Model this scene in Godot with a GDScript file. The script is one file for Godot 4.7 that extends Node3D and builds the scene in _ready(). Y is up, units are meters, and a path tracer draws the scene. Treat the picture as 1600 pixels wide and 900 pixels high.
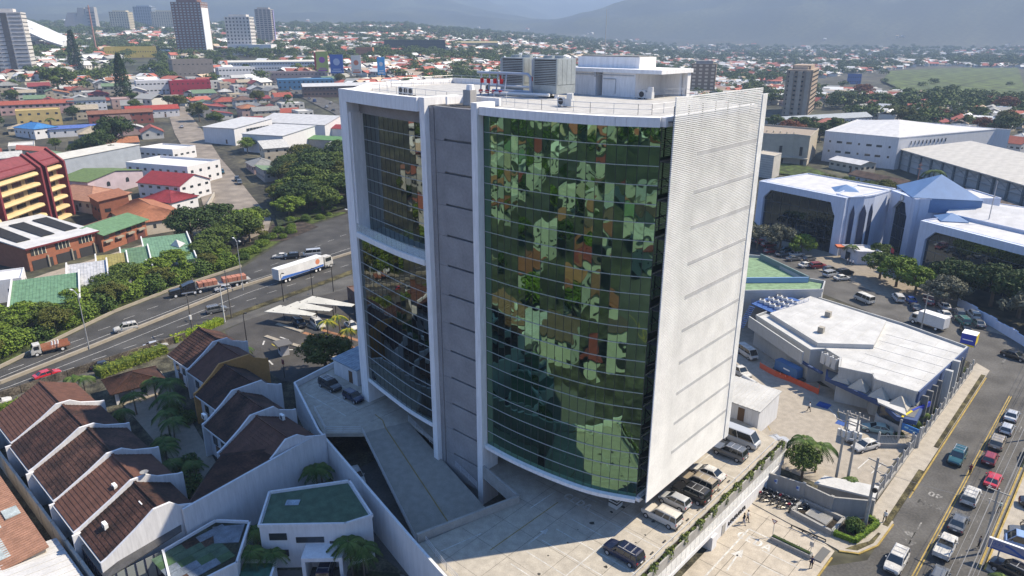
extends Node3D
# An office tower on its parking deck above a city valley. World axes follow the tower: +x runs along the glass front
# to the right, -z runs along the louvred side; y = 0 is the top of the parking deck, the streets lie at y = -5.

const G := -5.0
const FWD := Vector2(-0.6775, -0.7355)
const RGT := Vector2(0.7355, -0.6775)
var taken := {}
var mats := {}
var tex := {}
var rng := RandomNumberGenerator.new()
var nz := FastNoiseLite.new()
var reserved: Array = []
var cars := {}
var trees := {}


class MB:
	var v := PackedVector3Array()
	var n := PackedVector3Array()
	var c := PackedColorArray()
	var u := PackedVector2Array()
	var col := Color(1, 1, 1)
	var x := Transform3D()

	func tri(a: Vector3, b: Vector3, d: Vector3) -> void:
		var nn := (b - a).cross(d - a)
		if nn.length_squared() < 1e-16:
			return
		nn = (x.basis * nn).normalized()
		v.append(x * a); v.append(x * d); v.append(x * b)
		for i in 3:
			n.append(nn); c.append(col); u.append(Vector2.ZERO)

	func quad(a: Vector3, b: Vector3, d: Vector3, e: Vector3) -> void:
		var nn := (b - a).cross(e - a)
		if nn.length_squared() < 1e-16:
			nn = (d - b).cross(e - b)
		nn = (x.basis * nn).normalized()
		var w := [a, e, d, a, d, b]
		var t := [Vector2(0, 1), Vector2(0, 0), Vector2(1, 0), Vector2(0, 1), Vector2(1, 0), Vector2(1, 1)]
		for i in 6:
			v.append(x * (w[i] as Vector3)); n.append(nn); c.append(col); u.append(t[i])

	func box(p: Vector3, s: Vector3, yaw := 0.0) -> void:
		var h := s * 0.5
		var keep := x
		x = x * Transform3D(Basis(Vector3.UP, yaw), p)
		quad(Vector3(-h.x, -h.y, h.z), Vector3(h.x, -h.y, h.z), Vector3(h.x, h.y, h.z), Vector3(-h.x, h.y, h.z))
		quad(Vector3(h.x, -h.y, -h.z), Vector3(-h.x, -h.y, -h.z), Vector3(-h.x, h.y, -h.z), Vector3(h.x, h.y, -h.z))
		quad(Vector3(h.x, -h.y, h.z), Vector3(h.x, -h.y, -h.z), Vector3(h.x, h.y, -h.z), Vector3(h.x, h.y, h.z))
		quad(Vector3(-h.x, -h.y, -h.z), Vector3(-h.x, -h.y, h.z), Vector3(-h.x, h.y, h.z), Vector3(-h.x, h.y, -h.z))
		quad(Vector3(-h.x, h.y, h.z), Vector3(h.x, h.y, h.z), Vector3(h.x, h.y, -h.z), Vector3(-h.x, h.y, -h.z))
		quad(Vector3(-h.x, -h.y, -h.z), Vector3(h.x, -h.y, -h.z), Vector3(h.x, -h.y, h.z), Vector3(-h.x, -h.y, h.z))
		x = keep

	func span(x0: float, x1: float, y0: float, y1: float, z0: float, z1: float) -> void:
		box(Vector3((x0 + x1) * 0.5, (y0 + y1) * 0.5, (z0 + z1) * 0.5), Vector3(absf(x1 - x0), absf(y1 - y0), absf(z1 - z0)))

	# a box that runs from a to b (its middle line), w wide and h high
	func bar(a: Vector3, b: Vector3, w: float, h: float) -> void:
		var d := b - a
		var keep := x
		var zz := d.normalized()
		var up := Vector3.UP if absf(zz.y) < 0.98 else Vector3.RIGHT
		var xx := up.cross(zz).normalized()
		x = x * Transform3D(Basis(xx, zz.cross(xx), zz), (a + b) * 0.5)
		box(Vector3.ZERO, Vector3(w, h, d.length()))
		x = keep

	func prism(pts: PackedVector2Array, y0: float, y1: float, bottom := false) -> void:
		var p := pts
		if Geometry2D.is_polygon_clockwise(p):
			p = p.duplicate(); p.reverse()
		# p runs counter-clockwise in (x, z) with z down, so seen from above it runs clockwise
		var k := p.size()
		for i in k:
			var a := p[i]; var b := p[(i + 1) % k]
			quad(Vector3(b.x, y0, b.y), Vector3(a.x, y0, a.y), Vector3(a.x, y1, a.y), Vector3(b.x, y1, b.y))
		sheet(p, y1)
		if bottom:
			var t := Geometry2D.triangulate_polygon(p)
			for i in range(0, t.size(), 3):
				flat_tri(p[t[i]], p[t[i + 1]], p[t[i + 2]], y0, false)

	func flat_tri(a: Vector2, b: Vector2, d: Vector2, y: float, up: bool) -> void:
		var A := Vector3(a.x, y, a.y); var B := Vector3(b.x, y, b.y); var D := Vector3(d.x, y, d.y)
		if ((B - A).cross(D - A).y > 0.0) == up:
			tri(A, B, D)
		else:
			tri(A, D, B)

	func sheet(p: PackedVector2Array, y: float) -> void:
		var t := Geometry2D.triangulate_polygon(p)
		for i in range(0, t.size(), 3):
			flat_tri(p[t[i]], p[t[i + 1]], p[t[i + 2]], y, true)

	func tube(a: Vector3, b: Vector3, r0: float, r1 := -1.0, k := 8, caps := true) -> void:
		if r1 < 0.0:
			r1 = r0
		var d := (b - a).normalized()
		var s := d.cross(Vector3.UP if absf(d.y) < 0.95 else Vector3.RIGHT).normalized()
		var t := d.cross(s)
		for i in k:
			var f := TAU * i / k; var g := TAU * (i + 1) / k
			var p := s * cos(f) + t * sin(f); var q := s * cos(g) + t * sin(g)
			quad(a + q * r0, a + p * r0, b + p * r1, b + q * r1)
			if caps:
				tri(a, a + p * r0, a + q * r0)
				tri(b, b + q * r1, b + p * r1)

	# rings of points, each ring the same count, joined to one skin with closed ends
	func loft(rings: Array) -> void:
		var k: int = rings[0].size()
		for i in rings.size() - 1:
			for j in k:
				var m := (j + 1) % k
				quad(rings[i][j], rings[i + 1][j], rings[i + 1][m], rings[i][m])
		for e in [0, rings.size() - 1]:
			var mid := Vector3.ZERO
			for p in rings[e]:
				mid += p
			mid /= k
			for j in k:
				var m := (j + 1) % k
				if e == 0:
					tri(mid, rings[e][j], rings[e][m])
				else:
					tri(mid, rings[e][m], rings[e][j])

	func mesh() -> ArrayMesh:
		var a := []
		a.resize(Mesh.ARRAY_MAX)
		a[Mesh.ARRAY_VERTEX] = v; a[Mesh.ARRAY_NORMAL] = n; a[Mesh.ARRAY_COLOR] = c; a[Mesh.ARRAY_TEX_UV] = u
		var m := ArrayMesh.new()
		m.add_surface_from_arrays(Mesh.PRIMITIVE_TRIANGLES, a)
		return m


func numbered(called: String) -> String:
	var k: int = taken.get(called, 0)
	taken[called] = k + 1
	return called if k == 0 else "%s_%03d" % [called, k]


func tag(o: Node, label: String, category := "", group := "", kind := "") -> Node:
	if label: o.set_meta("label", label)
	if category: o.set_meta("category", category)
	if group: o.set_meta("group", group)
	if kind: o.set_meta("kind", kind)
	return o


func thing(called: String, label: String, category: String, at := Vector3.ZERO, yaw := 0.0, group := "") -> Node3D:
	var o := Node3D.new()
	o.name = numbered(called)
	add_child(o)
	o.position = at
	o.rotation.y = yaw
	tag(o, label, category, group)
	return o


func put(called: String, m, mat: Material, parent: Node = null, at := Vector3.ZERO) -> MeshInstance3D:
	var o := MeshInstance3D.new()
	o.mesh = m.mesh() if m is MB else m
	o.material_override = mat
	o.position = at
	if parent == null:
		o.name = numbered(called)
		add_child(o)
	else:
		o.name = called
		parent.add_child(o, true)
	return o


func struct(called: String, m: MB, mat: Material, parent: Node = null) -> MeshInstance3D:
	var o := put(called, m, mat, parent)
	o.set_meta("kind", "structure")
	return o


func dup(src: Node3D, called: String, label: String, at: Vector3, yaw := 0.0, s := 1.0, group := "") -> Node3D:
	var o: Node3D = src.duplicate()
	o.name = numbered(called)
	add_child(o)
	o.position = at
	o.rotation.y = yaw
	o.scale = Vector3.ONE * s
	if label: o.set_meta("label", label)
	if group: o.set_meta("group", group)
	return o


func V2(a: Array) -> PackedVector2Array:
	var p := PackedVector2Array()
	for i in range(0, a.size(), 2):
		p.append(Vector2(a[i], a[i + 1]))
	return p


# ---- textures and materials ----
func grain(key: String, f1: float, a1: float, f2: float, a2: float, s := 1, size := 512) -> ImageTexture:
	if tex.has(key): return tex[key]
	var n1 := FastNoiseLite.new(); n1.seed = s; n1.frequency = f1; n1.fractal_octaves = 4
	var n2 := FastNoiseLite.new(); n2.seed = s + 7; n2.frequency = f2; n2.fractal_octaves = 3
	var i1 := n1.get_seamless_image(size, size); var i2 := n2.get_seamless_image(size, size)
	var im := Image.create(size, size, true, Image.FORMAT_RGB8)
	for y in size:
		for x in size:
			var g := 1.0 - a1 * (1.0 - i1.get_pixel(x, y).r) - a2 * (1.0 - i2.get_pixel(x, y).r)
			im.set_pixel(x, y, Color(g, g, g))
	im.generate_mipmaps()
	tex[key] = ImageTexture.create_from_image(im)
	return tex[key]


func mt(key: String, lin: Color, rough := 0.8, grainy := "plaster", metal := 0.0) -> StandardMaterial3D:
	if mats.has(key): return mats[key]
	var m := StandardMaterial3D.new()
	m.albedo_color = lin.linear_to_srgb()
	m.roughness = rough
	m.metallic = metal
	m.metallic_specular = 0.4
	m.cull_mode = BaseMaterial3D.CULL_DISABLED
	if grainy:
		var per := 12.0
		match grainy:
			"plaster": m.albedo_texture = grain("plaster", 0.006, 0.12, 0.06, 0.08, 3); per = 14.0
			"concrete": m.albedo_texture = grain("concrete", 0.022, 0.13, 0.14, 0.11, 11); per = 17.0
			"asphalt": m.albedo_texture = grain("asphalt", 0.006, 0.25, 0.12, 0.2, 21); per = 26.0
			"roof": m.albedo_texture = grain("roof", 0.012, 0.22, 0.08, 0.2, 31); per = 9.0
			"soil": m.albedo_texture = grain("soil", 0.01, 0.5, 0.09, 0.45, 41); per = 19.0
		m.uv1_triplanar = true
		m.uv1_world_triplanar = true
		m.uv1_scale = Vector3.ONE / per
	if key in ["tower_white", "deck_wall_white", "townhouse_white", "office_bluewhite", "site_wall_grey", "bank_wall", "campus_white"]:
		m.albedo_texture = grain("streaks", 0.02, 0.08, 0.07, 0.07, 53)
		m.uv1_scale = Vector3(1.0 / 7.0, 1.0 / 60.0, 1.0 / 7.0)   # rain streaks run down the walls
	mats[key] = m
	return m


func leafy(key: String, rough := 0.65) -> StandardMaterial3D:
	if mats.has(key): return mats[key]
	var m := StandardMaterial3D.new()
	m.vertex_color_use_as_albedo = true
	m.roughness = rough
	m.metallic_specular = 0.25
	m.cull_mode = BaseMaterial3D.CULL_DISABLED
	mats[key] = m
	return m


func C(r: float, g: float, b: float) -> Color:
	return Color(r, g, b)


# ---- terrain ----
func bearing(x: float, z: float) -> float:
	return rad_to_deg(atan2(x * RGT.x + z * RGT.y, x * FWD.x + z * FWD.y))


func pw(t: float, a: Array) -> float:   # piecewise linear through [t0, v0, t1, v1, ...]
	if t <= a[0]: return a[1]
	for i in range(2, a.size(), 2):
		if t <= a[i]:
			return lerpf(a[i - 1], a[i + 1], (t - a[i - 2]) / (a[i] - a[i - 2]))
	return a[a.size() - 1]


func hgt(x: float, z: float) -> float:
	var d := sqrt(x * x + z * z)
	if d < 250.0: return G
	var az := bearing(x, z)
	var s := pw(az, [-180, 0.012, -100, 0.012, -45, 0.04, -8, 0.04, 4, 0.02, 14, 0.002, 60, 0.002, 120, 0.012])
	var h := G + s * (minf(d, 2600.0) - 250.0)
	if d > 2400.0:
		var far := pw(az, [-90, 320, -45, 430, -10, 390, -5, 350, 0, 420, 6, 500, 10, 620, 60, 700, 120, 420])
		var near := smoothstep(-8.0, 6.0, az)
		var t := smoothstep(lerpf(2700.0, 4800.0, near), lerpf(6800.0, 9800.0, near), d)
		var r := nz.get_noise_2d(x * 0.05, z * 0.05)
		h += far * pow(t, 1.25) * (1.0 + 0.10 * r) + 55.0 * r * smoothstep(2600.0, 4500.0, d) * (1.0 - smoothstep(8300.0, 9500.0, d))
		var bump := pw(az, [-14, 0, -6, 30, 0, 95, 4, 140, 8, 205, 14, 300, 22, 370, 45, 470, 90, 200])
		h += bump * exp(-pow((d - 4700.0) / 900.0, 2.0)) * (1.0 + 0.22 * nz.get_noise_2d(x * 0.09 + 300.0, z * 0.09))
	return h


# ---- plants ----
func leaf(mb: MB, p: Vector3, s: float, out: Vector3) -> void:
	var nn := (out + Vector3(rng.randf_range(-1, 1), rng.randf_range(-0.5, 1.1), rng.randf_range(-1, 1)) * 0.9).normalized()
	var a := nn.cross(Vector3(rng.randf_range(-1, 1), rng.randf_range(-1, 1), rng.randf_range(-1, 1))).normalized()
	var b := nn.cross(a)
	var t := a * s * rng.randf_range(0.7, 1.2); var w := b * s * rng.randf_range(0.35, 0.6)
	var k := nn * s * 0.14
	mb.tri(p - t, p - w + k, p + t)
	mb.tri(p - t, p + t, p + w + k)


func clump(mb: MB, p: Vector3, r: Vector3, n: int, s: float, c0: Color, c1: Color) -> void:
	for i in n:
		var d := Vector3(rng.randf_range(-1, 1), rng.randf_range(-0.75, 1), rng.randf_range(-1, 1)).normalized()
		var q := p + d * r * rng.randf_range(0.72, 1.08)
		mb.col = c0.lerp(c1, rng.randf())
		leaf(mb, q, s, d)


func make_tree(kind: String, variant: int) -> Array:
	var key := kind + str(variant)
	if trees.has(key): return trees[key]
	rng.seed = hash(key)
	var cr := MB.new(); var tr := MB.new()
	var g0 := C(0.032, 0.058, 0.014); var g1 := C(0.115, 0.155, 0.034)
	match kind:
		"broad", "olive", "dark", "grey", "bright", "red", "far":
			if kind == "dark": g0 = C(0.02, 0.04, 0.014); g1 = C(0.055, 0.085, 0.025)
			if kind == "olive": g0 = C(0.045, 0.06, 0.014); g1 = C(0.13, 0.13, 0.03)
			if kind == "grey": g0 = C(0.06, 0.065, 0.045); g1 = C(0.17, 0.17, 0.12)
			if kind == "bright": g0 = C(0.06, 0.11, 0.014); g1 = C(0.17, 0.23, 0.035)
			if kind == "red": g0 = C(0.10, 0.05, 0.025); g1 = C(0.22, 0.075, 0.04)
			# one unit tree: height 1, crown about 1 wide
			var tall := rng.randf_range(0.9, 1.05)
			tr.tube(Vector3.ZERO, Vector3(0.01, 0.45, 0.0), 0.035, 0.022, 7)
			var nl := 20 if kind != "far" else 7
			for i in nl:
				var a := i * 2.4 + rng.randf_range(-0.4, 0.4)
				var rr := 0.40 * sqrt((i + 0.5) / nl) * rng.randf_range(0.85, 1.15)
				var top := tall - 0.20 - 0.95 * rr * rr * 1.5 + rng.randf_range(-0.08, 0.05)
				var p := Vector3(cos(a) * rr, top, sin(a) * rr)
				var lr := rng.randf_range(0.10, 0.165)
				if kind == "far": lr *= 1.5
				if i % 2 == 0:
					tr.tube(Vector3(0.005, 0.36 + 0.01 * (i % 5), 0), p, 0.016, 0.005, 5, false)
				var c0 := g0.lerp(g1, rng.randf() * 0.35); var c1 := g1.lerp(g0, rng.randf() * 0.3)
				clump(cr, p, Vector3(lr, lr * 0.72, lr), 150 if kind != "far" else 26, 0.034 if kind != "far" else 0.085, c0, c1)
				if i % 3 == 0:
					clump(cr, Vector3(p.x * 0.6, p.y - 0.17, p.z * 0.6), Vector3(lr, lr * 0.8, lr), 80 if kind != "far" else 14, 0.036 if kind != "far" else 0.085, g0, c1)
		"conifer":
			g0 = C(0.010, 0.028, 0.010); g1 = C(0.035, 0.065, 0.02)
			tr.tube(Vector3.ZERO, Vector3(0, 0.9, 0), 0.02, 0.005, 6)
			for i in 46:
				var y := 0.05 + 0.93 * i / 46.0
				var r := 0.17 * pow(1.0 - y, 0.6) + 0.012
				for k in 3:
					var a := i * 2.1 + k * 2.1 + rng.randf_range(-0.3, 0.3)
					clump(cr, Vector3(cos(a) * r * 0.75, y, sin(a) * r * 0.75), Vector3(r * 0.5, 0.035, r * 0.5), 22, 0.022, g0, g1)
		"shrub", "kerb":
			if kind == "kerb": g0 = C(0.045, 0.085, 0.013); g1 = C(0.15, 0.21, 0.033)
			else: g0 = C(0.028, 0.06, 0.014); g1 = C(0.10, 0.15, 0.035)
			for i in 9:
				var a := i * 2.4
				var rr := 0.34 * sqrt((i + 0.5) / 9.0)
				clump(cr, Vector3(cos(a) * rr, 0.55 - rr * 0.8 + rng.randf_range(-0.06, 0.06), sin(a) * rr), Vector3(0.2, 0.24, 0.2), 120, 0.05, g0, g1)
				clump(cr, Vector3(cos(a) * rr * 1.1, 0.2, sin(a) * rr * 1.1), Vector3(0.2, 0.2, 0.2), 80, 0.05, g0, g1)
			tr.tube(Vector3.ZERO, Vector3(0, 0.4, 0), 0.03, 0.02, 5)
		"palm", "goldpalm":
			var lean := Vector3(rng.randf_range(-0.06, 0.06), 0, rng.randf_range(-0.06, 0.06))
			var top := Vector3(0, 0.72, 0) + lean
			for i in 6:
				tr.tube(lean * pow(i / 6.0, 2.0) + Vector3(0, 0.12 * i, 0), lean * pow((i + 1) / 6.0, 2.0) + Vector3(0, 0.12 * (i + 1), 0), 0.026 - 0.002 * i, 0.024 - 0.002 * i, 7, false)
			var n := 13
			for i in n:
				var a := TAU * i / n + rng.randf_range(-0.2, 0.2)
				var up := rng.randf_range(0.2, 1.1)
				var dir := Vector3(cos(a), 0, sin(a)); var side := Vector3(-sin(a), 0, cos(a))
				var c0 := C(0.035, 0.075, 0.018).lerp(C(0.10, 0.14, 0.035), rng.randf())
				if kind == "goldpalm" and i % 2 == 0: c0 = C(0.28, 0.26, 0.03)
				var ln := rng.randf_range(0.30, 0.40)
				for j in 14:
					var t := (j + 0.5) / 14.0
					var q := top + dir * ln * t + Vector3.UP * (up * 0.22 * t - (0.18 + up * 0.20) * t * t)
					var w := 0.12 * (1.0 - pow(absf(t - 0.4) * 1.55, 2.0))
					cr.col = c0 * rng.randf_range(0.8, 1.15)
					for sgn in [-1.0, 1.0]:
						cr.tri(q, q + dir * 0.032, q + side * sgn * w + dir * 0.05 + Vector3.DOWN * (0.045 + 0.05 * t))
	trees[key] = [cr.mesh(), tr.mesh(), kind]
	return trees[key]


func tree(kind: String, variant: int, x: float, z: float, h: float, label: String, group := "", y := -99.0, called := "", wide := 1.0) -> Node3D:
	var t := make_tree(kind, variant)
	var nm := called
	if nm == "":
		nm = {"palm": "palm_tree", "goldpalm": "palm_tree", "conifer": "conifer_tree", "shrub": "shrub", "kerb": "bush"}.get(kind, "broadleaf_tree")
	var yy := y if y > -90.0 else hgt(x, z)
	var o := thing(nm, label, "shrub" if kind in ["shrub", "kerb"] else "tree", Vector3(x, yy - 0.02, z), fmod(absf(x * 7.3 + z * 3.1), TAU), group)
	o.scale = Vector3(h * wide, h, h * wide)
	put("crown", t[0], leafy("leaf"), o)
	put("trunk", t[1], mt("bark", C(0.13, 0.10, 0.075), 0.9, ""), o)
	return o


func hedge(called: String, label: String, a: Vector3, b: Vector3, h: float, w: float, c0: Color, c1: Color, dens := 26.0, s := 0.22, parent: Node = null) -> MeshInstance3D:
	rng.seed = hash(label) + int(a.x * 10.0)
	var mb := MB.new()
	var L := (b - a).length(); var d := (b - a) / L; var sd := Vector3(-d.z, 0, d.x)
	for i in int(dens * L * (h + w)):
		var t := rng.randf() * L
		var bulge := 1.0 + 0.3 * nz.get_noise_2d(t * 22.0 + a.x * 9.0, a.z * 7.0)
		var f := rng.randf() * (2.0 * h + w)
		var off := 0.0; var y := 0.0; var out := Vector3.UP
		if f < h: off = -w * 0.5; y = f; out = -sd
		elif f < 2.0 * h: off = w * 0.5; y = f - h; out = sd
		else: off = f - 2.0 * h - w * 0.5; y = h
		mb.col = c0.lerp(c1, rng.randf())
		leaf(mb, a + d * t + sd * off * bulge + Vector3(0, y * bulge + rng.randf_range(-0.08, 0.08), 0), s, out)
	# woody inside that stops the light
	mb.col = c0
	mb.bar(a + Vector3(0, h * 0.45, 0), b + Vector3(0, h * 0.45, 0), w * 0.82, h * 0.85)
	return put(called, mb, leafy("leaf"), parent)


# ---- vehicles ----
func paint(key: String, lin: Color) -> StandardMaterial3D:
	var k := "paint_" + key
	if mats.has(k): return mats[k]
	var m := mt(k, lin, 0.32, "")
	m.clearcoat_enabled = true
	m.clearcoat = 0.8
	m.clearcoat_roughness = 0.08
	m.metallic = 0.25 if key in ["silver", "grey", "beige", "navy", "teal"] else 0.0
	return m


func car_glass() -> StandardMaterial3D:
	var m := mt("car_glass", C(0.012, 0.016, 0.018), 0.06, "")
	m.metallic_specular = 0.7
	return m


const SPEC := {
	"sedan": [4.5, 1.76, 0.92, 1.44, -1.75, 1.05, -1.05, 0.25, 0.78, 0.95],
	"coupe": [4.4, 1.76, 0.86, 1.30, -1.85, 0.95, -0.95, 0.10, 0.74, 0.92],
	"hatch": [3.9, 1.68, 0.93, 1.48, -1.86, 0.98, -1.60, 0.22, 0.82, 0.95],
	"suv": [4.62, 1.84, 1.04, 1.70, -2.22, 1.08, -2.0, 0.38, 0.98, 1.06],
	"wagon": [4.8, 1.86, 1.06, 1.76, -2.32, 1.05, -2.2, 0.40, 1.0, 1.08],
	"van": [4.9, 1.80, 1.12, 2.06, -2.42, 2.18, -2.36, 1.45, 1.0, 1.14],
	"minibus": [5.5, 1.9, 1.15, 2.25, -2.72, 2.45, -2.66, 1.70, 1.05, 1.17],
	"pickup": [5.2, 1.82, 1.04, 1.74, -0.45, 1.25, -0.30, 0.62, 0.98, 1.04],
}


func car_meshes(kind: String) -> Dictionary:
	if cars.has(kind): return cars[kind]
	var s: Array = SPEC[kind]
	var L: float = s[0] * 0.5; var W: float = s[1] * 0.5; var belt: float = s[2]; var H: float = s[3]
	var body := MB.new(); var gl := MB.new(); var roof := MB.new()
	var st := [[-L, 0.42, s[9] - 0.28, W * 0.86], [-L + 0.09, 0.30, s[9] - 0.05, W * 0.95], [-L + 0.5, 0.26, s[9], W], [s[4] * 0.5, 0.24, belt + 0.02, W], [s[5] - 0.3, 0.24, belt, W], [s[5] + 0.15, 0.25, belt - 0.03, W * 0.99], [L - 0.55, 0.26, s[8], W * 0.95], [L - 0.14, 0.32, s[8] - 0.12, W * 0.86], [L, 0.42, s[8] - 0.30, W * 0.76]]
	if kind == "van" or kind == "minibus":
		st = [[-L, 0.42, belt - 0.1, W * 0.95], [-L + 0.06, 0.30, belt, W], [0.0, 0.26, belt, W], [L - 0.5, 0.26, belt - 0.02, W * 0.98], [L - 0.12, 0.32, belt - 0.14, W * 0.92], [L, 0.42, belt - 0.35, W * 0.86]]
	if kind == "pickup":
		st = [[-L, 0.45, 0.80, W * 0.96], [-L + 0.06, 0.36, 0.86, W * 0.98], [-0.55, 0.30, 0.86, W * 0.98], [-0.5, 0.26, belt, W], [s[5] - 0.2, 0.25, belt, W], [s[5] + 0.2, 0.25, belt - 0.03, W * 0.98], [L - 0.5, 0.28, s[8], W * 0.95], [L - 0.12, 0.34, s[8] - 0.1, W * 0.88], [L, 0.44, s[8] - 0.3, W * 0.8]]
		for sg in [-1.0, 1.0]:
			body.span(-L + 0.05, -0.5, 0.84, 1.12, sg * (W - 0.1), sg * (W - 0.01))
		body.span(-L + 0.02, -L + 0.1, 0.84, 1.1, -W + 0.1, W - 0.1)
	var rings := []
	for q in st:
		var x: float = q[0]; var yb: float = q[1]; var yt: float = q[2]; var w: float = q[3]
		rings.append([Vector3(x, yb, -w * 0.88), Vector3(x, yb, w * 0.88), Vector3(x, yb + 0.16, w), Vector3(x, yt - 0.2, w), Vector3(x, yt, w * 0.93), Vector3(x, yt + 0.015, 0), Vector3(x, yt, -w * 0.93), Vector3(x, yt - 0.2, -w), Vector3(x, yb + 0.16, -w)])
	body.loft(rings)
	var wb := W * 0.90; var wt := W * 0.72 if kind in ["sedan", "coupe", "hatch"] else W * 0.78
	if kind in ["van", "minibus"]: wt = W * 0.86
	var b := [Vector3(s[4], belt - 0.02, -wb), Vector3(s[4], belt - 0.02, wb), Vector3(s[5], belt - 0.02, wb), Vector3(s[5], belt - 0.02, -wb)]
	var t := [Vector3(s[6], H - 0.07, -wt), Vector3(s[6], H - 0.07, wt), Vector3(s[7], H - 0.07, wt), Vector3(s[7], H - 0.07, -wt)]
	for i in 4:
		var j := (i + 1) % 4
		gl.quad(b[i], b[j], t[j], t[i])
	# roof panel with turned-down rim
	var r0 := []; var r1 := []; var r2 := []
	for i in 4:
		var e: Vector3 = t[i]
		var cx: float = (s[6] + s[7]) * 0.5
		r0.append(e + Vector3(signf(e.x - cx) * 0.03, -0.03, signf(e.z) * 0.02))
		r1.append(e + Vector3(0, 0.035, -signf(e.z) * 0.03))
		r2.append(e + Vector3(-signf(e.x - cx) * 0.22, 0.07, -signf(e.z) * 0.22))
	roof.loft([r0, r1, r2])
	for i in 4:
		roof.bar(b[i] + Vector3(0, -0.01, 0), t[i] + Vector3(0, 0.01, 0), 0.07, 0.07)
	var posts := [0.46, 0.74] if kind in ["suv", "wagon", "van", "minibus"] else [0.48]
	if kind == "pickup": posts = []
	for f in posts:
		for sg in [-1.0, 1.0]:
			roof.bar(Vector3(lerpf(s[5], s[4], f), belt - 0.02, sg * wb), Vector3(lerpf(s[7], s[6], f), H - 0.06, sg * wt), 0.08, 0.07)
	var wl := MB.new(); var rim := MB.new()
	wl.tube(Vector3(0, 0, -0.11), Vector3(0, 0, 0.11), 0.335, -1, 14)
	for sg in [-1.0, 1.0]:
		rim.tube(Vector3(0, 0, sg * 0.10), Vector3(0, 0, sg * 0.118), 0.215, -1, 10)
	var hl := MB.new(); hl.box(Vector3.ZERO, Vector3(0.10, 0.14, 0.34))
	var tl := MB.new(); tl.box(Vector3.ZERO, Vector3(0.07, 0.22, 0.22))
	var rails := MB.new()
	if kind in ["suv", "wagon"]:
		for sg in [-1.0, 1.0]:
			rails.bar(Vector3(s[6] + 0.2, H + 0.05, sg * wt * 0.9), Vector3(s[7] - 0.1, H + 0.05, sg * wt * 0.9), 0.05, 0.05)
		for f in [0.3, 0.7]:
			rails.bar(Vector3(lerpf(s[6], s[7], f), H + 0.06, -wt * 0.9), Vector3(lerpf(s[6], s[7], f), H + 0.06, wt * 0.9), 0.05, 0.04)
	var gr := MB.new(); gr.box(Vector3(L - 0.02, s[8] - 0.36, 0), Vector3(0.06, 0.16, W * 1.0)); gr.box(Vector3(L - 0.03, 0.44, 0), Vector3(0.08, 0.12, W * 1.3))
	var bu := MB.new(); bu.box(Vector3(-L + 0.0, 0.46, 0), Vector3(0.08, 0.14, W * 1.6))
	var pt := MB.new(); pt.box(Vector3(-L - 0.03, 0.66, 0), Vector3(0.04, 0.14, 0.4))
	var mi := MB.new(); mi.box(Vector3.ZERO, Vector3(0.12, 0.14, 0.2))
	cars[kind] = {"grille": gr.mesh(), "bumper": bu.mesh(), "plate": pt.mesh(), "mirror": mi.mesh(), "body": body.mesh(), "glass": gl.mesh(), "roof": roof.mesh(), "wheel": wl.mesh(), "rim": rim.mesh(), "hl": hl.mesh(), "tl": tl.mesh(), "rails": rails.mesh() if rails.v.size() else null}
	return cars[kind]


func car(kind: String, colour: String, lin: Color, at: Vector3, yaw_deg: float, label: String, group := "") -> Node3D:
	var m := car_meshes(kind)
	var s: Array = SPEC[kind]
	var o := thing({"suv": "sport_utility_car", "wagon": "sport_utility_car", "van": "van", "minibus": "minibus", "pickup": "pickup_truck", "hatch": "hatchback_car", "coupe": "coupe_car"}.get(kind, "sedan_car"), label, "van" if kind in ["van", "minibus"] else ("pickup" if kind == "pickup" else "car"), at, deg_to_rad(yaw_deg), group)
	var p := paint(colour, lin)
	put("body", m.body, p, o)
	put("window", m.glass, car_glass(), o)
	put("roof", m.roof, p, o)
	if m.rails: put("roof_rail", m.rails, mt("rail_metal", C(0.55, 0.55, 0.56), 0.35, "", 0.6), o)
	var L: float = s[0] * 0.5; var W: float = s[1] * 0.5
	for fx in [-L * 0.62, L * 0.64]:
		for sg in [-1.0, 1.0]:
			var w := put("wheel", m.wheel, mt("tyre", C(0.012, 0.012, 0.012), 0.85, ""), o, Vector3(fx, 0.335, sg * (W - 0.085)))
			put("rim", m.rim, mt("rim", C(0.45, 0.45, 0.46), 0.35, "", 0.5), w)
	put("grille", m.grille, mt("trim_black", C(0.02, 0.02, 0.02), 0.5, ""), o)
	put("rear_bumper", m.bumper, mt("trim_black", C(0.02, 0.02, 0.02), 0.5, ""), o)
	put("number_plate", m.plate, mt("plate_white", C(0.6, 0.6, 0.58), 0.5, ""), o)
	for sg in [-1.0, 1.0]:
		put("wing_mirror", m.mirror, p, o, Vector3(s[5] - 0.45, s[2] + 0.06, sg * (W + 0.07)))
		put("headlight", m.hl, mt("lamp_glass", C(0.75, 0.77, 0.78), 0.1, ""), o, Vector3(L - 0.17, s[8] - 0.22, sg * W * 0.66))
		put("tail_light", m.tl, mt("lamp_red", C(0.32, 0.01, 0.012), 0.2, ""), o, Vector3(-L + 0.06, s[9] - 0.24, sg * W * 0.80))
	return o


const PAINT := {"white": [0.78, 0.78, 0.77], "black": [0.012, 0.012, 0.014], "silver": [0.46, 0.47, 0.48], "grey": [0.13, 0.135, 0.14], "red": [0.42, 0.02, 0.03], "darkred": [0.22, 0.025, 0.03], "navy": [0.012, 0.018, 0.05], "blue": [0.02, 0.04, 0.16], "teal": [0.02, 0.085, 0.10], "beige": [0.33, 0.28, 0.21], "champagne": [0.50, 0.47, 0.42], "green": [0.03, 0.12, 0.09], "paleblue": [0.22, 0.32, 0.52], "paletea": [0.25, 0.34, 0.32]}


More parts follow.
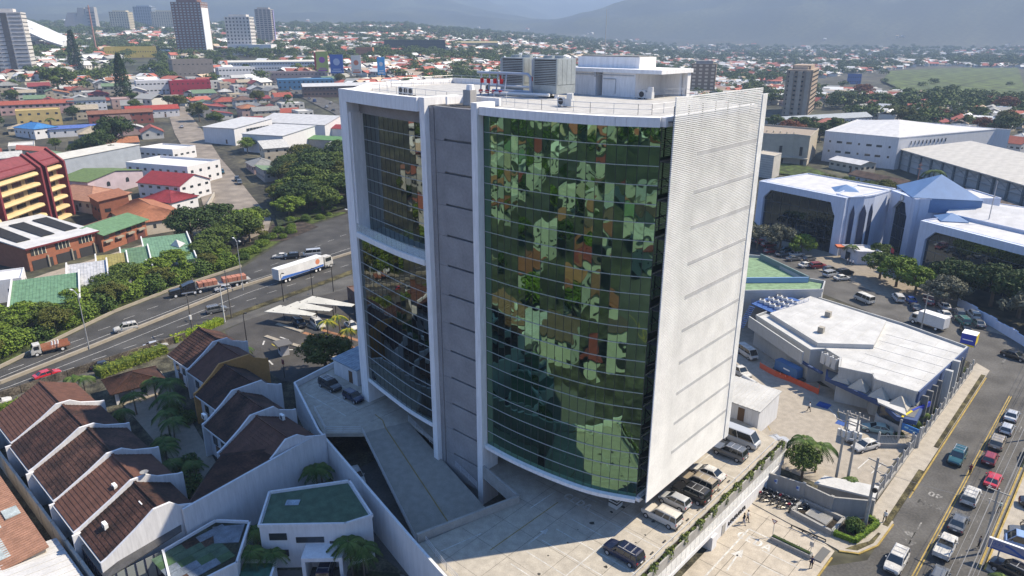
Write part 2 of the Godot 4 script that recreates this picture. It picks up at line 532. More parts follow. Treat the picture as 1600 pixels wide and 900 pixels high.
func ccar(kind: String, colour: String, x: float, y: float, z: float, yaw: float, label: String, group := "") -> Node3D:
	var q: Array = PAINT[colour]
	return car(kind, colour, C(q[0], q[1], q[2]), Vector3(x, y, z), yaw, label, group)


func wheels(o: Node3D, xs: Array, w: float, r := 0.5) -> void:
	var t := MB.new(); t.tube(Vector3(0, 0, -0.16), Vector3(0, 0, 0.16), r, -1, 16)
	var rm := MB.new()
	for sg in [-1.0, 1.0]: rm.tube(Vector3(0, 0, sg * 0.15), Vector3(0, 0, sg * 0.175), r * 0.6, -1, 12)
	var tm := t.mesh(); var rr := rm.mesh()
	for fx in xs:
		for sg in [-1.0, 1.0]:
			var k := put("wheel", tm, mt("tyre", C(0.012, 0.012, 0.012), 0.85, ""), o, Vector3(fx, r, sg * w))
			put("rim", rr, mt("rim_white", C(0.7, 0.7, 0.7), 0.4, ""), k)


# cab of a lorry; front at +x, from x0 to x1
func lorry_cab(o: Node3D, x0: float, x1: float, h: float, m: Material, long_nose: bool) -> void:
	var b := MB.new(); var g := MB.new()
	if long_nose:
		var xm := x0 + (x1 - x0) * 0.56
		b.loft([[Vector3(x0, 0.6, -1.15), Vector3(x0, 0.6, 1.15), Vector3(x0, h, 1.05), Vector3(x0, h, -1.05)], [Vector3(x0 + 1.2, 0.6, -1.15), Vector3(x0 + 1.2, 0.6, 1.15), Vector3(x0 + 1.2, h - 0.15, 1.05), Vector3(x0 + 1.2, h - 0.15, -1.05)], [Vector3(xm - 0.1, 0.6, -1.1), Vector3(xm - 0.1, 0.6, 1.1), Vector3(xm - 0.5, h * 0.78, 1.0), Vector3(xm - 0.5, h * 0.78, -1.0)]])
		b.loft([[Vector3(xm - 0.15, 0.6, -1.0), Vector3(xm - 0.15, 0.6, 1.0), Vector3(xm - 0.15, 1.95, 0.85), Vector3(xm - 0.15, 1.95, -0.85)], [Vector3(x1 - 0.2, 0.6, -0.85), Vector3(x1 - 0.2, 0.6, 0.85), Vector3(x1 - 0.25, 1.7, 0.7), Vector3(x1 - 0.25, 1.7, -0.7)], [Vector3(x1, 0.6, -0.75), Vector3(x1, 0.6, 0.75), Vector3(x1 - 0.05, 1.5, 0.6), Vector3(x1 - 0.05, 1.5, -0.6)]])
		g.quad(Vector3(xm - 0.04, 1.98, 0.92), Vector3(xm - 0.04, 1.98, -0.92), Vector3(xm - 0.42, h * 0.76, -0.92), Vector3(xm - 0.42, h * 0.76, 0.92))
		for sg in [-1.0, 1.0]:
			g.span(xm - 1.15, xm - 0.42, 1.9, 2.5, sg * 1.05, sg * 1.11)
	else:
		b.loft([[Vector3(x0, 0.5, -1.05), Vector3(x0, 0.5, 1.05), Vector3(x0, h, 0.98), Vector3(x0, h, -0.98)], [Vector3(x1 - 0.5, 0.5, -1.05), Vector3(x1 - 0.5, 0.5, 1.05), Vector3(x1 - 0.55, h, 0.96), Vector3(x1 - 0.55, h, -0.96)], [Vector3(x1, 0.5, -1.0), Vector3(x1, 0.5, 1.0), Vector3(x1 - 0.08, h * 0.6, 0.98), Vector3(x1 - 0.08, h * 0.6, -0.98)]])
		g.quad(Vector3(x1 - 0.07, h * 0.62, 0.9), Vector3(x1 - 0.07, h * 0.62, -0.9), Vector3(x1 - 0.50, h * 0.96, -0.88), Vector3(x1 - 0.50, h * 0.96, 0.88))
		for sg in [-1.0, 1.0]:
			g.span(x0 + 0.25, x1 - 0.62, h * 0.6, h * 0.9, sg * 0.99, sg * 1.05)
	put("cab", b, m, o)
	put("window", g, car_glass(), o)


# ---- buildings ----
func slab(mb: MB, a: Vector3, b: Vector3, c: Vector3, d: Vector3, t: float) -> void:
	var k := Vector3(0, -t, 0)
	mb.quad(a, b, c, d)
	mb.quad(d + k, c + k, b + k, a + k)
	mb.quad(a + k, b + k, b, a); mb.quad(b + k, c + k, c, b)
	mb.quad(c + k, d + k, d, c); mb.quad(d + k, a + k, a, d)


func ribs(mb: MB, a: Vector3, b: Vector3, c: Vector3, d: Vector3, step: float, w := 0.10, h := 0.07) -> void:
	# ribs run from edge a-b (eave) up to edge d-c
	var n := int((b - a).length() / step)
	for i in n + 1:
		var t := (i + 0.5) / (n + 1.0)
		mb.bar(a.lerp(b, t) + Vector3(0, h * 0.4, 0), d.lerp(c, t) + Vector3(0, h * 0.4, 0), w, h)


func roof_on(o: Node3D, w: float, d: float, h: float, kind: String, rise: float, rm: Material, wm: Material, over := 0.45, rib := 0.0) -> void:
	var r := MB.new(); var e := MB.new()
	var X := w * 0.5 + over; var Z := d * 0.5 + over
	var k := rise * over / (d * 0.5)
	var a := Vector3(-X, h - k, Z); var b := Vector3(X, h - k, Z); var c := Vector3(X, h - k, -Z); var f := Vector3(-X, h - k, -Z)
	match kind:
		"gable":
			var p := Vector3(-X, h + rise, 0); var q := Vector3(X, h + rise, 0)
			slab(r, a, b, q, p, 0.14); slab(r, c, f, p, q, 0.14)
			if rib > 0.0: ribs(r, a, b, q, p, rib); ribs(r, c, f, p, q, rib)
			for sg in [-1.0, 1.0]:
				var ge := MB.new()
				ge.tri(Vector3(sg * w * 0.5, h, -d * 0.5), Vector3(sg * w * 0.5, h, d * 0.5), Vector3(sg * w * 0.5, h + rise - 0.05, 0))
				put("gable_wall", ge, wm, o)
		"hip":
			var g := maxf(X - Z, 0.3)
			var p := Vector3(-g, h + rise, 0); var q := Vector3(g, h + rise, 0)
			slab(r, a, b, q, p, 0.12); slab(r, c, f, p, q, 0.12)
			r.tri(b, c, q); r.tri(f, a, p)
			r.quad(f + Vector3(0, -0.12, 0), c + Vector3(0, -0.12, 0), b + Vector3(0, -0.12, 0), a + Vector3(0, -0.12, 0))
			if rib > 0.0:
				ribs(r, a, b, q, p, rib); ribs(r, b, c, q + Vector3(0, 0, 0.1), q - Vector3(0, 0, 0.1), rib)
			for pr in [[a, p], [b, q], [c, q], [f, p], [p, q]]:
				r.bar(pr[0] + Vector3(0, 0.05, 0), pr[1] + Vector3(0, 0.05, 0), 0.22, 0.12)
		"shed":
			slab(r, Vector3(-X, h, Z), Vector3(X, h, Z), Vector3(X, h + rise, -Z), Vector3(-X, h + rise, -Z), 0.16)
			if rib > 0.0: ribs(r, Vector3(-X, h, Z), Vector3(X, h, Z), Vector3(X, h + rise, -Z), Vector3(-X, h + rise, -Z), rib)
			e.quad(Vector3(w * 0.5, h, -d * 0.5), Vector3(-w * 0.5, h, -d * 0.5), Vector3(-w * 0.5, h + rise - 0.2, -d * 0.5), Vector3(w * 0.5, h + rise - 0.2, -d * 0.5))
			for sg in [-1.0, 1.0]:
				e.tri(Vector3(sg * w * 0.5, h, d * 0.5), Vector3(sg * w * 0.5, h, -d * 0.5), Vector3(sg * w * 0.5, h + rise - 0.2, -d * 0.5))
		"flat":
			r.span(-w * 0.5 + 0.2, w * 0.5 - 0.2, h - 0.3, h - 0.05, -d * 0.5 + 0.2, d * 0.5 - 0.2)
			for sg in [-1.0, 1.0]:
				e.span(-w * 0.5, w * 0.5, h, h + rise, sg * (d * 0.5 - 0.2), sg * d * 0.5)
				e.span(sg * (w * 0.5 - 0.2), sg * w * 0.5, h, h + rise, -d * 0.5 + 0.2, d * 0.5 - 0.2)
			if rib > 0.0:
				ribs(r, Vector3(-w * 0.5 + 0.3, h - 0.05, d * 0.5 - 0.3), Vector3(w * 0.5 - 0.3, h - 0.05, d * 0.5 - 0.3), Vector3(w * 0.5 - 0.3, h - 0.05, -d * 0.5 + 0.3), Vector3(-w * 0.5 + 0.3, h - 0.05, -d * 0.5 + 0.3), rib)
	put("roof", r, rm, o)
	if e.v.size(): put("gable_wall" if kind != "flat" else "parapet", e, wm, o)


func win_glass() -> StandardMaterial3D:
	var m := mt("window_glass", C(0.025, 0.03, 0.035), 0.08, "")
	m.metallic_specular = 0.6
	return m


func windows_on(o: Node3D, w: float, d: float, h: float, storeys: int, step := 3.0, ww := 1.3, wh := 1.1, sides := 15, frame := false) -> void:
	var a := MB.new(); a.box(Vector3.ZERO, Vector3(ww, wh, 0.07))
	var b := MB.new(); b.box(Vector3.ZERO, Vector3(0.07, wh, ww))
	var fa := MB.new(); var fb := MB.new()
	for e in [[ww + 0.12, 0.08, 0, wh * 0.5], [ww + 0.2, 0.1, 0, -wh * 0.5], [0.06, wh, 0, 0], [0.07, wh, ww * 0.5, 0], [0.07, wh, -ww * 0.5, 0]]:
		fa.box(Vector3(e[2], e[3], 0), Vector3(e[0], e[1], 0.14)); fb.box(Vector3(0, e[3], e[2]), Vector3(0.14, e[1], e[0]))
	var am := a.mesh(); var bm := b.mesh(); var fam := fa.mesh(); var fbm := fb.mesh()
	var fm := mt("window_frame", C(0.62, 0.6, 0.55), 0.6, "")
	for s in storeys:
		var y := h / storeys * (s + 0.55)
		var nx := maxi(1, int(w / step)); var nd := maxi(1, int(d / step))
		for i in nx:
			var x := w * ((i + 0.5) / nx - 0.5)
			if sides & 1:
				var k := put("window", am, win_glass(), o, Vector3(x, y, d * 0.5))
				if frame: put("frame", fam, fm, k)
			if sides & 2: put("window", am, win_glass(), o, Vector3(x, y, -d * 0.5))
		for i in nd:
			var z := d * ((i + 0.5) / nd - 0.5)
			if sides & 4:
				var k := put("window", bm, win_glass(), o, Vector3(w * 0.5, y, z))
				if frame: put("frame", fbm, fm, k)
			if sides & 8: put("window", bm, win_glass(), o, Vector3(-w * 0.5, y, z))


func house(called: String, label: String, category: String, x: float, z: float, w: float, d: float, h: float, yaw_deg: float, roof: String, rise: float, rm: Material, wm: Material, storeys := 1, group := "", rib := 0.0, over := 0.45, win := true, y := -99.0) -> Node3D:
	var yy := y if y > -90.0 else hgt(x, z)
	var o := thing(called, label, category, Vector3(x, yy, z), deg_to_rad(yaw_deg), group)
	var b := MB.new(); b.span(-w * 0.5, w * 0.5, -1.5, h, -d * 0.5, d * 0.5)
	put("wall", b, wm, o)
	roof_on(o, w, d, h, roof, rise, rm, wm, over, rib)
	if win:
		var q := absi(hash(label + str(x)))
		windows_on(o, w, d, h, storeys, 2.6 + 0.25 * (q % 7), 0.9 + 0.16 * (q / 7 % 7), 0.8 + 0.1 * (q / 49 % 6))
	var dr := MB.new(); dr.box(Vector3(w * 0.22, 1.05, d * 0.5), Vector3(1.0, 2.1, 0.09))
	put("door", dr, mt("door_wood", C(0.12, 0.07, 0.04), 0.6, ""), o)
	reserve(x, z, maxf(w, d) * 0.5 + 1.0)
	return o


func reserve(x: float, z: float, r: float) -> void:
	reserved.append(Vector3(x, z, r))


func is_free(x: float, z: float, r: float) -> bool:
	for q in reserved:
		if absf(q.x - x) < q.z + r and absf(q.y - z) < q.z + r:
			return false
	return true


# a building over any ground plan (world x, z), with a parapet round its roof
func plan_building(o: Node3D, pts: PackedVector2Array, y0: float, y1: float, wm: Material, rm: Material, parapet := 0.6, roof_name := "roof") -> void:
	var b := MB.new(); b.prism(pts, y0, y1 - 0.02)
	put("wall", b, wm, o)
	var inn := Geometry2D.offset_polygon(pts, -0.25)
	if inn.size():
		var r := MB.new(); r.prism(inn[0], y1 - 0.02, y1 + 0.06)
		put(roof_name, r, rm, o)
	if parapet > 0.0:
		var p := MB.new()
		for i in pts.size():
			var a := pts[i]; var c := pts[(i + 1) % pts.size()]
			var dd := (c - a).normalized() * 0.12
			p.bar(Vector3(a.x - dd.x, y1 + parapet * 0.5 - 0.02, a.y - dd.y), Vector3(c.x + dd.x * 0.9, y1 + parapet * 0.5 - 0.02, c.y + dd.y * 0.9), 0.24, parapet)
		put("parapet", p, wm, o)


func railing(o: Node3D, pts: Array, h := 1.05, step := 2.0, m: Material = null, bars := 2) -> void:
	var mb := MB.new()
	for i in pts.size() - 1:
		var a: Vector3 = pts[i]; var b: Vector3 = pts[i + 1]
		var n := maxi(1, int((b - a).length() / step))
		for k in n + 1:
			var p := a.lerp(b, float(k) / n)
			mb.tube(p, p + Vector3(0, h, 0), 0.03, -1, 5)
		for j in bars:
			var up := Vector3(0, h * (j + 1.0) / bars, 0)
			mb.tube(a + up, b + up, 0.025, -1, 5)
	put("railing", mb, m if m else mt("railing_metal", C(0.5, 0.51, 0.53), 0.45, "", 0.4), o)


# ---- people: one skin over tapered bones, meshed as surface nets ----
func person(at: Vector3, yaw_deg: float, label: String, shirt: Color, legs: Color, stride: float, arm := 0.0) -> Node3D:
	var sk := C(0.30, 0.17, 0.11); var hair := C(0.015, 0.012, 0.01); var shoe := C(0.02, 0.018, 0.016)
	var hip := Vector3(0, 0.94, 0)
	var B := []   # a, b, r0, r1, colour
	B.append([hip + Vector3(0, 0.02, 0), Vector3(0.01, 1.22, 0), 0.145, 0.125, legs.lerp(shirt, 0.9)])
	B.append([Vector3(0.01, 1.2, 0), Vector3(0.0, 1.40, 0), 0.135, 0.115, shirt])
	B.append([Vector3(0, 1.40, -0.15), Vector3(0, 1.40, 0.15), 0.075, 0.075, shirt])
	B.append([Vector3(0, 1.42, 0), Vector3(0.02, 1.52, 0), 0.055, 0.05, sk])
	B.append([Vector3(0.02, 1.60, 0), Vector3(0.03, 1.66, 0), 0.085, 0.095, sk])
	B.append([Vector3(0.0, 1.68, 0), Vector3(-0.02, 1.68, 0), 0.098, 0.09, hair])
	B.append([Vector3(0.115, 1.61, 0), Vector3(0.125, 1.595, 0), 0.018, 0.014, sk])
	for sg in [-1.0, 1.0]:
		var st: float = stride * sg
		var h := hip + Vector3(0, -0.02, 0.09 * sg)
		var kn := Vector3(st * 0.55 + 0.04, 0.50, 0.10 * sg); var an := Vector3(st, 0.09 + maxf(0.0, -st) * 0.18, 0.10 * sg)
		B.append([h, kn, 0.095, 0.065, legs]); B.append([kn, an, 0.062, 0.045, legs])
		B.append([an + Vector3(-0.03, -0.04, 0), an + Vector3(0.16, -0.05, 0), 0.045, 0.035, shoe])
		var sh := Vector3(0, 1.39, 0.19 * sg)
		var el := Vector3(-st * 0.45 - 0.03, 1.11, 0.24 * sg); var wr := Vector3(-st * 0.7 + 0.10 + arm, 0.90 + arm * 0.5, 0.23 * sg)
		B.append([sh, el, 0.055, 0.045, shirt]); B.append([el, wr, 0.042, 0.032, sk]); B.append([wr, wr + Vector3(0.02, -0.09, 0), 0.036, 0.026, sk])
	var cs := 0.036
	var lo := Vector3(-0.55, -0.04, -0.36); var nx := 31; var ny := 51; var nzz := 21
	var val := PackedFloat32Array(); val.resize(nx * ny * nzz); val.fill(1.0)
	for bn in B:
		var a: Vector3 = bn[0]; var b: Vector3 = bn[1]
		var mr := maxf(bn[2], bn[3]) + 0.09
		var l0 := (Vector3(minf(a.x, b.x), minf(a.y, b.y), minf(a.z, b.z)) - Vector3.ONE * mr - lo) / cs
		var l1 := (Vector3(maxf(a.x, b.x), maxf(a.y, b.y), maxf(a.z, b.z)) + Vector3.ONE * mr - lo) / cs
		var ab := b - a; var q := maxf(ab.length_squared(), 1e-9)
		for i in range(maxi(0, int(l0.x)), mini(nx, int(l1.x) + 2)):
			for j in range(maxi(0, int(l0.y)), mini(ny, int(l1.y) + 2)):
				for k in range(maxi(0, int(l0.z)), mini(nzz, int(l1.z) + 2)):
					var p := lo + Vector3(i, j, k) * cs
					var t := clampf((p - a).dot(ab) / q, 0, 1)
					var dd := (p - a - ab * t).length() - lerpf(bn[2], bn[3], t)
					var id := (i * ny + j) * nzz + k
					var e := val[id]; var hh := maxf(0.03 - absf(e - dd), 0.0) / 0.03
					val[id] = minf(e, dd) - hh * hh * 0.03 * 0.25
	var vid := {}; var pos := []
	for i in nx - 1:
		for j in ny - 1:
			for k in nzz - 1:
				var sum := Vector3.ZERO; var cnt := 0
				var base := (i * ny + j) * nzz + k
				var cv := [val[base], val[base + ny * nzz], val[base + nzz], val[base + ny * nzz + nzz], val[base + 1], val[base + ny * nzz + 1], val[base + nzz + 1], val[base + ny * nzz + nzz + 1]]
				var ins := 0
				for w in cv: ins += 1 if w < 0.0 else 0
				if ins == 0 or ins == 8: continue
				for e in [[0, 1], [2, 3], [4, 5], [6, 7], [0, 2], [1, 3], [4, 6], [5, 7], [0, 4], [1, 5], [2, 6], [3, 7]]:
					var f0: float = cv[e[0]]; var f1: float = cv[e[1]]
					if (f0 < 0.0) != (f1 < 0.0):
						var t := f0 / (f0 - f1)
						var p0 := Vector3(e[0] & 1, (e[0] >> 1) & 1, e[0] >> 2); var p1 := Vector3(e[1] & 1, (e[1] >> 1) & 1, e[1] >> 2)
						sum += p0.lerp(p1, t); cnt += 1
				vid[base] = pos.size()
				pos.append(lo + (Vector3(i, j, k) + sum / cnt) * cs)
	var mb := MB.new()
	var off := [ny * nzz, nzz, 1]
	for i in range(1, nx - 1):
		for j in range(1, ny - 1):
			for k in range(1, nzz - 1):
				var base := (i * ny + j) * nzz + k
				for ax in 3:
					var s0 := val[base] < 0.0; var s1: bool = val[base + off[ax]] < 0.0
					if s0 == s1: continue
					var u: int = off[(ax + 1) % 3]; var w: int = off[(ax + 2) % 3]
					var q := [base, base - u, base - u - w, base - w]
					var pp := []
					for z in q:
						if vid.has(z): pp.append(pos[vid[z]])
					if pp.size() < 4: continue
					var mid: Vector3 = (pp[0] + pp[2]) * 0.5
					var best := 9.0
					for bn in B:
						var ab: Vector3 = bn[1] - bn[0]
						var t := clampf((mid - bn[0]).dot(ab) / maxf(ab.length_squared(), 1e-9), 0, 1)
						var dd: float = (mid - bn[0] - ab * t).length() - lerpf(bn[2], bn[3], t)
						if dd < best: best = dd; mb.col = bn[4]
					if s0: mb.quad(pp[0], pp[1], pp[2], pp[3])
					else: mb.quad(pp[3], pp[2], pp[1], pp[0])
	var o := thing("person", label, "person", at, deg_to_rad(yaw_deg))
	put("body", mb, leafy("cloth", 0.85), o)
	return o


func pole(called: String, label: String, x: float, z: float, h: float, r: float, m: Material, arms: Array, y := -99.0, group := "", cat := "pole") -> Node3D:
	var o := thing(called, label, cat, Vector3(x, y if y > -90.0 else hgt(x, z), z), 0.0, group)
	var p := MB.new(); p.tube(Vector3.ZERO, Vector3(0, h, 0), r, r * 0.6, 10)
	put("post", p, m, o)
	for a in arms:   # [height, length along x, along z, thickness]
		var q := MB.new()
		q.bar(Vector3(-a[1] * 0.5, a[0], -a[2] * 0.5), Vector3(a[1] * 0.5, a[0], a[2] * 0.5), a[3], a[3])
		put("cross_arm", q, m, o)
	return o


func street_lamp(x: float, z: float, h: float, label: String, side: Vector2, dark := false, two := false) -> Node3D:
	var m := mt("lamp_dark", C(0.02, 0.02, 0.022), 0.5, "") if dark else mt("galvanised", C(0.42, 0.43, 0.44), 0.45, "", 0.4)
	var o := pole("street_lamp", label, x, z, h, 0.11, m, [], -99.0, "street lamps", "lamp")
	for sg in ([1.0, -1.0] if two else [1.0]):
		var d: Vector3 = Vector3(side.x, 0, side.y) * sg
		var b := MB.new()
		b.tube(Vector3(0, h - 0.05, 0), d * 0.9 + Vector3(0, h + 0.55, 0), 0.06, -1, 6)
		b.tube(d * 0.9 + Vector3(0, h + 0.55, 0), d * 1.7 + Vector3(0, h + 0.6, 0), 0.05, -1, 6)
		put("arm", b, m, o)
		var l := MB.new(); l.bar(d * 1.5 + Vector3(0, h + 0.58, 0), d * 2.3 + Vector3(0, h + 0.62, 0), 0.34, 0.16)
		put("lamp_head", l, mt("lamp_head", C(0.6, 0.6, 0.58), 0.4, "") if not dark else m, o)
	return o


func text_flat(word: String, size: float, m: Material, called: String, parent: Node, at: Vector3, yaw_deg: float, flat := true, depth := 0.004, bold := true) -> MeshInstance3D:
	var t := TextMesh.new()
	var f := SystemFont.new(); f.font_names = PackedStringArray(["Droid Sans"])
	if bold: f.font_weight = 700
	t.font = f
	t.text = word
	t.font_size = 64
	t.pixel_size = size / 46.0
	t.depth = depth
	var o := MeshInstance3D.new()
	o.mesh = t
	o.material_override = m
	o.name = called if parent else numbered(called)
	(parent if parent else self).add_child(o, true)
	o.position = at
	if flat:
		o.basis = Basis(Vector3.UP, deg_to_rad(yaw_deg)) * Basis(Vector3.RIGHT, -PI / 2)
	else:
		o.basis = Basis(Vector3.UP, deg_to_rad(yaw_deg))
	return o


func _ready() -> void:
	# camera
	var cam := Camera3D.new()
	cam.name = "camera"
	cam.position = Vector3(0, 53.3, 0)
	cam.rotation_degrees = Vector3(-19.53, 42.65, 0)
	cam.fov = 44.32
	cam.near = 0.5
	cam.far = 30000.0
	add_child(cam)
	cam.current = true
	# sky and haze
	var sm := ProceduralSkyMaterial.new()
	sm.sky_top_color = Color(0.33, 0.48, 0.70)
	sm.sky_horizon_color = Color(0.70, 0.79, 0.88)
	sm.sky_curve = 0.12
	sm.ground_horizon_color = Color(0.62, 0.68, 0.72)
	sm.ground_bottom_color = Color(0.25, 0.26, 0.24)
	sm.energy_multiplier = 1.0
	var sky := Sky.new()
	sky.sky_material = sm
	var env := Environment.new()
	env.background_mode = Environment.BG_SKY
	env.sky = sky
	env.tonemap_mode = Environment.TONE_MAPPER_LINEAR
	env.tonemap_exposure = 1.94
	env.ambient_light_source = Environment.AMBIENT_SOURCE_SKY
	env.sdfgi_enabled = true
	env.ssao_enabled = true
	env.ssil_enabled = true
	env.fog_enabled = true
	env.fog_density = 0.00020
	env.fog_light_color = Color(0.72, 0.82, 0.95)
	var we := WorldEnvironment.new()
	we.name = "world_environment"
	we.environment = env
	add_child(we)
	# sun: behind and right of the tower, about 48 degrees up
	var sun := DirectionalLight3D.new()
	sun.name = "sun"
	var dir := Vector3(-0.380, -0.743, 0.551).normalized()
	sun.basis = Basis.looking_at(dir, Vector3.UP)
	sun.light_energy = 1.6
	sun.light_angular_distance = 0.53
	sun.light_color = Color(1.0, 0.945, 0.85)
	sun.shadow_enabled = true
	add_child(sun)

	nz.seed = 5
	nz.frequency = 0.02
	nz.fractal_octaves = 4
	rng.seed = 1
	build_land()
	build_roads()
	build_tower()
	build_rooftop()
	build_deck()
	build_street_side()
	build_townhouses()
	build_bank()
	build_offices()
	build_highway()
	build_near_west()
	build_west()
	build_landmarks()
	build_city()
	build_plants()


func build_land() -> void:
	var mb := MB.new()
	var rad := [0.0, 60.0, 120.0, 180.0, 250.0]
	var r := 250.0
	while r < 15000.0:
		r *= 1.075 if r < 2400.0 else 1.045
		rad.append(r)
	var az: Array = []
	var a := -50.0
	while a <= 50.0:
		az.append(a); a += 0.8
	a = 54.0
	while a < 309.9:
		az.append(a); a += 4.0
	var H := []
	var cols := []
	var c_for := C(0.022, 0.036, 0.016); var c_grs := C(0.085, 0.105, 0.038); var c_tan := C(0.20, 0.17, 0.115); var c_cty := C(0.15, 0.145, 0.09)
	for i in rad.size():
		var row := []; var cr := []
		for q in az:
			var t: float = deg_to_rad(q)
			var d := FWD * cos(t) + RGT * sin(t)
			var x: float = d.x * rad[i]; var z: float = d.y * rad[i]
			var y := hgt(x, z)
			row.append(Vector3(x, y - 0.02, z))
			var n1 := nz.get_noise_2d(x * 0.12, z * 0.12); var n2 := nz.get_noise_2d(x * 0.4 + 900.0, z * 0.4)
			var far := smoothstep(2600.0, 4200.0, rad[i])
			var col := c_cty.lerp(c_grs, clampf(0.4 + n2, 0, 1)).lerp(c_tan, clampf(n1 * 1.2, 0, 0.7))
			col = col.lerp(c_for.lerp(C(0.15, 0.17, 0.07), clampf(0.1 + n1 * 2.4, 0, 0.9)), far)
			cr.append(col)
		H.append(row); cols.append(cr)
	var k := az.size()
	var v := PackedVector3Array(); var nn := PackedVector3Array(); var cc := PackedColorArray(); var ix := PackedInt32Array()
	for i in rad.size():
		for j in k:
			v.append(H[i][j]); cc.append(cols[i][j])
			var up: Vector3 = H[mini(i + 1, rad.size() - 1)][j] - H[maxi(i - 1, 0)][j]
			var sd: Vector3 = H[i][(j + 1) % k] - H[i][(j + k - 1) % k]
			var q := sd.cross(up)
			if q.y < 0.0: q = -q
			nn.append(q.normalized() if i > 0 else Vector3.UP)
	for i in rad.size() - 1:
		for j in k:
			var m := (j + 1) % k
			ix.append_array([i * k + j, (i + 1) * k + j, (i + 1) * k + m, i * k + j, (i + 1) * k + m, i * k + m])
	var ar := []; ar.resize(Mesh.ARRAY_MAX)
	ar[Mesh.ARRAY_VERTEX] = v; ar[Mesh.ARRAY_NORMAL] = nn; ar[Mesh.ARRAY_COLOR] = cc; ar[Mesh.ARRAY_INDEX] = ix
	var m := ArrayMesh.new(); m.add_surface_from_arrays(Mesh.PRIMITIVE_TRIANGLES, ar)
	var gm := StandardMaterial3D.new()
	gm.vertex_color_use_as_albedo = true
	gm.roughness = 0.95
	gm.albedo_texture = grain("soil", 0.01, 0.5, 0.09, 0.45, 41)
	gm.uv1_triplanar = true; gm.uv1_world_triplanar = true; gm.uv1_scale = Vector3.ONE / 160.0
	gm.cull_mode = BaseMaterial3D.CULL_DISABLED
	var o := put("ground", m, gm)
	tag(o, "valley floor rising to forested mountains behind the city", "", "", "structure")
	# the grassy hill on the right and smaller open lots
	for f in [["field", [-377, -1354, -318, -1575, -240, -1647, -132, -983, -110, -870, -173, -828, -213, -847, -300, -1050], C(0.22, 0.31, 0.075)], ["field", [-560, -1500, -500, -1560, -430, -1400, -470, -1330], C(0.13, 0.17, 0.05)]]:
		var p := V2(f[1]); var fm := MB.new()
		var t := Geometry2D.triangulate_polygon(p)
		for i in range(0, t.size(), 3):
			var w := []
			for e in 3: w.append(Vector3(p[t[i + e]].x, hgt(p[t[i + e]].x, p[t[i + e]].y) + 2.2, p[t[i + e]].y))
			if (w[1] - w[0]).cross(w[2] - w[0]).y > 0.0: fm.tri(w[0], w[1], w[2])
			else: fm.tri(w[0], w[2], w[1])
		var sfm := mt("field_grass", f[2], 0.95, "soil")
		sfm.uv1_scale = Vector3.ONE / 90.0
		struct("grass_field", fm, sfm)


func ground_sheet(called: String, pts: Array, y: float, m: Material, parent: Node = null) -> MeshInstance3D:
	var mb := MB.new(); mb.sheet(V2(pts), y)
	return struct(called, mb, m, parent)


func strip(mb: MB, pts: Array, y: float, w: float) -> void:   # a ribbon along a line of points (x, z, ...)
	for i in range(0, pts.size() - 2, 2):
		var a := Vector2(pts[i], pts[i + 1]); var b := Vector2(pts[i + 2], pts[i + 3])
		var s := (b - a).normalized().orthogonal() * w * 0.5
		mb.sheet(PackedVector2Array([a - s, b - s, b + s, a + s]), y)


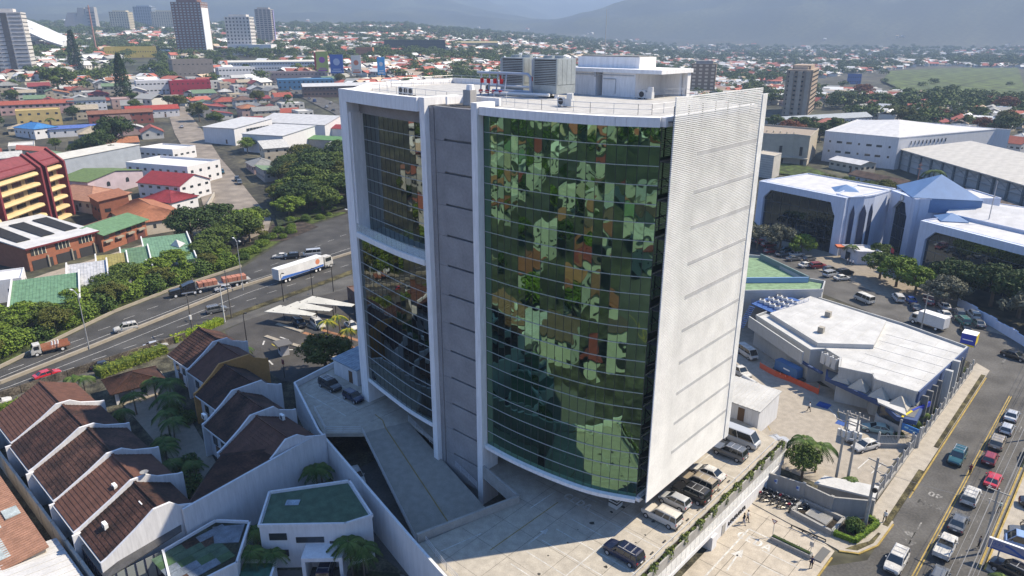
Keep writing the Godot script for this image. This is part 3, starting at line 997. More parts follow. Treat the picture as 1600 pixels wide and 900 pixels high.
func build_roads() -> void:
	var asph := mt("asphalt_old", C(0.135, 0.13, 0.123), 0.9, "asphalt")
	var hw := mt("asphalt_highway", C(0.085, 0.083, 0.08), 0.9, "asphalt")
	var pave := mt("paving", C(0.42, 0.38, 0.32), 0.9, "concrete")
	var yel := mt("paint_yellow", C(0.50, 0.36, 0.10), 0.8, "roof")
	var whi := mt("paint_white", C(0.72, 0.71, 0.68), 0.8, "roof")
	# base of the whole block under lots and houses
	ground_sheet("pavement", [-135, 20, -19, 20, -19, -152, -135, -152], G + 0.004, mt("block_ground", C(0.20, 0.19, 0.13), 0.95, "soil"))
	# street on the right, running along z
	var road := ground_sheet("road", [-15.2, -78.5, -18.5, -74, -18.5, 40, 6, 40, 6, -84, -4.9, -86, -4.9, -155, -15.2, -155], G + 0.02, asph)
	ground_sheet("road", [-15.2, -146, -4.9, -146, 60, -130, 60, -148, -4.9, -166, -30, -171, -60, -186, -90, -207, -300, -330, -300, -318, -95, -192, -62, -172, -33, -160], G + 0.024, asph)
	var worn := mt("paint_worn", C(0.44, 0.43, 0.41), 0.85, "soil")
	var m := MB.new()
	strip(m, [-10.55, 20, -10.55, -138], G + 0.032, 0.14); strip(m, [-10.25, 20, -10.25, -138], G + 0.032, 0.14)
	strip(m, [-5.2, -86, -5.2, -150], G + 0.032, 0.22); strip(m, [-15.0, -95, -15.0, -142], G + 0.032, 0.16)
	struct("lane_line", m, yel, road)
	m = MB.new()
	for i in 14:
		strip(m, [-7.2, -80.0 - i * 5.0, -7.2, -82.2 - i * 5.0], G + 0.032, 0.1)
	strip(m, [-12.4, -82.5, -12.4, -90.5], G + 0.032, 0.16)
	# arrow heads: ahead and right
	for q in [[-12.4, -84.2, -13.1, -85.8, -11.7, -85.8], [-13.6, -87.0, -12.4, -86.2, -12.4, -88.0], [-14.2, -152, -13.8, -152, -13.8, -158, -14.2, -158]]:
		m.sheet(V2(q), G + 0.032)
	for i in 5: strip(m, [-40.0 + i * 4.5, -163.2 - 0.2 * i, -38.0 + i * 4.5, -163.2 - 0.2 * i], G + 0.034, 0.12)
	struct("road_marking", m, worn, road)
	text_flat("40", 1.15, worn, "speed_marking", road, Vector3(-12.6, G + 0.034, -98.0), 180)
	text_flat("KPH", 1.1, worn, "speed_marking", road, Vector3(-12.6, G + 0.034, -95.2), 180)
	# pavement with kerb and planted strip
	var kb := MB.new()
	kb.prism(V2([-17.9, -90, -15.3, -88, -15.1, -147, -17.6, -149, -17.9, -143]), G + 0.01, G + 0.14)
	kb.prism(V2([-30, -79.5, -18.2, -77.9, -16.4, -79.0, -15.2, -82.0, -15.0, -88.0, -17.9, -90, -19.0, -86, -30, -82]), G + 0.01, G + 0.135)
	kb.prism(V2([-4.6, -86, 8, -84, 8, -150, -4.6, -150]), G + 0.01, G + 0.14)
	struct("sidewalk", kb, pave)
	m = MB.new()
	m.bar(Vector3(-4.66, G + 0.075, -86), Vector3(-4.66, G + 0.075, -150), 0.2, 0.16)
	for s in [[-18.2, -77.75, -16.3, -78.85], [-16.3, -78.85, -15.1, -81.9], [-15.1, -81.9, -14.9, -87.5], [-18.6, -60, -18.4, -76], [-15.0, -97, -14.95, -143]]:
		m.bar(Vector3(s[0], G + 0.08, s[1]), Vector3(s[2], G + 0.08, s[3]), 0.2, 0.17)
	struct("kerb", m, yel)
	var dry := mt("dry_verge", C(0.23, 0.20, 0.09), 0.95, "soil")
	m = MB.new()
	m.prism(V2([-15.9, -86.5, -15.25, -86.5, -15.2, -103, -15.9, -103]), G + 0.13, G + 0.16)
	m.prism(V2([-15.9, -111, -15.25, -111, -15.2, -144, -15.9, -144]), G + 0.13, G + 0.16)
	m.prism(V2([-17.8, -78.6, -16.6, -79.3, -15.6, -82, -15.5, -84.5, -15.8, -84.5, -16.1, -82, -17.2, -80]), G + 0.13, G + 0.155)
	struct("verge", m, dry)
	var lot := ground_sheet("parking_lot", [-30.0, -36, -18.6, -36, -18.6, -77.5, -30.0, -82.5], G + 0.03, mt("lot_pale", C(0.47, 0.42, 0.35), 0.9, "concrete"))
	m = MB.new()
	strip(m, [-28, -50, -28, -74.35, -24.3, -74.35], G + 0.038, 0.2)
	for z in [-71.7, -69.2, -66.7, -64.2, -61.7]: strip(m, [-25.1, z, -20.7, z], G + 0.038, 0.13)
	strip(m, [-26.6, -65.6, -26.9, -69.0], G + 0.038, 0.2)
	m.sheet(V2([-27.6, -68.6, -26.3, -68.8, -26.8, -70.3]), G + 0.038)
	struct("road_marking", m, whi, lot)
	m = MB.new()
	for i in 10: strip(m, [-29.9, -40.0 - i * 4.2, -18.7, -40.0 - i * 4.2], G + 0.034, 0.05)
	for i in 3: strip(m, [-27.2 + i * 3.1, -36, -27.2 + i * 3.1, -78.5], G + 0.034, 0.05)
	struct("slab_joint", m, mt("joint_grime", C(0.32, 0.29, 0.25), 0.9, "soil"), lot)
	text_flat("CEDA", 1.25, whi, "give_way_marking", lot, Vector3(-26.5, G + 0.04, -72.6), 0)
	# bank forecourt
	var fc := ground_sheet("parking_lot", [-60, -92, -19, -89.5, -19, -120, -36, -120, -60, -141], G + 0.026, mt("forecourt", C(0.38, 0.34, 0.285), 0.9, "concrete"))
	m = MB.new()
	for q in [[-30.5, -112.5, -28.5, -108.5], [-44, -112, -40, -104], [-40, -104, -36, -99]]: strip(m, q, G + 0.034, 0.14)
	struct("stall_line", m, yel, fc)
	m = MB.new()
	for q in [[-22, -101.5, -22.4, -97.5], [-20.2, -101.5, -20.6, -97.5], [-29.5, -110, -26, -104], [-33, -114, -30, -110.5]]: strip(m, q, G + 0.034, 0.13)
	struct("stall_line", m, whi, fc)
	m = MB.new()
	for q in [[-32.9, -113.0], [-28.4, -109.2]]: m.sheet(V2([q[0] - 1, q[1] - 1, q[0] + 1, q[1] - 1, q[0] + 1, q[1] + 1, q[0] - 1, q[1] + 1]), G + 0.036)
	struct("disabled_bay_marking", m, mt("paint_blue", C(0.03, 0.10, 0.38), 0.7, "roof"), fc)
	ground_sheet("brick_pad", [-46.5, -103.5, -40, -100.5, -38.5, -103.5, -44.8, -107], G + 0.034, mt("brick_paving", C(0.34, 0.17, 0.09), 0.9, "concrete"), fc)
	# parking on the far side of the cross street
	ground_sheet("parking_lot", [-36, -163, -62, -176.5, -92, -197, -100, -212, -60, -204, -44, -204, -14, -170, 30, -160, 30, -150], G + 0.018, mt("lot_tan", C(0.27, 0.235, 0.19), 0.9, "concrete"))


func arc(ctrl: Array, n: int) -> Array:   # n + 1 points along a smooth line through the control points
	var cv := Curve2D.new()
	cv.bake_interval = 0.1
	for i in ctrl.size():
		var p: Vector2 = ctrl[i]
		var a: Vector2 = ctrl[maxi(i - 1, 0)]; var b: Vector2 = ctrl[mini(i + 1, ctrl.size() - 1)]
		var t := (b - a) / 6.0
		cv.add_point(p, -t, t)
	var L := cv.get_baked_length()
	var out := []
	for i in n + 1: out.append(cv.sample_baked(L * i / n, true))
	return out


func pane_meshes(w: float, h: float, n: int, amp: float) -> Array:
	var out := []
	for q in n:
		rng.seed = 900 + q
		var ph := [rng.randf() * TAU, rng.randf() * TAU, rng.randf_range(2.0, 4.4), rng.randf_range(1.6, 3.6), rng.randf_range(-1.2, 1.2), rng.randf() * TAU]
		var v := PackedVector3Array(); var nn := PackedVector3Array(); var ix := PackedInt32Array()
		var nx := 8; var ny := 12
		for j in ny + 1:
			for i in nx + 1:
				var x := (float(i) / nx - 0.5) * w; var y := (float(j) / ny - 0.5) * h
				var f := func(a: float, b: float) -> float: return amp * (sin(a * ph[2] + ph[0]) * cos(b * ph[3] + ph[1]) * 0.6 + 0.4 * sin(a * ph[4] * 2.0 + b * 2.6 + ph[5])) + amp * 0.9 * (a * a / (w * w) + b * b / (h * h))
				var e := 0.01
				v.append(Vector3(x, y, f.call(x, y)))
				nn.append(Vector3(-(f.call(x + e, y) - f.call(x - e, y)) / (2 * e), -(f.call(x, y + e) - f.call(x, y - e)) / (2 * e), 1.0).normalized())
		for j in ny:
			for i in nx:
				var a := j * (nx + 1) + i
				ix.append_array([a, a + nx + 2, a + 1, a, a + nx + 1, a + nx + 2])
		var ar := []; ar.resize(Mesh.ARRAY_MAX)
		ar[Mesh.ARRAY_VERTEX] = v; ar[Mesh.ARRAY_NORMAL] = nn; ar[Mesh.ARRAY_INDEX] = ix
		var m := ArrayMesh.new(); m.add_surface_from_arrays(Mesh.PRIMITIVE_TRIANGLES, ar)
		out.append(m)
	return out


func curtain(o: Node3D, called: String, pts: Array, y0: float, rows: int, rh: float, glass: Material, amp: float, tilt: float, s: int, most: int) -> void:
	var cw := Node3D.new(); cw.name = called
	o.add_child(cw, true)
	var w: float = pts[0].distance_to(pts[1])
	var ms := pane_meshes(w - 0.05, rh - 0.06, 14, amp)
	var dark := mt("mullion_dark", C(0.03, 0.035, 0.035), 0.5, "")
	var pale := mt("mullion_pale", C(0.42, 0.44, 0.45), 0.4, "", 0.3)
	rng.seed = s
	var rest := []
	var cnt := 0
	for r in rows:
		for i in pts.size() - 1:
			var a: Vector2 = pts[i]; var b: Vector2 = pts[i + 1]
			var mid := (a + b) * 0.5; var d := (b - a).normalized()
			var yaw := atan2(-d.y, d.x)
			var bs := Basis(Vector3.UP, yaw + rng.randf_range(-tilt, tilt)) * Basis(Vector3.RIGHT, rng.randf_range(-tilt, tilt))
			var tr := Transform3D(bs, Vector3(mid.x, y0 + rh * (rows - 1 - r + 0.5), mid.y))
			var m: Mesh = ms[rng.randi() % ms.size()]
			if cnt < most:
				var p := put("glass_pane", m, glass, cw); p.transform = tr
			else:
				rest.append([m, tr])
			cnt += 1
	if rest.size():
		var st := SurfaceTool.new()
		st.begin(Mesh.PRIMITIVE_TRIANGLES)
		for e in rest: st.append_from(e[0], 0, e[1])
		var p := put("lower_glass_panes", st.commit(), glass, cw)
		p.set_meta("kind", "stuff")
	var H := rows * rh
	for i in pts.size():
		var mb := MB.new(); mb.box(Vector3(pts[i].x, y0 + H * 0.5, pts[i].y), Vector3(0.05, H, 0.04))
		put("vertical_mullion", mb, dark, cw)
	for r in rows + 1:
		var mb := MB.new()
		for i in pts.size() - 1:
			mb.bar(Vector3(pts[i].x, y0 + r * rh, pts[i].y + 0.02), Vector3(pts[i + 1].x, y0 + r * rh, pts[i + 1].y + 0.02), 0.1, 0.06)
		put("horizontal_mullion", mb, pale, cw)


func build_tower() -> void:
	var o := thing("office_tower", "tall office tower with green mirror glass front, grey shaft and white louvred side", "building")
	var white := mt("tower_white", C(0.88, 0.87, 0.87), 0.7, "plaster")
	var grey := mt("tower_grey", C(0.33, 0.32, 0.325), 0.75, "plaster")
	var core_m := mt("core_grey", C(0.25, 0.25, 0.25), 0.8, "")
	var gg := mt("mirror_glass_green", C(0.145, 0.255, 0.16), 0.015, "", 1.0)
	var gd := mt("mirror_glass_dark", C(0.20, 0.225, 0.205), 0.015, "", 1.0)
	var R := arc([Vector2(-55.9, -56.1), Vector2(-51, -56.0), Vector2(-45, -56.5), Vector2(-40, -57.5), Vector2(-35.6, -59.5)], 20)
	var Lf := arc([Vector2(-82.2, -57.0), Vector2(-76, -55.9), Vector2(-70, -55.0), Vector2(-64.8, -54.7)], 14)
	# body behind the glass
	var mb := MB.new()
	var pl := PackedVector2Array()
	for p in Lf: pl.append(p + Vector2(0, -2.3))
	for p in R: pl.append(p + Vector2(-0.15, -0.25))
	pl.append(Vector2(-35.9, -79)); pl.append(Vector2(-50, -88)); pl.append(Vector2(-92.8, -86)); pl.append(Vector2(-91.8, -68))
	mb.prism(pl, 3.6, 45.6, true)
	put("core", mb, core_m, o)
	curtain(o, "right_curtain_wall", R, 4.0, 22, 1.88, gg, 0.0026, 0.0030, 12, 300)
	curtain(o, "lower_left_curtain_wall", Lf, 4.0, 12, 1.87, gd, 0.0014, 0.0016, 33, 168)
	var Lu := []
	for p in Lf: Lu.append(p + Vector2(0, -1.9))
	curtain(o, "upper_left_curtain_wall", Lu, 27.3, 9, 1.82, gd, 0.0014, 0.0016, 44, 126)
	# white frame of the left bay
	mb = MB.new()
	mb.span(-83.9, -82.2, -5, 46.8, -59.6, -56.6); put("fin", mb, white, o)
	mb = MB.new(); mb.span(-82.2, -81.9, 27.2, 43.8, -59.3, -56.9); put("reveal_wall", mb, white, o)
	mb = MB.new(); mb.span(-64.8, -63.9, -5, 46.8, -60.0, -54.5); put("fin", mb, white, o)
	mb = MB.new()
	for i in Lf.size() - 1:
		mb.bar(Vector3(Lf[i].x, 46.0, Lf[i].y + 0.1), Vector3(Lf[i + 1].x, 46.0, Lf[i + 1].y + 0.1), 0.9, 1.6)
	put("top_beam", mb, white, o)
	mb = MB.new()
	for i in Lf.size() - 1:
		mb.bar(Vector3(Lf[i].x, 44.5, Lf[i].y - 1.75), Vector3(Lf[i + 1].x, 44.5, Lf[i + 1].y - 1.75), 0.5, 1.8)
	put("header_panel", mb, grey, o)
	mb = MB.new()
	for i in Lf.size() - 1:
		mb.bar(Vector3(Lf[i].x, 26.85, Lf[i].y - 0.8), Vector3(Lf[i + 1].x, 26.85, Lf[i + 1].y - 0.8), 2.4, 0.75)
	put("balcony_slab", mb, white, o)
	mb = MB.new()
	for i in Lf.size() - 1:
		mb.bar(Vector3(Lf[i].x, 27.9, Lf[i].y + 0.2), Vector3(Lf[i + 1].x, 27.9, Lf[i + 1].y + 0.2), 0.05, 1.2)
	var gb := mt("balustrade_glass", C(0.55, 0.62, 0.6), 0.03, "")
	gb.transparency = BaseMaterial3D.TRANSPARENCY_ALPHA
	gb.albedo_color.a = 0.22
	put("glass_balustrade", mb, gb, o)
	mb = MB.new()
	for i in Lf.size() - 1:
		mb.bar(Vector3(Lf[i].x, 3.8, Lf[i].y + 0.05), Vector3(Lf[i + 1].x, 3.8, Lf[i + 1].y + 0.05), 0.5, 0.4)
	put("bottom_band", mb, white, o)
	# grey shaft with its panels and slots
	mb = MB.new(); mb.span(-63.9, -56.9, -5, 45.9, -60, -55.75); put("shaft", mb, grey, o)
	for k in 13:
		var y := 45.85 - 3.8 * k
		var y1 := maxf(y - 3.8, -5.0)
		mb = MB.new()
		mb.span(-63.1, -56.95, y1 + 0.26, y, -55.75, -55.3)
		mb.span(-63.1, -61.6, y1 + 0.04, y1 + 0.26, -55.75, -55.3)
		put("shaft_panel", mb, grey, o)
	mb = MB.new(); mb.span(-63.9, -63.15, -5, 45.9, -55.75, -55.2); put("corner_strip", mb, grey, o)
	mb = MB.new(); mb.span(-56.9, -55.98, -5, 46.6, -58, -55.15); put("fin", mb, white, o)
	for q in [[-82.4, 0], [-82.4, 1], [-82.4, 2], [-82.4, 3], [-82.4, 4], [-82.4, 5], [-82.4, 6], [-82.4, 7], [-82.4, 8]]:
		mb = MB.new(); mb.box(Vector3(-84.15, 7.5 + 4.2 * q[1], -57.2), Vector3(0.5, 0.25, 0.4)); put("bracket", mb, white, o)
	# slab edges of the right bay
	for e in [["roof_edge", 45.78, 0.9, 0.55], ["bottom_band", 3.8, 0.45, 0.35]]:
		mb = MB.new()
		var rr: float = e[3]
		for i in R.size() - 1:
			mb.bar(Vector3(R[i].x, e[1], R[i].y + rr * 0.5), Vector3(R[i + 1].x, e[1], R[i + 1].y + rr * 0.5), 0.9, e[2])
		mb.bar(Vector3(-35.55, e[1], -59.35), Vector3(-35.55, e[1], -78.8), 0.9, e[2])
		put(e[0], mb, white, o)
	# roof floor
	mb = MB.new()
	var rp := pl.duplicate()
	for i in Lf.size(): rp[i] += Vector2(0, 2.0)
	mb.prism(rp, 45.62, 45.9)
	put("roof", mb, mt("roof_white", C(0.50, 0.49, 0.47), 0.8, "concrete"), o)
	mb = MB.new()
	for q in [[-83.5, -58.5, -92, -68], [-92, -68, -93, -86], [-93, -86, -72, -87], [-63.3, -60, -63.3, -57.4], [-63.2, -60.1, -57.2, -60.1]]:
		mb = MB.new(); mb.bar(Vector3(q[0], 46.3, q[1]), Vector3(q[2], 46.3, q[3]), 0.3, 0.9); put("parapet", mb, white, o)
	# glazed side wall behind the screen, one sheet per storey, and the steel between wall and screen
	for k in 11:
		mb = MB.new(); mb.span(-35.92, -35.75, 4.1 + 3.8 * k, 7.72 + 3.8 * k, -78.6, -59.7)
		put("side_glazing", mb, gg, o)
	var steel := mt("steel_dark", C(0.055, 0.055, 0.058), 0.5, "")
	for k in 23:
		mb = MB.new()
		mb.bar(Vector3(-35.8, 4.1 + 1.9 * k, -59.75), Vector3(-35.8, 4.1 + 1.9 * k, -78.6), 0.16, 0.08)
		if k % 2 == 0:
			mb.bar(Vector3(-35.0, 4.0 + 1.9 * k, -59.7), Vector3(-35.0, 4.0 + 1.9 * k, -78.6), 1.0, 0.05)
		put("catwalk_beam" if k % 2 == 0 else "side_mullion", mb, steel, o)
	for i in 8:
		mb = MB.new()
		var z := -59.8 - i * 2.68
		mb.box(Vector3(-34.55, 25.5, z), Vector3(0.1, 43.5, 0.1)); mb.box(Vector3(-35.78, 25, z), Vector3(0.1, 42, 0.06))
		for k in 11: mb.bar(Vector3(-35.8, 5.0 + 3.8 * k, z), Vector3(-34.5, 5.9 + 3.8 * k, z), 0.07, 0.07)
		put("screen_post", mb, steel, o)
	# louvre screen
	var slat := mt("louvre_white", C(0.90, 0.90, 0.88), 0.55, "plaster")
	mb = MB.new()
	var y := 3.95
	while y < 48.1:
		mb.span(-34.34, -34.2, y, y + 0.118, -77.85, -59.4)
		y += 0.185
	var sc := put("louvre_screen", mb, slat, o); sc.set_meta("kind", "stuff")
	mb = MB.new(); mb.span(-34.42, -34.12, 3.9, 47.4, -79.0, -77.85); put("screen_end_strip", mb, slat, o)
	for k in 10:
		mb = MB.new(); mb.span(-34.33, -34.19, 8.0 + 3.8 * k, 8.38 + 3.8 * k, -77.8, -64.2)
		put("screen_band", mb, mt("band_grey", C(0.56, 0.56, 0.56), 0.6, "plaster"), o)
	# columns under the building
	for q in [[-39.4, -61.2], [-39.4, -70], [-39.4, -78.5], [-49, -61.5], [-49, -70], [-70, -62], [-70, -72], [-80.5, -62], [-60, -66]]:
		mb = MB.new(); mb.span(q[0] - 0.6, q[0] + 0.6, 0, 3.6, q[1] - 0.6, q[1] + 0.6)
		put("column", mb, mt("column_white", C(0.6, 0.6, 0.58), 0.8, "plaster"), o)
		mb = MB.new()
		for k in 3: mb.span(q[0] - 0.62, q[0] + 0.62, 0.55 + 0.42 * k, 0.75 + 0.42 * k, q[1] - 0.62, q[1] + 0.62)
		put("column_stripe", mb, mt("stripe_black", C(0.02, 0.02, 0.02), 0.8, ""), o)
	mb = MB.new(); mb.span(-90, -44, 0, 3.6, -86, -79); put("lobby_wall", mb, white, o)


func build_rooftop() -> void:
	var white := mt("tower_white", C(0.88, 0.87, 0.87), 0.7, "plaster")
	var steel := mt("cooler_steel", C(0.42, 0.46, 0.47), 0.45, "plaster", 0.3)
	var dark := mt("steel_dark", C(0.055, 0.055, 0.058), 0.5, "")
	var Y := 45.9
	# penthouse
	var o := thing("rooftop_plant_house", "white flat roofed plant house with recessed porch on the tower roof", "plant house", Vector3(0, Y, 0))
	var mb := MB.new(); mb.span(-64, -58.9, 0, 3.0, -87, -80.6); mb.span(-57.8, -52.6, 0, 3.0, -87, -80.6); mb.span(-58.9, -57.8, 0, 3.0, -87, -82.2)
	put("wall", mb, white, o)
	mb = MB.new(); mb.span(-64.2, -48.6, 3.0, 3.5, -88.2, -80.3); put("roof", mb, white, o)
	mb = MB.new(); mb.span(-52.6, -49.6, 0, 3.0, -87.6, -86.6); mb.span(-49.5, -48.8, 0, 3.0, -88, -87.2); put("porch_wall", mb, white, o)
	mb = MB.new(); mb.span(-63.5, -53.4, 3.5, 4.9, -86.6, -82.6); put("upper_block", mb, white, o)
	mb = MB.new(); mb.span(-63.2, -53.7, 4.9, 5.05, -86.3, -82.9); put("upper_roof", mb, mt("roof_grey", C(0.3, 0.3, 0.29), 0.8, "concrete"), o)
	mb = MB.new()
	mb.tube(Vector3(-57.6, 2.2, -80.5), Vector3(-55.6, 2.2, -80.5), 0.05); mb.tube(Vector3(-55.6, 2.2, -80.5), Vector3(-55.6, 0.3, -80.5), 0.05); mb.tube(Vector3(-64, 2.7, -80.5), Vector3(-52.8, 2.7, -80.5), 0.04); mb.tube(Vector3(-58.9, 3.2, -80.45), Vector3(-58.9, 2.4, -80.45), 0.14)
	put("pipe", mb, mt("galvanised", C(0.42, 0.43, 0.44), 0.45, "", 0.4), o)
	mb = MB.new(); mb.tube(Vector3(-60.0, 5.0, -84), Vector3(-60.0, 11.0, -84), 0.06, 0.03, 6)
	tag(put("lightning_mast", mb, mt("galvanised", C(0.42, 0.43, 0.44), 0.45, "", 0.4), null, Vector3(0, Y, 0)), "thin grey mast rising from the rooftop plant house", "mast")
	# cooling towers
	var first: Node3D = null
	for q in [[-61.0, -74.2, "steel cooling tower standing beside the white rooftop plant house"], [-67.2, -74.8, "steel cooling tower standing behind the red valved pipes"]]:
		if first:
			dup(first, "cooling_tower", q[2], Vector3(q[0], Y, q[1]), 0.0, 1.0, "rooftop cooling towers")
			continue
		o = thing("cooling_tower", q[2], "cooling tower", Vector3(q[0], Y, q[1]), 0.0, "rooftop cooling towers")
		first = o
		mb = MB.new(); mb.span(-1.9, 2.0, 0.6, 4.7, -2.0, 1.7); put("casing", mb, dark, o)
		for k in 14:
			mb = MB.new(); mb.box(Vector3(0, 1.75 + k * 0.21, 1.76), Vector3(3.7, 0.1, 0.16)); put("louvre", mb, steel, o)
		mb = MB.new(); mb.span(-1.95, 2.05, 0.55, 1.6, -2.0, 1.85); put("basin", mb, steel, o)
		for i in 4:
			mb = MB.new(); mb.span(2.0, 2.08, 1.65, 4.7, 1.66 - i * 0.92, 0.80 - i * 0.92); put("side_panel", mb, steel, o)
		for e in [-1.9, 1.95]:
			mb = MB.new(); mb.span(e - 0.1, e + 0.1, 1.6, 4.75, 1.62, 1.82); put("corner_post", mb, steel, o)
		mb = MB.new(); mb.span(-1.95, 2.05, 4.7, 4.85, -2.0, 1.85); put("top_deck", mb, steel, o)
		for e in [-0.9, 1.0]:
			mb = MB.new(); mb.tube(Vector3(e, 4.85, -0.1), Vector3(e, 5.15, -0.1), 0.75, -1, 16); put("fan_stack", mb, steel, o)
		mb = MB.new()
		for e in [-1.7, 1.7]: mb.tube(Vector3(e, 0, 1.4), Vector3(e, 0.55, 1.4), 0.3, -1, 10); mb.tube(Vector3(e, 0, -1.5), Vector3(e, 0.55, -1.5), 0.3, -1, 10)
		put("foot", mb, white, o)
		mb = MB.new(); mb.tube(Vector3(-2.3, 0.2, 1.5), Vector3(-2.3, 4.6, 1.5), 0.14); mb.tube(Vector3(-2.3, 4.6, 1.5), Vector3(-1.6, 4.9, 1.5), 0.14); put("riser_pipe", mb, mt("pipe_blue", C(0.33, 0.37, 0.44), 0.45, "", 0.3), o)
		mb = MB.new(); mb.tube(Vector3(-2.3, 2.0, 1.5), Vector3(-2.3, 2.5, 1.5), 0.26); put("valve", mb, mt("valve_red", C(0.38, 0.02, 0.025), 0.5, ""), o)
	# pipe rack with red valves
	o = thing("pipe_rack", "grey water pipes with red valves in front of the cooling towers", "pipes", Vector3(-68.4, Y, -70.6))
	var pb := mt("pipe_blue", C(0.33, 0.37, 0.44), 0.45, "", 0.3)
	mb = MB.new(); mb.tube(Vector3(-3, 2.9, 0), Vector3(5.2, 2.9, -1.0), 0.17); mb.tube(Vector3(5.2, 2.9, -1.0), Vector3(5.7, 2.5, -1.0), 0.17); mb.tube(Vector3(5.7, 2.5, -1.0), Vector3(5.7, 0.6, -1.0), 0.17); mb.tube(Vector3(5.7, 0.7, -1.0), Vector3(0, 0.7, 0.2), 0.17)
	put("header_pipe", mb, pb, o)
	mb = MB.new(); mb.tube(Vector3(1.0, 0.45, 0.9), Vector3(9.0, 0.45, -0.9), 0.2); mb.tube(Vector3(-2, 1.2, -1.2), Vector3(5, 1.2, -1.8), 0.16); put("main_pipe", mb, mt("pipe_pale", C(0.6, 0.6, 0.6), 0.5, ""), o)
	for i in 4:
		mb = MB.new(); mb.tube(Vector3(-2.4 + i * 1.45, 0, 0.1), Vector3(-2.4 + i * 1.45, 2.9, -0.2 - i * 0.1), 0.1); put("drop_pipe", mb, pb, o)
		mb = MB.new(); mb.tube(Vector3(-1.9 + i * 1.2, 1.6, 0.25), Vector3(-1.9 + i * 1.2, 2.2, 0.25), 0.24, -1, 8); mb.tube(Vector3(-1.9 + i * 1.2, 0.35, 0.5), Vector3(-1.9 + i * 1.2, 0.75, 0.5), 0.26, -1, 8); mb.tube(Vector3(-2.1 + i * 1.2, 0.55, 0.5), Vector3(-1.5 + i * 1.2, 0.55, 0.8), 0.2, -1, 8)
		put("valve", mb, mt("valve_red", C(0.38, 0.02, 0.025), 0.5, ""), o)
	mb = MB.new(); mb.tube(Vector3(-2.5, -0.1, 1.5), Vector3(-2.5, 1.0, 1.5), 0.1); put("hydrant_pipe", mb, mt("valve_red", C(0.38, 0.02, 0.025), 0.5, ""), o)
	# small units
	var acs := [[-79.0, -63.6, "first of three small condensers by the left roof rail"], [-77.6, -63.3, "second of three small condensers by the left roof rail"], [-76.2, -63.0, "third of three small condensers by the left roof rail"], [-51.6, -64.4, "lone grey condenser at the front edge of the tower roof"], [-50.6, -79.4, "small condenser in front of the plant house porch"], [-74.0, -75.5, "dark condenser left of the pipe rack"]]
	for q in acs:
		o = thing("air_conditioner", q[2], "air conditioner", Vector3(q[0], Y, q[1]), 0.0, "rooftop condensers")
		mb = MB.new(); mb.span(-0.5, 0.5, 0.15, 1.05, -0.3, 0.3); put("casing", mb, mt("ac_white", C(0.55, 0.55, 0.54), 0.5, ""), o)
		mb = MB.new(); mb.tube(Vector3(0, 0.6, 0.3), Vector3(0, 0.6, 0.33), 0.36, -1, 14); put("fan_grille", mb, dark, o)
		mb = MB.new(); mb.span(-0.5, -0.35, 0, 0.15, -0.25, 0.25); mb.span(0.35, 0.5, 0, 0.15, -0.25, 0.25); put("foot", mb, dark, o)
		if q[0] > -55.0:
			mb = MB.new(); mb.span(0.55, 1.5, 0.1, 0.9, -0.3, 0.3); mb.tube(Vector3(1.1, 0.9, 0), Vector3(1.1, 1.5, 0), 0.4, -1, 10); put("fan_housing", mb, mt("ac_white", C(0.55, 0.55, 0.54), 0.5, ""), o)
	o = thing("vent_cowl", "pale vent block above the grey shaft", "vent", Vector3(-60.6, Y, -58.6))
	mb = MB.new(); mb.span(-0.6, 0.6, 0, 1.7, -0.5, 0.5); put("block", mb, mt("vent_grey", C(0.42, 0.41, 0.4), 0.8, "plaster"), o)
	mb = MB.new(); mb.tube(Vector3(0.1, 1.7, 0), Vector3(0.1, 2.3, 0), 0.5, 0.4, 10); put("cowl", mb, white, o)
	o = thing("water_tank", "white round tank behind the rooftop cooling tower", "tank", Vector3(-66.0, Y + 3.5, -83))
	mb = MB.new(); mb.span(-2, 1.6, -3.5, 0, -2, 2); put("plinth", mb, white, o)
	mb = MB.new(); mb.tube(Vector3(0, 0, 0), Vector3(0, 1.3, 0), 0.7, -1, 14); mb.tube(Vector3(0, 1.3, 0), Vector3(0, 1.5, 0), 0.7, 0.3, 14); put("shell", mb, white, o)
	# railings
	o = thing("roof_railing", "thin metal railing along the front of the tower roof", "railing", Vector3(0, Y, 0))
	railing(o, [Vector3(-57, 0, -60.2), Vector3(-51, 0, -60.1), Vector3(-45, 0, -60.8), Vector3(-40.2, 0, -62.4), Vector3(-39.2, 0, -63.4), Vector3(-38.6, 0, -78)])
	o = thing("roof_railing", "thin metal railing behind the white frame of the left bay", "railing", Vector3(0, Y, 0))
	railing(o, [Vector3(-85.5, 0, -66), Vector3(-83, 0, -61.5), Vector3(-76, 0, -60.2), Vector3(-64.5, 0, -58.6), Vector3(-62, 0, -62), Vector3(-58, 0, -62)], 1.3)
	o = thing("roof_railing", "thin metal railing at the back edge of the tower roof", "railing", Vector3(0, Y, 0))
	railing(o, [Vector3(-92, 0, -72), Vector3(-92.5, 0, -85.5), Vector3(-78, 0, -86.5), Vector3(-70, 0, -86.8)], 1.3)
	o = thing("roof_railing", "thin metal railing round the porch of the plant house", "railing", Vector3(0, Y, 0))
	railing(o, [Vector3(-52, 0, -81.5), Vector3(-48, 0, -85.5), Vector3(-42, 0, -82.5), Vector3(-37, 0, -79)])


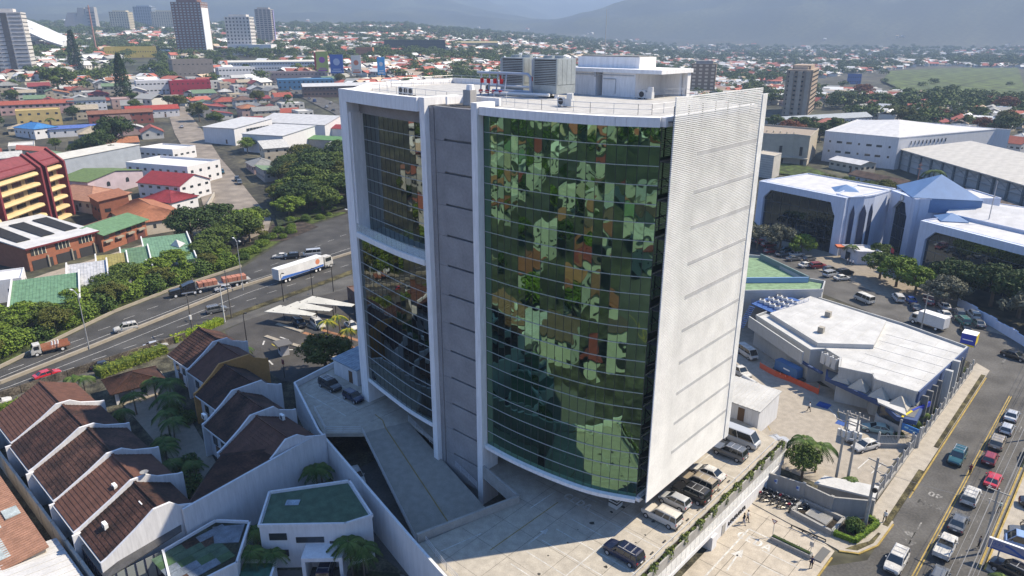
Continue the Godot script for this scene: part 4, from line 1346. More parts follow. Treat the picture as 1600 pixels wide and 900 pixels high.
func build_deck() -> void:
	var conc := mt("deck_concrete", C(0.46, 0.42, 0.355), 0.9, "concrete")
	var white := mt("deck_wall_white", C(0.70, 0.70, 0.71), 0.8, "plaster")
	var gr := mt("parapet_grey", C(0.40, 0.385, 0.36), 0.85, "concrete")
	var whi := mt("paint_white", C(0.72, 0.71, 0.68), 0.8, "roof")
	var yel := mt("paint_ochre", C(0.42, 0.29, 0.09), 0.8, "roof")
	var o := thing("parking_deck", "raised concrete parking deck round the foot of the office tower", "parking deck")
	var mb := MB.new()
	mb.prism(V2([-96.6, -60, -94.9, -51.6, -79.5, -46.6, -75.4, -50.5, -73.2, -56.9, -56.3, -55.4, -48.4, -53.7, -51.6, -40.6, -46.3, -39.3, -30.6, -36.6, -30.6, -88.5, -42, -92, -97.5, -92]), -0.55, 0.0, true)
	put("deck_slab", mb, conc, o)
	# outer wall on the west and south
	var w := [[-96.8, -60.2], [-95.1, -51.5], [-79.5, -45.9], [-51.8, -40.0], [-46.3, -38.9], [-30.2, -36.0]]
	for i in w.size() - 1:
		mb = MB.new()
		var top := 0.9
		mb.bar(Vector3(w[i][0], (G + top) * 0.5, w[i][1]), Vector3(w[i + 1][0], (G + top) * 0.5, w[i + 1][1]), 0.3, top - G)
		put("outer_wall", mb, white, o)
	# parapets of the ramp opening
	for q in [[-52.0, -40.8, -48.4, -53.7], [-48.4, -53.7, -56.4, -55.4]]:
		mb = MB.new(); mb.bar(Vector3(q[0], 0.1, q[1]), Vector3(q[2], 0.1, q[3]), 0.32, 1.8); put("parapet", mb, gr, o)
	# ramp and the floor below
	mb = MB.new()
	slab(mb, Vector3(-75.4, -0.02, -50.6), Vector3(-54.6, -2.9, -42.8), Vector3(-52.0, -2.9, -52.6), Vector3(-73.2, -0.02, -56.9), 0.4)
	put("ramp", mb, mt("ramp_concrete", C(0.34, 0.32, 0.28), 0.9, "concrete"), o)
	mb = MB.new()
	for s in [[-78.5, -54.9, -76.2, -54.6, 0.01, 0.01], [-76.2, -54.6, -74.3, -53.6, 0.01, 0.0], [-74.3, -53.6, -53.2, -47.3, 0.0, -2.89]]:
		var a := Vector3(s[0], s[4], s[1]); var b := Vector3(s[2], s[5], s[3])
		mb.bar(a, b, 0.14, 0.02)
	put("centre_line", mb, yel, o)
	var rm := mt("railing_metal", C(0.5, 0.51, 0.53), 0.45, "", 0.4)
	railing(o, [Vector3(-75.4, 0, -50.4), Vector3(-54.4, -2.8, -42.6)], 1.0, 1.8, rm, 4)
	railing(o, [Vector3(-73.2, 0, -57.0), Vector3(-56.5, -2.4, -54.6)], 1.0, 1.8, rm, 4)
	railing(o, [Vector3(-86, 0, -49.3), Vector3(-79.4, 0, -47.0), Vector3(-75.6, 0, -50.4)], 1.0, 1.8, rm, 3)
	railing(o, [Vector3(-51.0, 0, -41.2), Vector3(-46.2, 0, -39.9), Vector3(-40, 0, -38.8)], 1.0, 1.8, rm, 3)
	mb = MB.new()
	mb.span(-75, -50, -5.2, -4.93, -88, -40); put("lower_floor", mb, mt("asphalt_lower", C(0.135, 0.13, 0.123), 0.9, "asphalt"), o)
	# stall lines
	mb = MB.new()
	strip(mb, [-36.4, -38, -36.4, -80], 0.006, 0.12)
	for k in 14:
		strip(mb, [-36.3, -45.3 - k * 2.58, -31.2, -45.3 - k * 2.58], 0.006, 0.11)
	for k in 8:
		strip(mb, [-41.9, -42.7 - k * 2.58, -36.5, -42.7 - k * 2.58], 0.006, 0.11)
	for q in [[-48.9, -41.5, -47.7, -46.6], [-46.5, -58.5, -46.6, -53.8], [-92.8, -51.6, -81.4, -51.7], [-92.7, -54.1, -81.4, -54.3], [-87, -49.9, -87.1, -55.2], [-92.7, -56.8, -84, -57], [-47.6, -60, -41.5, -60.2], [-50, -62, -50.5, -58]]:
		strip(mb, q, 0.006, 0.11)
	strip(mb, [-42.6, -49.0, -42.6, -51.6], 0.006, 0.16); mb.sheet(V2([-43.0, -51.4, -42.2, -51.4, -42.6, -52.6]), 0.006)
	put("stall_line", mb, whi, o)
	mb = MB.new(); strip(mb, [-44.9, -57, -45.0, -45.3], 0.006, 0.13); strip(mb, [-48.2, -39.6, -45.0, -38.9], 0.006, 0.13); put("yellow_line", mb, yel, o)
	mb = MB.new()
	for i in 11: strip(mb, [-50.0, -41.5 - i * 4.3, -31.1, -41.5 - i * 4.3], 0.004, 0.035)
	for i in 4: strip(mb, [-47.5 + i * 4.6, -40.0, -47.5 + i * 4.6, -80], 0.004, 0.035)
	for i in 5: strip(mb, [-94 + i * 4.2, -53, -94 + i * 4.2, -60], 0.004, 0.05)
	put("slab_joint", mb, mt("joint_grime", C(0.32, 0.29, 0.25), 0.9, "soil"), o)
	rng.seed = 61
	mb = MB.new()
	for i in 26:
		var c := Vector2(-33.9 if i % 2 else -39.2, -44.0 - (i / 2) * 2.58) + Vector2(rng.randf_range(-0.9, 0.9), rng.randf_range(-0.5, 0.5))
		var pp := PackedVector2Array()
		var r := rng.randf_range(0.1, 0.34)
		for j in 9: pp.append(c + Vector2.from_angle(TAU * j / 9) * r * rng.randf_range(0.6, 1.2))
		mb.sheet(pp, 0.003)
	put("oil_stain", mb, mt("oil_stain", C(0.22, 0.20, 0.17), 0.7, "soil"), o).set_meta("kind", "stuff")
	text_flat("CEDA", 1.15, whi, "give_way_marking", o, Vector3(-43.2, 0.008, -58.7), 0)
	for k in 12:
		mb = MB.new(); mb.box(Vector3(-31.6, 0.06, -46.6 - k * 2.58), Vector3(0.16, 0.12, 0.5)); put("wheel_stop", mb, mt("stop_dark", C(0.05, 0.05, 0.05), 0.8, ""), o)
	# street face: rail, planter, grey band, white panels, band, wall
	mb = MB.new()
	mb.tube(Vector3(-31.0, 0.5, -37), Vector3(-31.0, 0.5, -88), 0.04, -1, 6)
	for k in 14: mb.tube(Vector3(-31.0, 0, -37.5 - k * 3.8), Vector3(-31.0, 0.5, -37.5 - k * 3.8), 0.035, -1, 5)
	put("bumper_rail", mb, rm, o)
	mb = MB.new()
	mb.span(-30.6, -30.45, -0.5, 0.45, -88.5, -36.6); mb.span(-29.95, -29.8, -0.9, 0.45, -88.5, -36.6); mb.span(-30.45, -29.95, -0.9, -0.5, -88.5, -36.6); mb.span(-30.6, -29.8, -0.9, 0.45, -88.7, -88.5)
	put("planter", mb, gr, o)
	mb = MB.new(); mb.span(-30.45, -29.95, -0.5, 0.3, -88.4, -36.7); put("soil", mb, mt("soil_dark", C(0.06, 0.045, 0.03), 0.95, "soil"), o)
	var joint := mt("joint_dark", C(0.10, 0.10, 0.10), 0.8, "")
	mb = MB.new(); mb.span(-30.4, -29.92, -2.6, -0.9, -88.6, -36.6); put("panel_backing", mb, joint, o)
	rng.seed = 77
	var pm := mt("panel_white", C(0.80, 0.80, 0.78), 0.6, "plaster")
	var z := -37.0
	var k := 0
	while z > -88.0:
		var ww := 1.06
		var cut := [-1.75] if k % 3 == 1 else ([-1.35] if k % 5 == 2 else ([-2.1] if k % 5 == 4 else []))
		var lev := [-0.94]; lev.append_array(cut); lev.append(-2.56)
		for e in lev.size() - 1:
			mb = MB.new(); mb.span(-29.92, -29.82, lev[e + 1] + 0.03, lev[e] - 0.03, z - ww + 0.035, z - 0.035); put("facade_panel", mb, pm, o)
		z -= ww
		k += 1
	mb = MB.new(); mb.span(-30.6, -29.75, -3.1, -2.6, -88.6, -36.6); put("lintel_band", mb, white, o)
	mb = MB.new(); mb.span(-30.7, -29.95, G, -3.1, -88.5, -67.4); put("street_wall", mb, white, o)
	mb = MB.new(); mb.span(-30.9, -29.5, G, -3.1, -68.6, -67.4); put("gate_pier", mb, white, o)
	mb = MB.new(); mb.box(Vector3(-29.92, G + 0.95, -71.2), Vector3(0.06, 1.7, 0.9)); put("side_door", mb, gr, o)
	for i in 9:
		mb = MB.new()
		mb.box(Vector3(-29.88, G + 0.9, -72.5 - i * 0.55), Vector3(0.14, 0.5, 0.09)); mb.box(Vector3(-29.88, G + 0.9 + (0.2 if i % 2 else -0.2), -72.65 - i * 0.55), Vector3(0.14, 0.1, 0.32))
		put("sign_letter", mb, mt("letter_dark", C(0.03, 0.03, 0.032), 0.6, ""), o)
	rng.seed = 8
	mb = MB.new()
	for i in 62:
		var pz := -37.4 - i * 0.82 + rng.randf_range(-0.3, 0.3)
		var big := 1.0 if i % 4 == 1 else rng.randf_range(0.25, 0.65)
		clump(mb, Vector3(-30.05 + rng.randf_range(-0.12, 0.1), 0.40 + 0.12 * big, pz), Vector3(0.42, 0.36, 0.6) * big, int(90 * big), 0.15, C(0.06, 0.09, 0.02), C(0.20, 0.23, 0.06))
		if i % 4 == 1: clump(mb, Vector3(-29.72, 0.15, pz + 0.2), Vector3(0.16, 0.4, 0.4), 40, 0.13, C(0.06, 0.09, 0.02), C(0.18, 0.21, 0.06))
	put("planter_plants", mb, leafy("leaf"), o).set_meta("kind", "stuff")
	# shed at the end of the deck and stair house on the left
	o = house("utility_shed", "white flat roofed shed beyond the minibus on the deck", "shed", -39.5, -93.8, 9.5, 7.0, 2.6, 0, "shed", 0.5, mt("sheet_white", C(0.52, 0.52, 0.51), 0.6, "plaster"), mt("deck_wall_white", C(0.7, 0.7, 0.7)), 1, "", 0.8, 0.2, false, 0.0)
	o = house("stair_house", "small white stair house with pale blue ribbed roof beside the dark parked cars", "shed", -91.2, -61.2, 6.6, 5.2, 2.9, 0, "shed", 0.5, mt("sheet_blue", C(0.40, 0.50, 0.60), 0.5, "roof"), mt("deck_wall_white", C(0.7, 0.7, 0.7)), 1, "", 0.7, 0.2, false, 0.0)
	# cars on the deck
	ccar("suv", "navy", -33.6, 0, -54.3, 180, "dark navy sport utility car parked alone on the sunlit deck")
	ccar("wagon", "champagne", -33.9, 0, -62.6, 180, "pale beige off-road car with roof rack nearest the louvred screen corner")
	ccar("hatch", "silver", -34.3, 0, -66.2, 180, "silver hatchback between beige off-roader and black off-road car on the deck")
	ccar("wagon", "black", -33.6, 0, -68.8, 180, "black off-road car with white roof rack under the louvred screen")
	ccar("wagon", "beige", -34.0, 0, -71.4, 180, "tan off-road car between black off-roader and white sedan on the deck")
	ccar("sedan", "white", -34.2, 0, -74.2, 180, "white sedan with dark sunroof parked on the deck")
	ccar("suv", "grey", -34.3, 0, -80.6, 180, "dark grey sport utility car beside the white minibus")
	ccar("minibus", "silver", -34.8, 0, -84.6, 0, "white minibus parked at the far end of the deck")
	ccar("suv", "black", -90.6, 0, -55.2, 0, "black sport utility car beside the stair house on the deck")
	ccar("hatch", "navy", -84.6, 0, -55.4, 0, "dark blue hatchback in the tower's shade next to the black car")
	ccar("suv", "black", -71.5, 0, -60.8, 90, "black car in the dark under the tower beyond the ramp")
	ccar("sedan", "white", -73.0, -4.92, -47.2, -20, "white car on the sunken drive beside the ramp")


func wire(a: Vector3, b: Vector3, sag: float, label: String) -> void:
	var mb := MB.new()
	var p := a
	for i in 12:
		var t := (i + 1) / 12.0
		var q := a.lerp(b, t) - Vector3(0, sag * 4.0 * t * (1.0 - t), 0)
		mb.tube(p, q, 0.022, -1, 4, false)
		p = q
	tag(put("overhead_cable", mb, mt("cable_grey", C(0.22, 0.22, 0.22), 0.6, "")), label, "cable", "overhead cables along the street")


func build_street_side() -> void:
	var grey := mt("site_wall_grey", C(0.30, 0.295, 0.285), 0.85, "plaster")
	var conc := mt("pole_concrete", C(0.40, 0.385, 0.36), 0.85, "concrete")
	var mb := MB.new()
	var o := thing("boundary_wall", "grey plastered boundary wall behind the motorcycles", "wall")
	for q in [[-31.5, -83.6, -25.4, -84.6], [-25.4, -84.6, -21.6, -84.2], [-21.6, -84.2, -17.5, -86.9]]:
		mb = MB.new(); mb.bar(Vector3(q[0], G + 1.35, q[1]), Vector3(q[2], G + 1.35, q[3]), 0.25, 2.7); put("wall_panel", mb, grey, o)
		mb = MB.new(); mb.box(Vector3(q[2], G + 1.42, q[3]), Vector3(0.4, 2.85, 0.4)); put("wall_post", mb, grey, o)
	for x in [-28.9, -26.1]:
		mb = MB.new(); mb.box(Vector3(x, G + 1.8, -83.95 - (x + 28.9) * 0.16), Vector3(0.5, 0.7, 0.1)); put("notice_board", mb, mt("notice_white", C(0.5, 0.55, 0.62), 0.6, ""), o)
		mb = MB.new(); mb.box(Vector3(x, G + 1.85, -83.87 - (x + 28.9) * 0.16), Vector3(0.3, 0.3, 0.06)); put("notice_symbol", mb, mt("notice_blue", C(0.06, 0.12, 0.38), 0.6, ""), o)
	o = thing("flat_roof_kiosk", "white flat canopy roof against the back of the grey boundary wall", "shelter")
	mb = MB.new(); mb.prism(V2([-24.6, -86.0, -17.6, -88.0, -18.0, -91.0, -24.2, -88.6]), G + 2.25, G + 2.5, true); put("roof", mb, mt("sheet_white", C(0.52, 0.52, 0.51), 0.6, "plaster"), o)
	mb = MB.new(); mb.prism(V2([-24.2, -86.4, -18.2, -88.2, -18.4, -90.4, -23.9, -88.3]), G, G + 2.25); put("wall", mb, grey, o)
	# sunken box with a grating
	o = thing("ventilation_pit", "low grey walled pit with metal grating beside the motorcycles", "pit")
	var P := [[-25.0, -83.8], [-19.7, -83.6], [-19.9, -79.9], [-25.2, -80.7]]
	for i in 4:
		var a: Array = P[i]; var b: Array = P[(i + 1) % 4]
		mb = MB.new(); mb.bar(Vector3(a[0], G + 0.45, a[1]), Vector3(b[0], G + 0.45, b[1]), 0.35, 0.9); put("rim_wall", mb, grey, o)
	mb = MB.new(); mb.prism(V2([-24.6, -83.4, -20.1, -83.2, -20.3, -80.4, -24.7, -81.1]), G + 0.05, G + 0.3); put("soil", mb, mt("soil_dark", C(0.06, 0.045, 0.03), 0.95, "soil"), o)
	mb = MB.new(); mb.prism(V2([-23.6, -83.1, -20.8, -82.9, -21.0, -80.9, -23.8, -81.5]), G + 0.3, G + 0.62); put("curb_frame", mb, conc, o)
	mb = MB.new()
	for i in 15: mb.bar(Vector3(-23.4 + i * 0.18, G + 0.66, -83.0), Vector3(-23.5 + i * 0.18, G + 0.66, -81.2 + i * 0.02), 0.06, 0.05)
	for i in 7: mb.bar(Vector3(-23.5, G + 0.69, -82.9 + i * 0.28), Vector3(-20.95, G + 0.69, -82.8 + i * 0.28), 0.04, 0.03)
	put("grating", mb, mt("grate_steel", C(0.30, 0.31, 0.32), 0.5, "", 0.4), o).set_meta("kind", "stuff")
	mb = MB.new(); mb.bar(Vector3(-25.1, G + 0.3, -74.4), Vector3(-20.2, G + 0.3, -74.3), 0.8, 0.6)
	o = thing("planter_wall", "long low concrete planter behind the give way sign", "planter")
	put("box", mb, grey, o)
	hedge("plants", "low planting", Vector3(-25.0, G + 0.6, -74.4), Vector3(-20.3, G + 0.6, -74.3), 0.16, 0.45, C(0.03, 0.05, 0.015), C(0.10, 0.12, 0.03), 30, 0.1, o).set_meta("kind", "stuff")
	o = thing("barrier_rail", "black knee-high rail across the pale paving", "rail")
	mb = MB.new(); mb.bar(Vector3(-24.3, G + 0.35, -78.3), Vector3(-20.0, G + 0.35, -78.4), 0.09, 0.14); put("bar", mb, mt("stripe_black", C(0.02, 0.02, 0.02), 0.8, ""), o)
	for i in 4:
		mb = MB.new(); mb.box(Vector3(-24.2 + i * 1.4, G + 0.2, -78.3), Vector3(0.1, 0.4, 0.1)); put("foot", mb, mt("stripe_black", C(0.02, 0.02, 0.02), 0.8, ""), o)
	mb = MB.new(); mb.prism(V2([-20.0, -74.3, -19.0, -74.3, -18.9, -77.0, -19.9, -77.2]), G + 0.14, G + 0.16)
	tag(put("drain_grate", mb, mt("grate_dark", C(0.10, 0.10, 0.10), 0.7, "")), "dark drain grate in the paving beside the road corner", "drain")
	o = thing("give_way_sign", "inverted triangle give way sign on a thin post", "sign", Vector3(-25.2, G, -74.9))
	mb = MB.new(); mb.tube(Vector3.ZERO, Vector3(0, 2.1, 0), 0.04); put("post", mb, mt("galvanised", C(0.42, 0.43, 0.44), 0.45, "", 0.4), o)
	mb = MB.new(); mb.tri(Vector3(-0.4, 2.6, 0.05), Vector3(0, 1.9, 0.05), Vector3(0.4, 2.6, 0.05)); mb.tri(Vector3(-0.4, 2.6, 0.04), Vector3(0.4, 2.6, 0.04), Vector3(0, 1.9, 0.04)); put("plate", mb, mt("sign_red", C(0.25, 0.06, 0.06), 0.6, ""), o)
	mb = MB.new(); mb.tri(Vector3(-0.25, 2.52, 0.056), Vector3(0, 2.08, 0.056), Vector3(0.25, 2.52, 0.056)); put("plate_face", mb, mt("sign_white", C(0.6, 0.58, 0.56), 0.6, ""), o)
	o = thing("no_parking_sign", "small sign on a thin post at the end of the planter", "sign", Vector3(-20.3, G, -74.0))
	mb = MB.new(); mb.tube(Vector3.ZERO, Vector3(0, 2.1, 0), 0.035); put("post", mb, mt("galvanised", C(0.42, 0.43, 0.44), 0.45, "", 0.4), o)
	mb = MB.new(); mb.box(Vector3(0, 2.2, 0), Vector3(0.45, 0.6, 0.04)); put("plate", mb, mt("sign_grey", C(0.35, 0.34, 0.33), 0.6, ""), o)
	# corner bed
	o = thing("flower_bed", "clipped bright green hedge round a bush at the street corner", "plant bed")
	mb = MB.new(); mb.prism(V2([-20.0, -80.2, -17.2, -80.4, -16.4, -85.8, -17.4, -86.6, -19.6, -84.0]), G + 0.13, G + 0.3); put("soil", mb, mt("soil_dark", C(0.06, 0.045, 0.03), 0.95, "soil"), o)
	for q in [[-19.9, -80.2, -17.3, -80.4], [-17.3, -80.4, -16.3, -85.8], [-16.3, -85.8, -17.6, -86.3]]:
		hedge("hedge_side", "corner hedge", Vector3(q[0], G + 0.25, q[1]), Vector3(q[2], G + 0.25, q[3]), 0.65, 0.6, C(0.06, 0.11, 0.012), C(0.20, 0.28, 0.03), 60, 0.12, o).set_meta("kind", "stuff")
	tree("shrub", 1, -18.2, -82.8, 2.6, "dark rounded bush inside the clipped hedge at the corner", "", G + 0.25)
	tree("broad", 3, -27.4, -89.6, 6.2, "dense round bush behind the grey boundary wall", "", G, "", 0.9)
	tree("palm", 1, -28.6, -91.6, 6.6, "palm rising out of the dense bush behind the grey wall", "", G)
	tree("palm", 2, -26.6, -92.4, 6.2, "leaning palm at the back of the dense bush by the grey wall", "", G)
	tree("palm", 3, -21.2, -89.9, 3.6, "small palm at the foot of the twin utility poles", "", G)
	# utility poles
	var pr := pole("utility_pole", "thick pale concrete pole standing in the corner plant bed", -17.5, -84.9, 10.0, 0.24, conc, [[9.4, 2.2, 0.4, 0.14], [8.3, 1.4, 1.0, 0.12]])
	mb = MB.new(); mb.tube(Vector3(0.4, 5.6, 0.1), Vector3(0.4, 5.7, 0.5), 0.3, -1, 12); put("cable_coil", mb, mt("stripe_black", C(0.02, 0.02, 0.02), 0.8, ""), pr)
	for q in [[-23.2, -90.4, "slim grey utility pole with yellow base by the parked white van"], [-21.9, -91.0, "grey utility pole with orange fittings next to its twin"]]:
		var u := pole("utility_pole", q[2], q[0], q[1], 12.0, 0.2, conc, [[11.4, 2.6, 0.3, 0.13], [10.3, 2.6, 0.3, 0.13], [8.6, 1.6, 0.8, 0.12]])
		for e in [[-0.55, 8.8, 0.3], [0.05, 8.9, 0.55], [0.6, 8.8, 0.3]]:
			mb = MB.new(); mb.tube(Vector3(e[0], e[1] - 0.5, e[2]), Vector3(e[0], e[1] + 0.45, e[2]), 0.24, -1, 10); put("transformer", mb, mt("transformer_grey", C(0.48, 0.48, 0.47), 0.5, ""), u)
		for e in [-1.2, -0.5, 0.5, 1.2]:
			mb = MB.new(); mb.tube(Vector3(e, 11.45, 0), Vector3(e, 11.8, 0), 0.07, 0.05, 6); put("insulator", mb, mt("insulator", C(0.5, 0.45, 0.4), 0.3, ""), u)
	mb = MB.new(); mb.box(Vector3(-23.2, G + 0.5, -90.4), Vector3(0.75, 1.0, 0.75)); tag(put("pole_guard", mb, mt("guard_yellow", C(0.55, 0.33, 0.05), 0.7, "")), "yellow guard block round the foot of a utility pole", "guard")
	for q in [[-5.4, -62.0], [-5.5, -89.0], [-5.3, -124.0], [-5.2, -168.0]]:
		pole("utility_pole", "grey utility pole with cross arm on the kerb beyond the queue of cars", q[0], q[1], 9.2, 0.17, conc, [[8.8, 2.4, 0.2, 0.12], [7.4, 1.5, 0.2, 0.1]], -99.0, "kerbside utility poles")
	for e in [[-1.1, 8.95], [-0.4, 8.95], [0.4, 8.95], [1.1, 8.95], [-0.6, 7.5], [0.6, 7.5], [0.2, 6.4]]:
		for s in [[-20.0, -62.0], [-62.0, -89.0], [-89.0, -124.0], [-124.0, -168.0]]:
			wire(Vector3(-5.4 + e[0], G + e[1], s[0]), Vector3(-5.4 + e[0], G + e[1], s[1]), 0.5, "thin grey overhead cable strung along the street between poles")
	wire(Vector3(-17.5, G + 8.3, -84.9), Vector3(-5.4, G + 7.4, -89.0), 0.4, "thin overhead cable crossing the street to the corner pole")
	# fences
	var steel := mt("fence_steel", C(0.33, 0.34, 0.35), 0.5, "", 0.3)
	var fid := 0
	for f in [[[-17.9, -109.0], [-17.5, -144.0], "grey railing fence with tall posts along the sidewalk by the bank"], [[-18.2, -91.6], [-18.0, -108.0], "grey railing fence beside the bank car park gate"], [[-22.2, -105.4], [-18.4, -108.6], "short grey fence beside the bank's blue sign"]]:
		o = thing("railing_fence", f[2], "fence")
		var a := Vector3(f[0][0], G + 0.1, f[0][1]); var b := Vector3(f[1][0], G + 0.1, f[1][1])
		mb = MB.new(); mb.bar(a + Vector3(0, 0.2, 0), b + Vector3(0, 0.2, 0), 0.25, 0.55); put("base_wall", mb, conc, o)
		var n := int((b - a).length() / 2.5)
		for i in n + 1:
			var p := a.lerp(b, float(i) / n)
			mb = MB.new(); mb.box(p + Vector3(0, 1.25, 0), Vector3(0.28, 2.3, 0.28)); mb.box(p + Vector3(0, 2.45, 0), Vector3(0.2, 0.12, 0.2)); put("post", mb, mt("fence_post", C(0.42, 0.42, 0.42), 0.7, "plaster"), o)
		mb = MB.new()
		for i in int((b - a).length() / 0.22):
			var p := a.lerp(b, i * 0.22 / (b - a).length())
			mb.box(p + Vector3(0, 1.2, 0), Vector3(0.035, 1.5, 0.035))
		for h in [0.6, 1.9]: mb.bar(a + Vector3(0, h, 0), b + Vector3(0, h, 0), 0.05, 0.05)
		put("pickets", mb, steel, o).set_meta("kind", "stuff")
	# motorcycles
	var mm: Node3D = null
	for i in 15:
		var x := -30.0 + (i % 8) * 0.78; var z := -82.0 + (0.9 if i >= 8 else -0.5) - 0.03 * i
		var y := 60.0 + 17.0 * sin(i * 2.3)
		if i % 5 == 3:
			motorcycle(Vector3(x, G + 0.03, z), y, true)
			continue
		if mm:
			dup(mm, "motorcycle", "", Vector3(x, G + 0.03, z), deg_to_rad(y), 1.0)
			continue
		mm = motorcycle(Vector3(x, G + 0.03, z), y)
	for i in 4: dup(mm, "motorcycle", "dark motorcycle in the clutter beside the kerbside car park", Vector3(-2.4 + i * 0.6, G + 0.15, -98.6 - 0.3 * i), deg_to_rad(40 + 25 * i), 1.0, "motorcycles by the kerb")
	# people
	person(Vector3(-15.9, G + 0.14, -87.2), -95, "person in white shirt and dark trousers walking on the sidewalk corner", C(0.6, 0.6, 0.6), C(0.02, 0.02, 0.025), 0.2)
	person(Vector3(-28.9, G + 0.03, -74.7), 10, "person in black top and grey trousers walking with a companion by the white wall", C(0.015, 0.015, 0.015), C(0.22, 0.22, 0.26), 0.22)
	person(Vector3(-28.8, G + 0.03, -75.6), 10, "person in light shirt walking beside a companion in black", C(0.55, 0.54, 0.52), C(0.04, 0.04, 0.05), 0.18)
	person(Vector3(-19.6, G + 0.03, -72.6), -80, "person in dark blue clothes standing by the lot corner", C(0.03, 0.03, 0.07), C(0.015, 0.015, 0.02), 0.1)
	person(Vector3(-10.3, G + 0.03, -106.6), -70, "person in dark red top standing on the yellow centre line", C(0.16, 0.02, 0.03), C(0.015, 0.015, 0.02), 0.12)
	person(Vector3(-5.6, G + 0.03, -99.6), 60, "person in pale green shirt beside the pole cables at the kerb", C(0.45, 0.55, 0.45), C(0.1, 0.07, 0.05), 0.1)
	person(Vector3(-6.0, G + 0.15, -89.6), 170, "person in grey top standing by the billboard", C(0.10, 0.10, 0.12), C(0.02, 0.02, 0.025), 0.12)
	person(Vector3(-33.9, G + 0.03, -109.2), -160, "person in white shirt walking across the bank car park", C(0.62, 0.62, 0.62), C(0.015, 0.015, 0.02), 0.26)
	for i in 3: person(Vector3(-57.4 + i * 0.8, G + 0.03, -197.0 + 0.3 * i), 40 * i, "person in white shirt in the group outside the guard house", C(0.62, 0.62, 0.64), C(0.02, 0.025, 0.05), 0.08).set_meta("group", "people outside the guard house")
	# traffic on the street
	ccar("suv", "white", -12.5, G + 0.03, -79.8, -90, "white sporty car with dark sunroof turning at the corner")
	ccar("pickup", "white", -8.9, G + 0.03, -86.6, 90, "white pickup truck with open bed waiting in the queue")
	ccar("sedan", "grey", -8.8, G + 0.03, -92.8, 90, "dark green grey sedan with red tail lights ahead of the white pickup")
	ccar("suv", "white", -8.9, G + 0.03, -100.0, 90, "white sport utility car with louvred rear window in the queue")
	ccar("coupe", "red", -7.5, G + 0.03, -106.4, 90, "bright red low coupe in the queue by the kerb")
	ccar("suv", "teal", -12.5, G + 0.03, -109.4, -90, "dark teal car driving toward the corner in the empty lane")
	ccar("hatch", "darkred", -8.9, G + 0.03, -112.4, 90, "faded maroon hatchback in the queue")
	ccar("suv", "beige", -9.0, G + 0.03, -118.2, 90, "champagne sport utility car in the queue behind a silver-roofed hatchback")
	ccar("hatch", "silver", -8.7, G + 0.03, -123.8, 90, "silver roofed dark hatchback in the queue")
	ccar("sedan", "silver", -8.9, G + 0.03, -129.2, 90, "silver sedan with red lights at the head of the queue")
	ccar("hatch", "grey", -8.2, G + 0.03, -80.6, 90, "dark grey hatchback behind the white pickup at the back of the queue")
	ccar("suv", "navy", -4.4, G + 0.15, -117.0, 100, "dark sport utility car parked on the far kerb beyond the cables")
	ccar("suv", "black", -1.8, G + 0.15, -103.6, 190, "black car parked nose-in beyond the yellow kerb")
	ccar("sedan", "grey", -1.8, G + 0.15, -95.9, 190, "grey sedan beside the pale blue van in the far car park")
	ccar("van", "paleblue", -1.6, G + 0.15, -93.2, 190, "pale blue van parked behind the billboard")
	ccar("suv", "black", -2.2, G + 0.15, -87.0, 170, "black pickup-like car under the billboard")
	ccar("sedan", "black", -12.8, G + 0.03, -156.5, -15, "black car with dark red roof on the cross street")
	# billboard of the far car park
	o = thing("billboard", "long low billboard with blue swoosh and oval emblem beside the kerb", "billboard", Vector3(-5.1, G, -88.0), deg_to_rad(4))
	for x in [1.2, 4.0]:
		mb = MB.new(); mb.tube(Vector3(x, 0, -0.1), Vector3(x, 2.3, -0.1), 0.09); put("post", mb, steel, o)
	mb = MB.new(); mb.span(0, 5.6, 1.9, 3.2, -0.1, 0.1); put("board", mb, mt("board_lilac", C(0.24, 0.23, 0.30), 0.6, ""), o)
	mb = MB.new(); mb.span(-0.03, 5.63, 3.2, 3.28, -0.14, 0.14); put("top_rim", mb, mt("sign_white2", C(0.75, 0.75, 0.75), 0.5, ""), o)
	mb = MB.new()
	for i in 14:
		var x0 := 1.6 + i * 0.28; var y0 := 2.45 + 0.42 * cos(i * 0.35); var y1 := 2.45 + 0.42 * cos((i + 1) * 0.35)
		mb.quad(Vector3(x0, y0 - 0.16, 0.106), Vector3(x0 + 0.28, y1 - 0.16, 0.106), Vector3(x0 + 0.28, y1 + 0.12, 0.106), Vector3(x0, y0 + 0.12, 0.106))
	mb.span(0.02, 5.58, 1.92, 2.12, 0.09, 0.104)
	put("swoosh", mb, mt("board_blue", C(0.05, 0.10, 0.30), 0.6, ""), o)
	mb = MB.new()
	for i in 20:
		var a := TAU * i / 20; var b := TAU * (i + 1) / 20
		mb.bar(Vector3(0.85 + 0.55 * cos(a), 2.68 + 0.3 * sin(a), 0.105), Vector3(0.85 + 0.55 * cos(b), 2.68 + 0.3 * sin(b), 0.105), 0.03, 0.05)
	put("emblem_ring", mb, mt("board_blue", C(0.05, 0.10, 0.30), 0.6, ""), o)
	text_flat("A·A", 0.3, mt("board_blue", C(0.05, 0.10, 0.30), 0.6, ""), "emblem_text", o, Vector3(0.85, 2.68, 0.108), 0, false)
	tree("palm", 4, -2.8, -82.6, 3.4, "low palm under the billboard", "", G)
	o = thing("ticket_booth", "small terracotta roofed booth beside the low palm", "booth", Vector3(-0.6, G, -81.6))
	mb = MB.new(); mb.span(-1.3, 1.3, 0, 2.2, -1.2, 1.2); put("wall", mb, mt("deck_wall_white", C(0.7, 0.7, 0.7)), o)
	roof_on(o, 2.6, 2.4, 2.2, "hip", 0.7, mt("roof_orange", C(0.40, 0.16, 0.08), 0.8, "roof"), grey, 0.3)


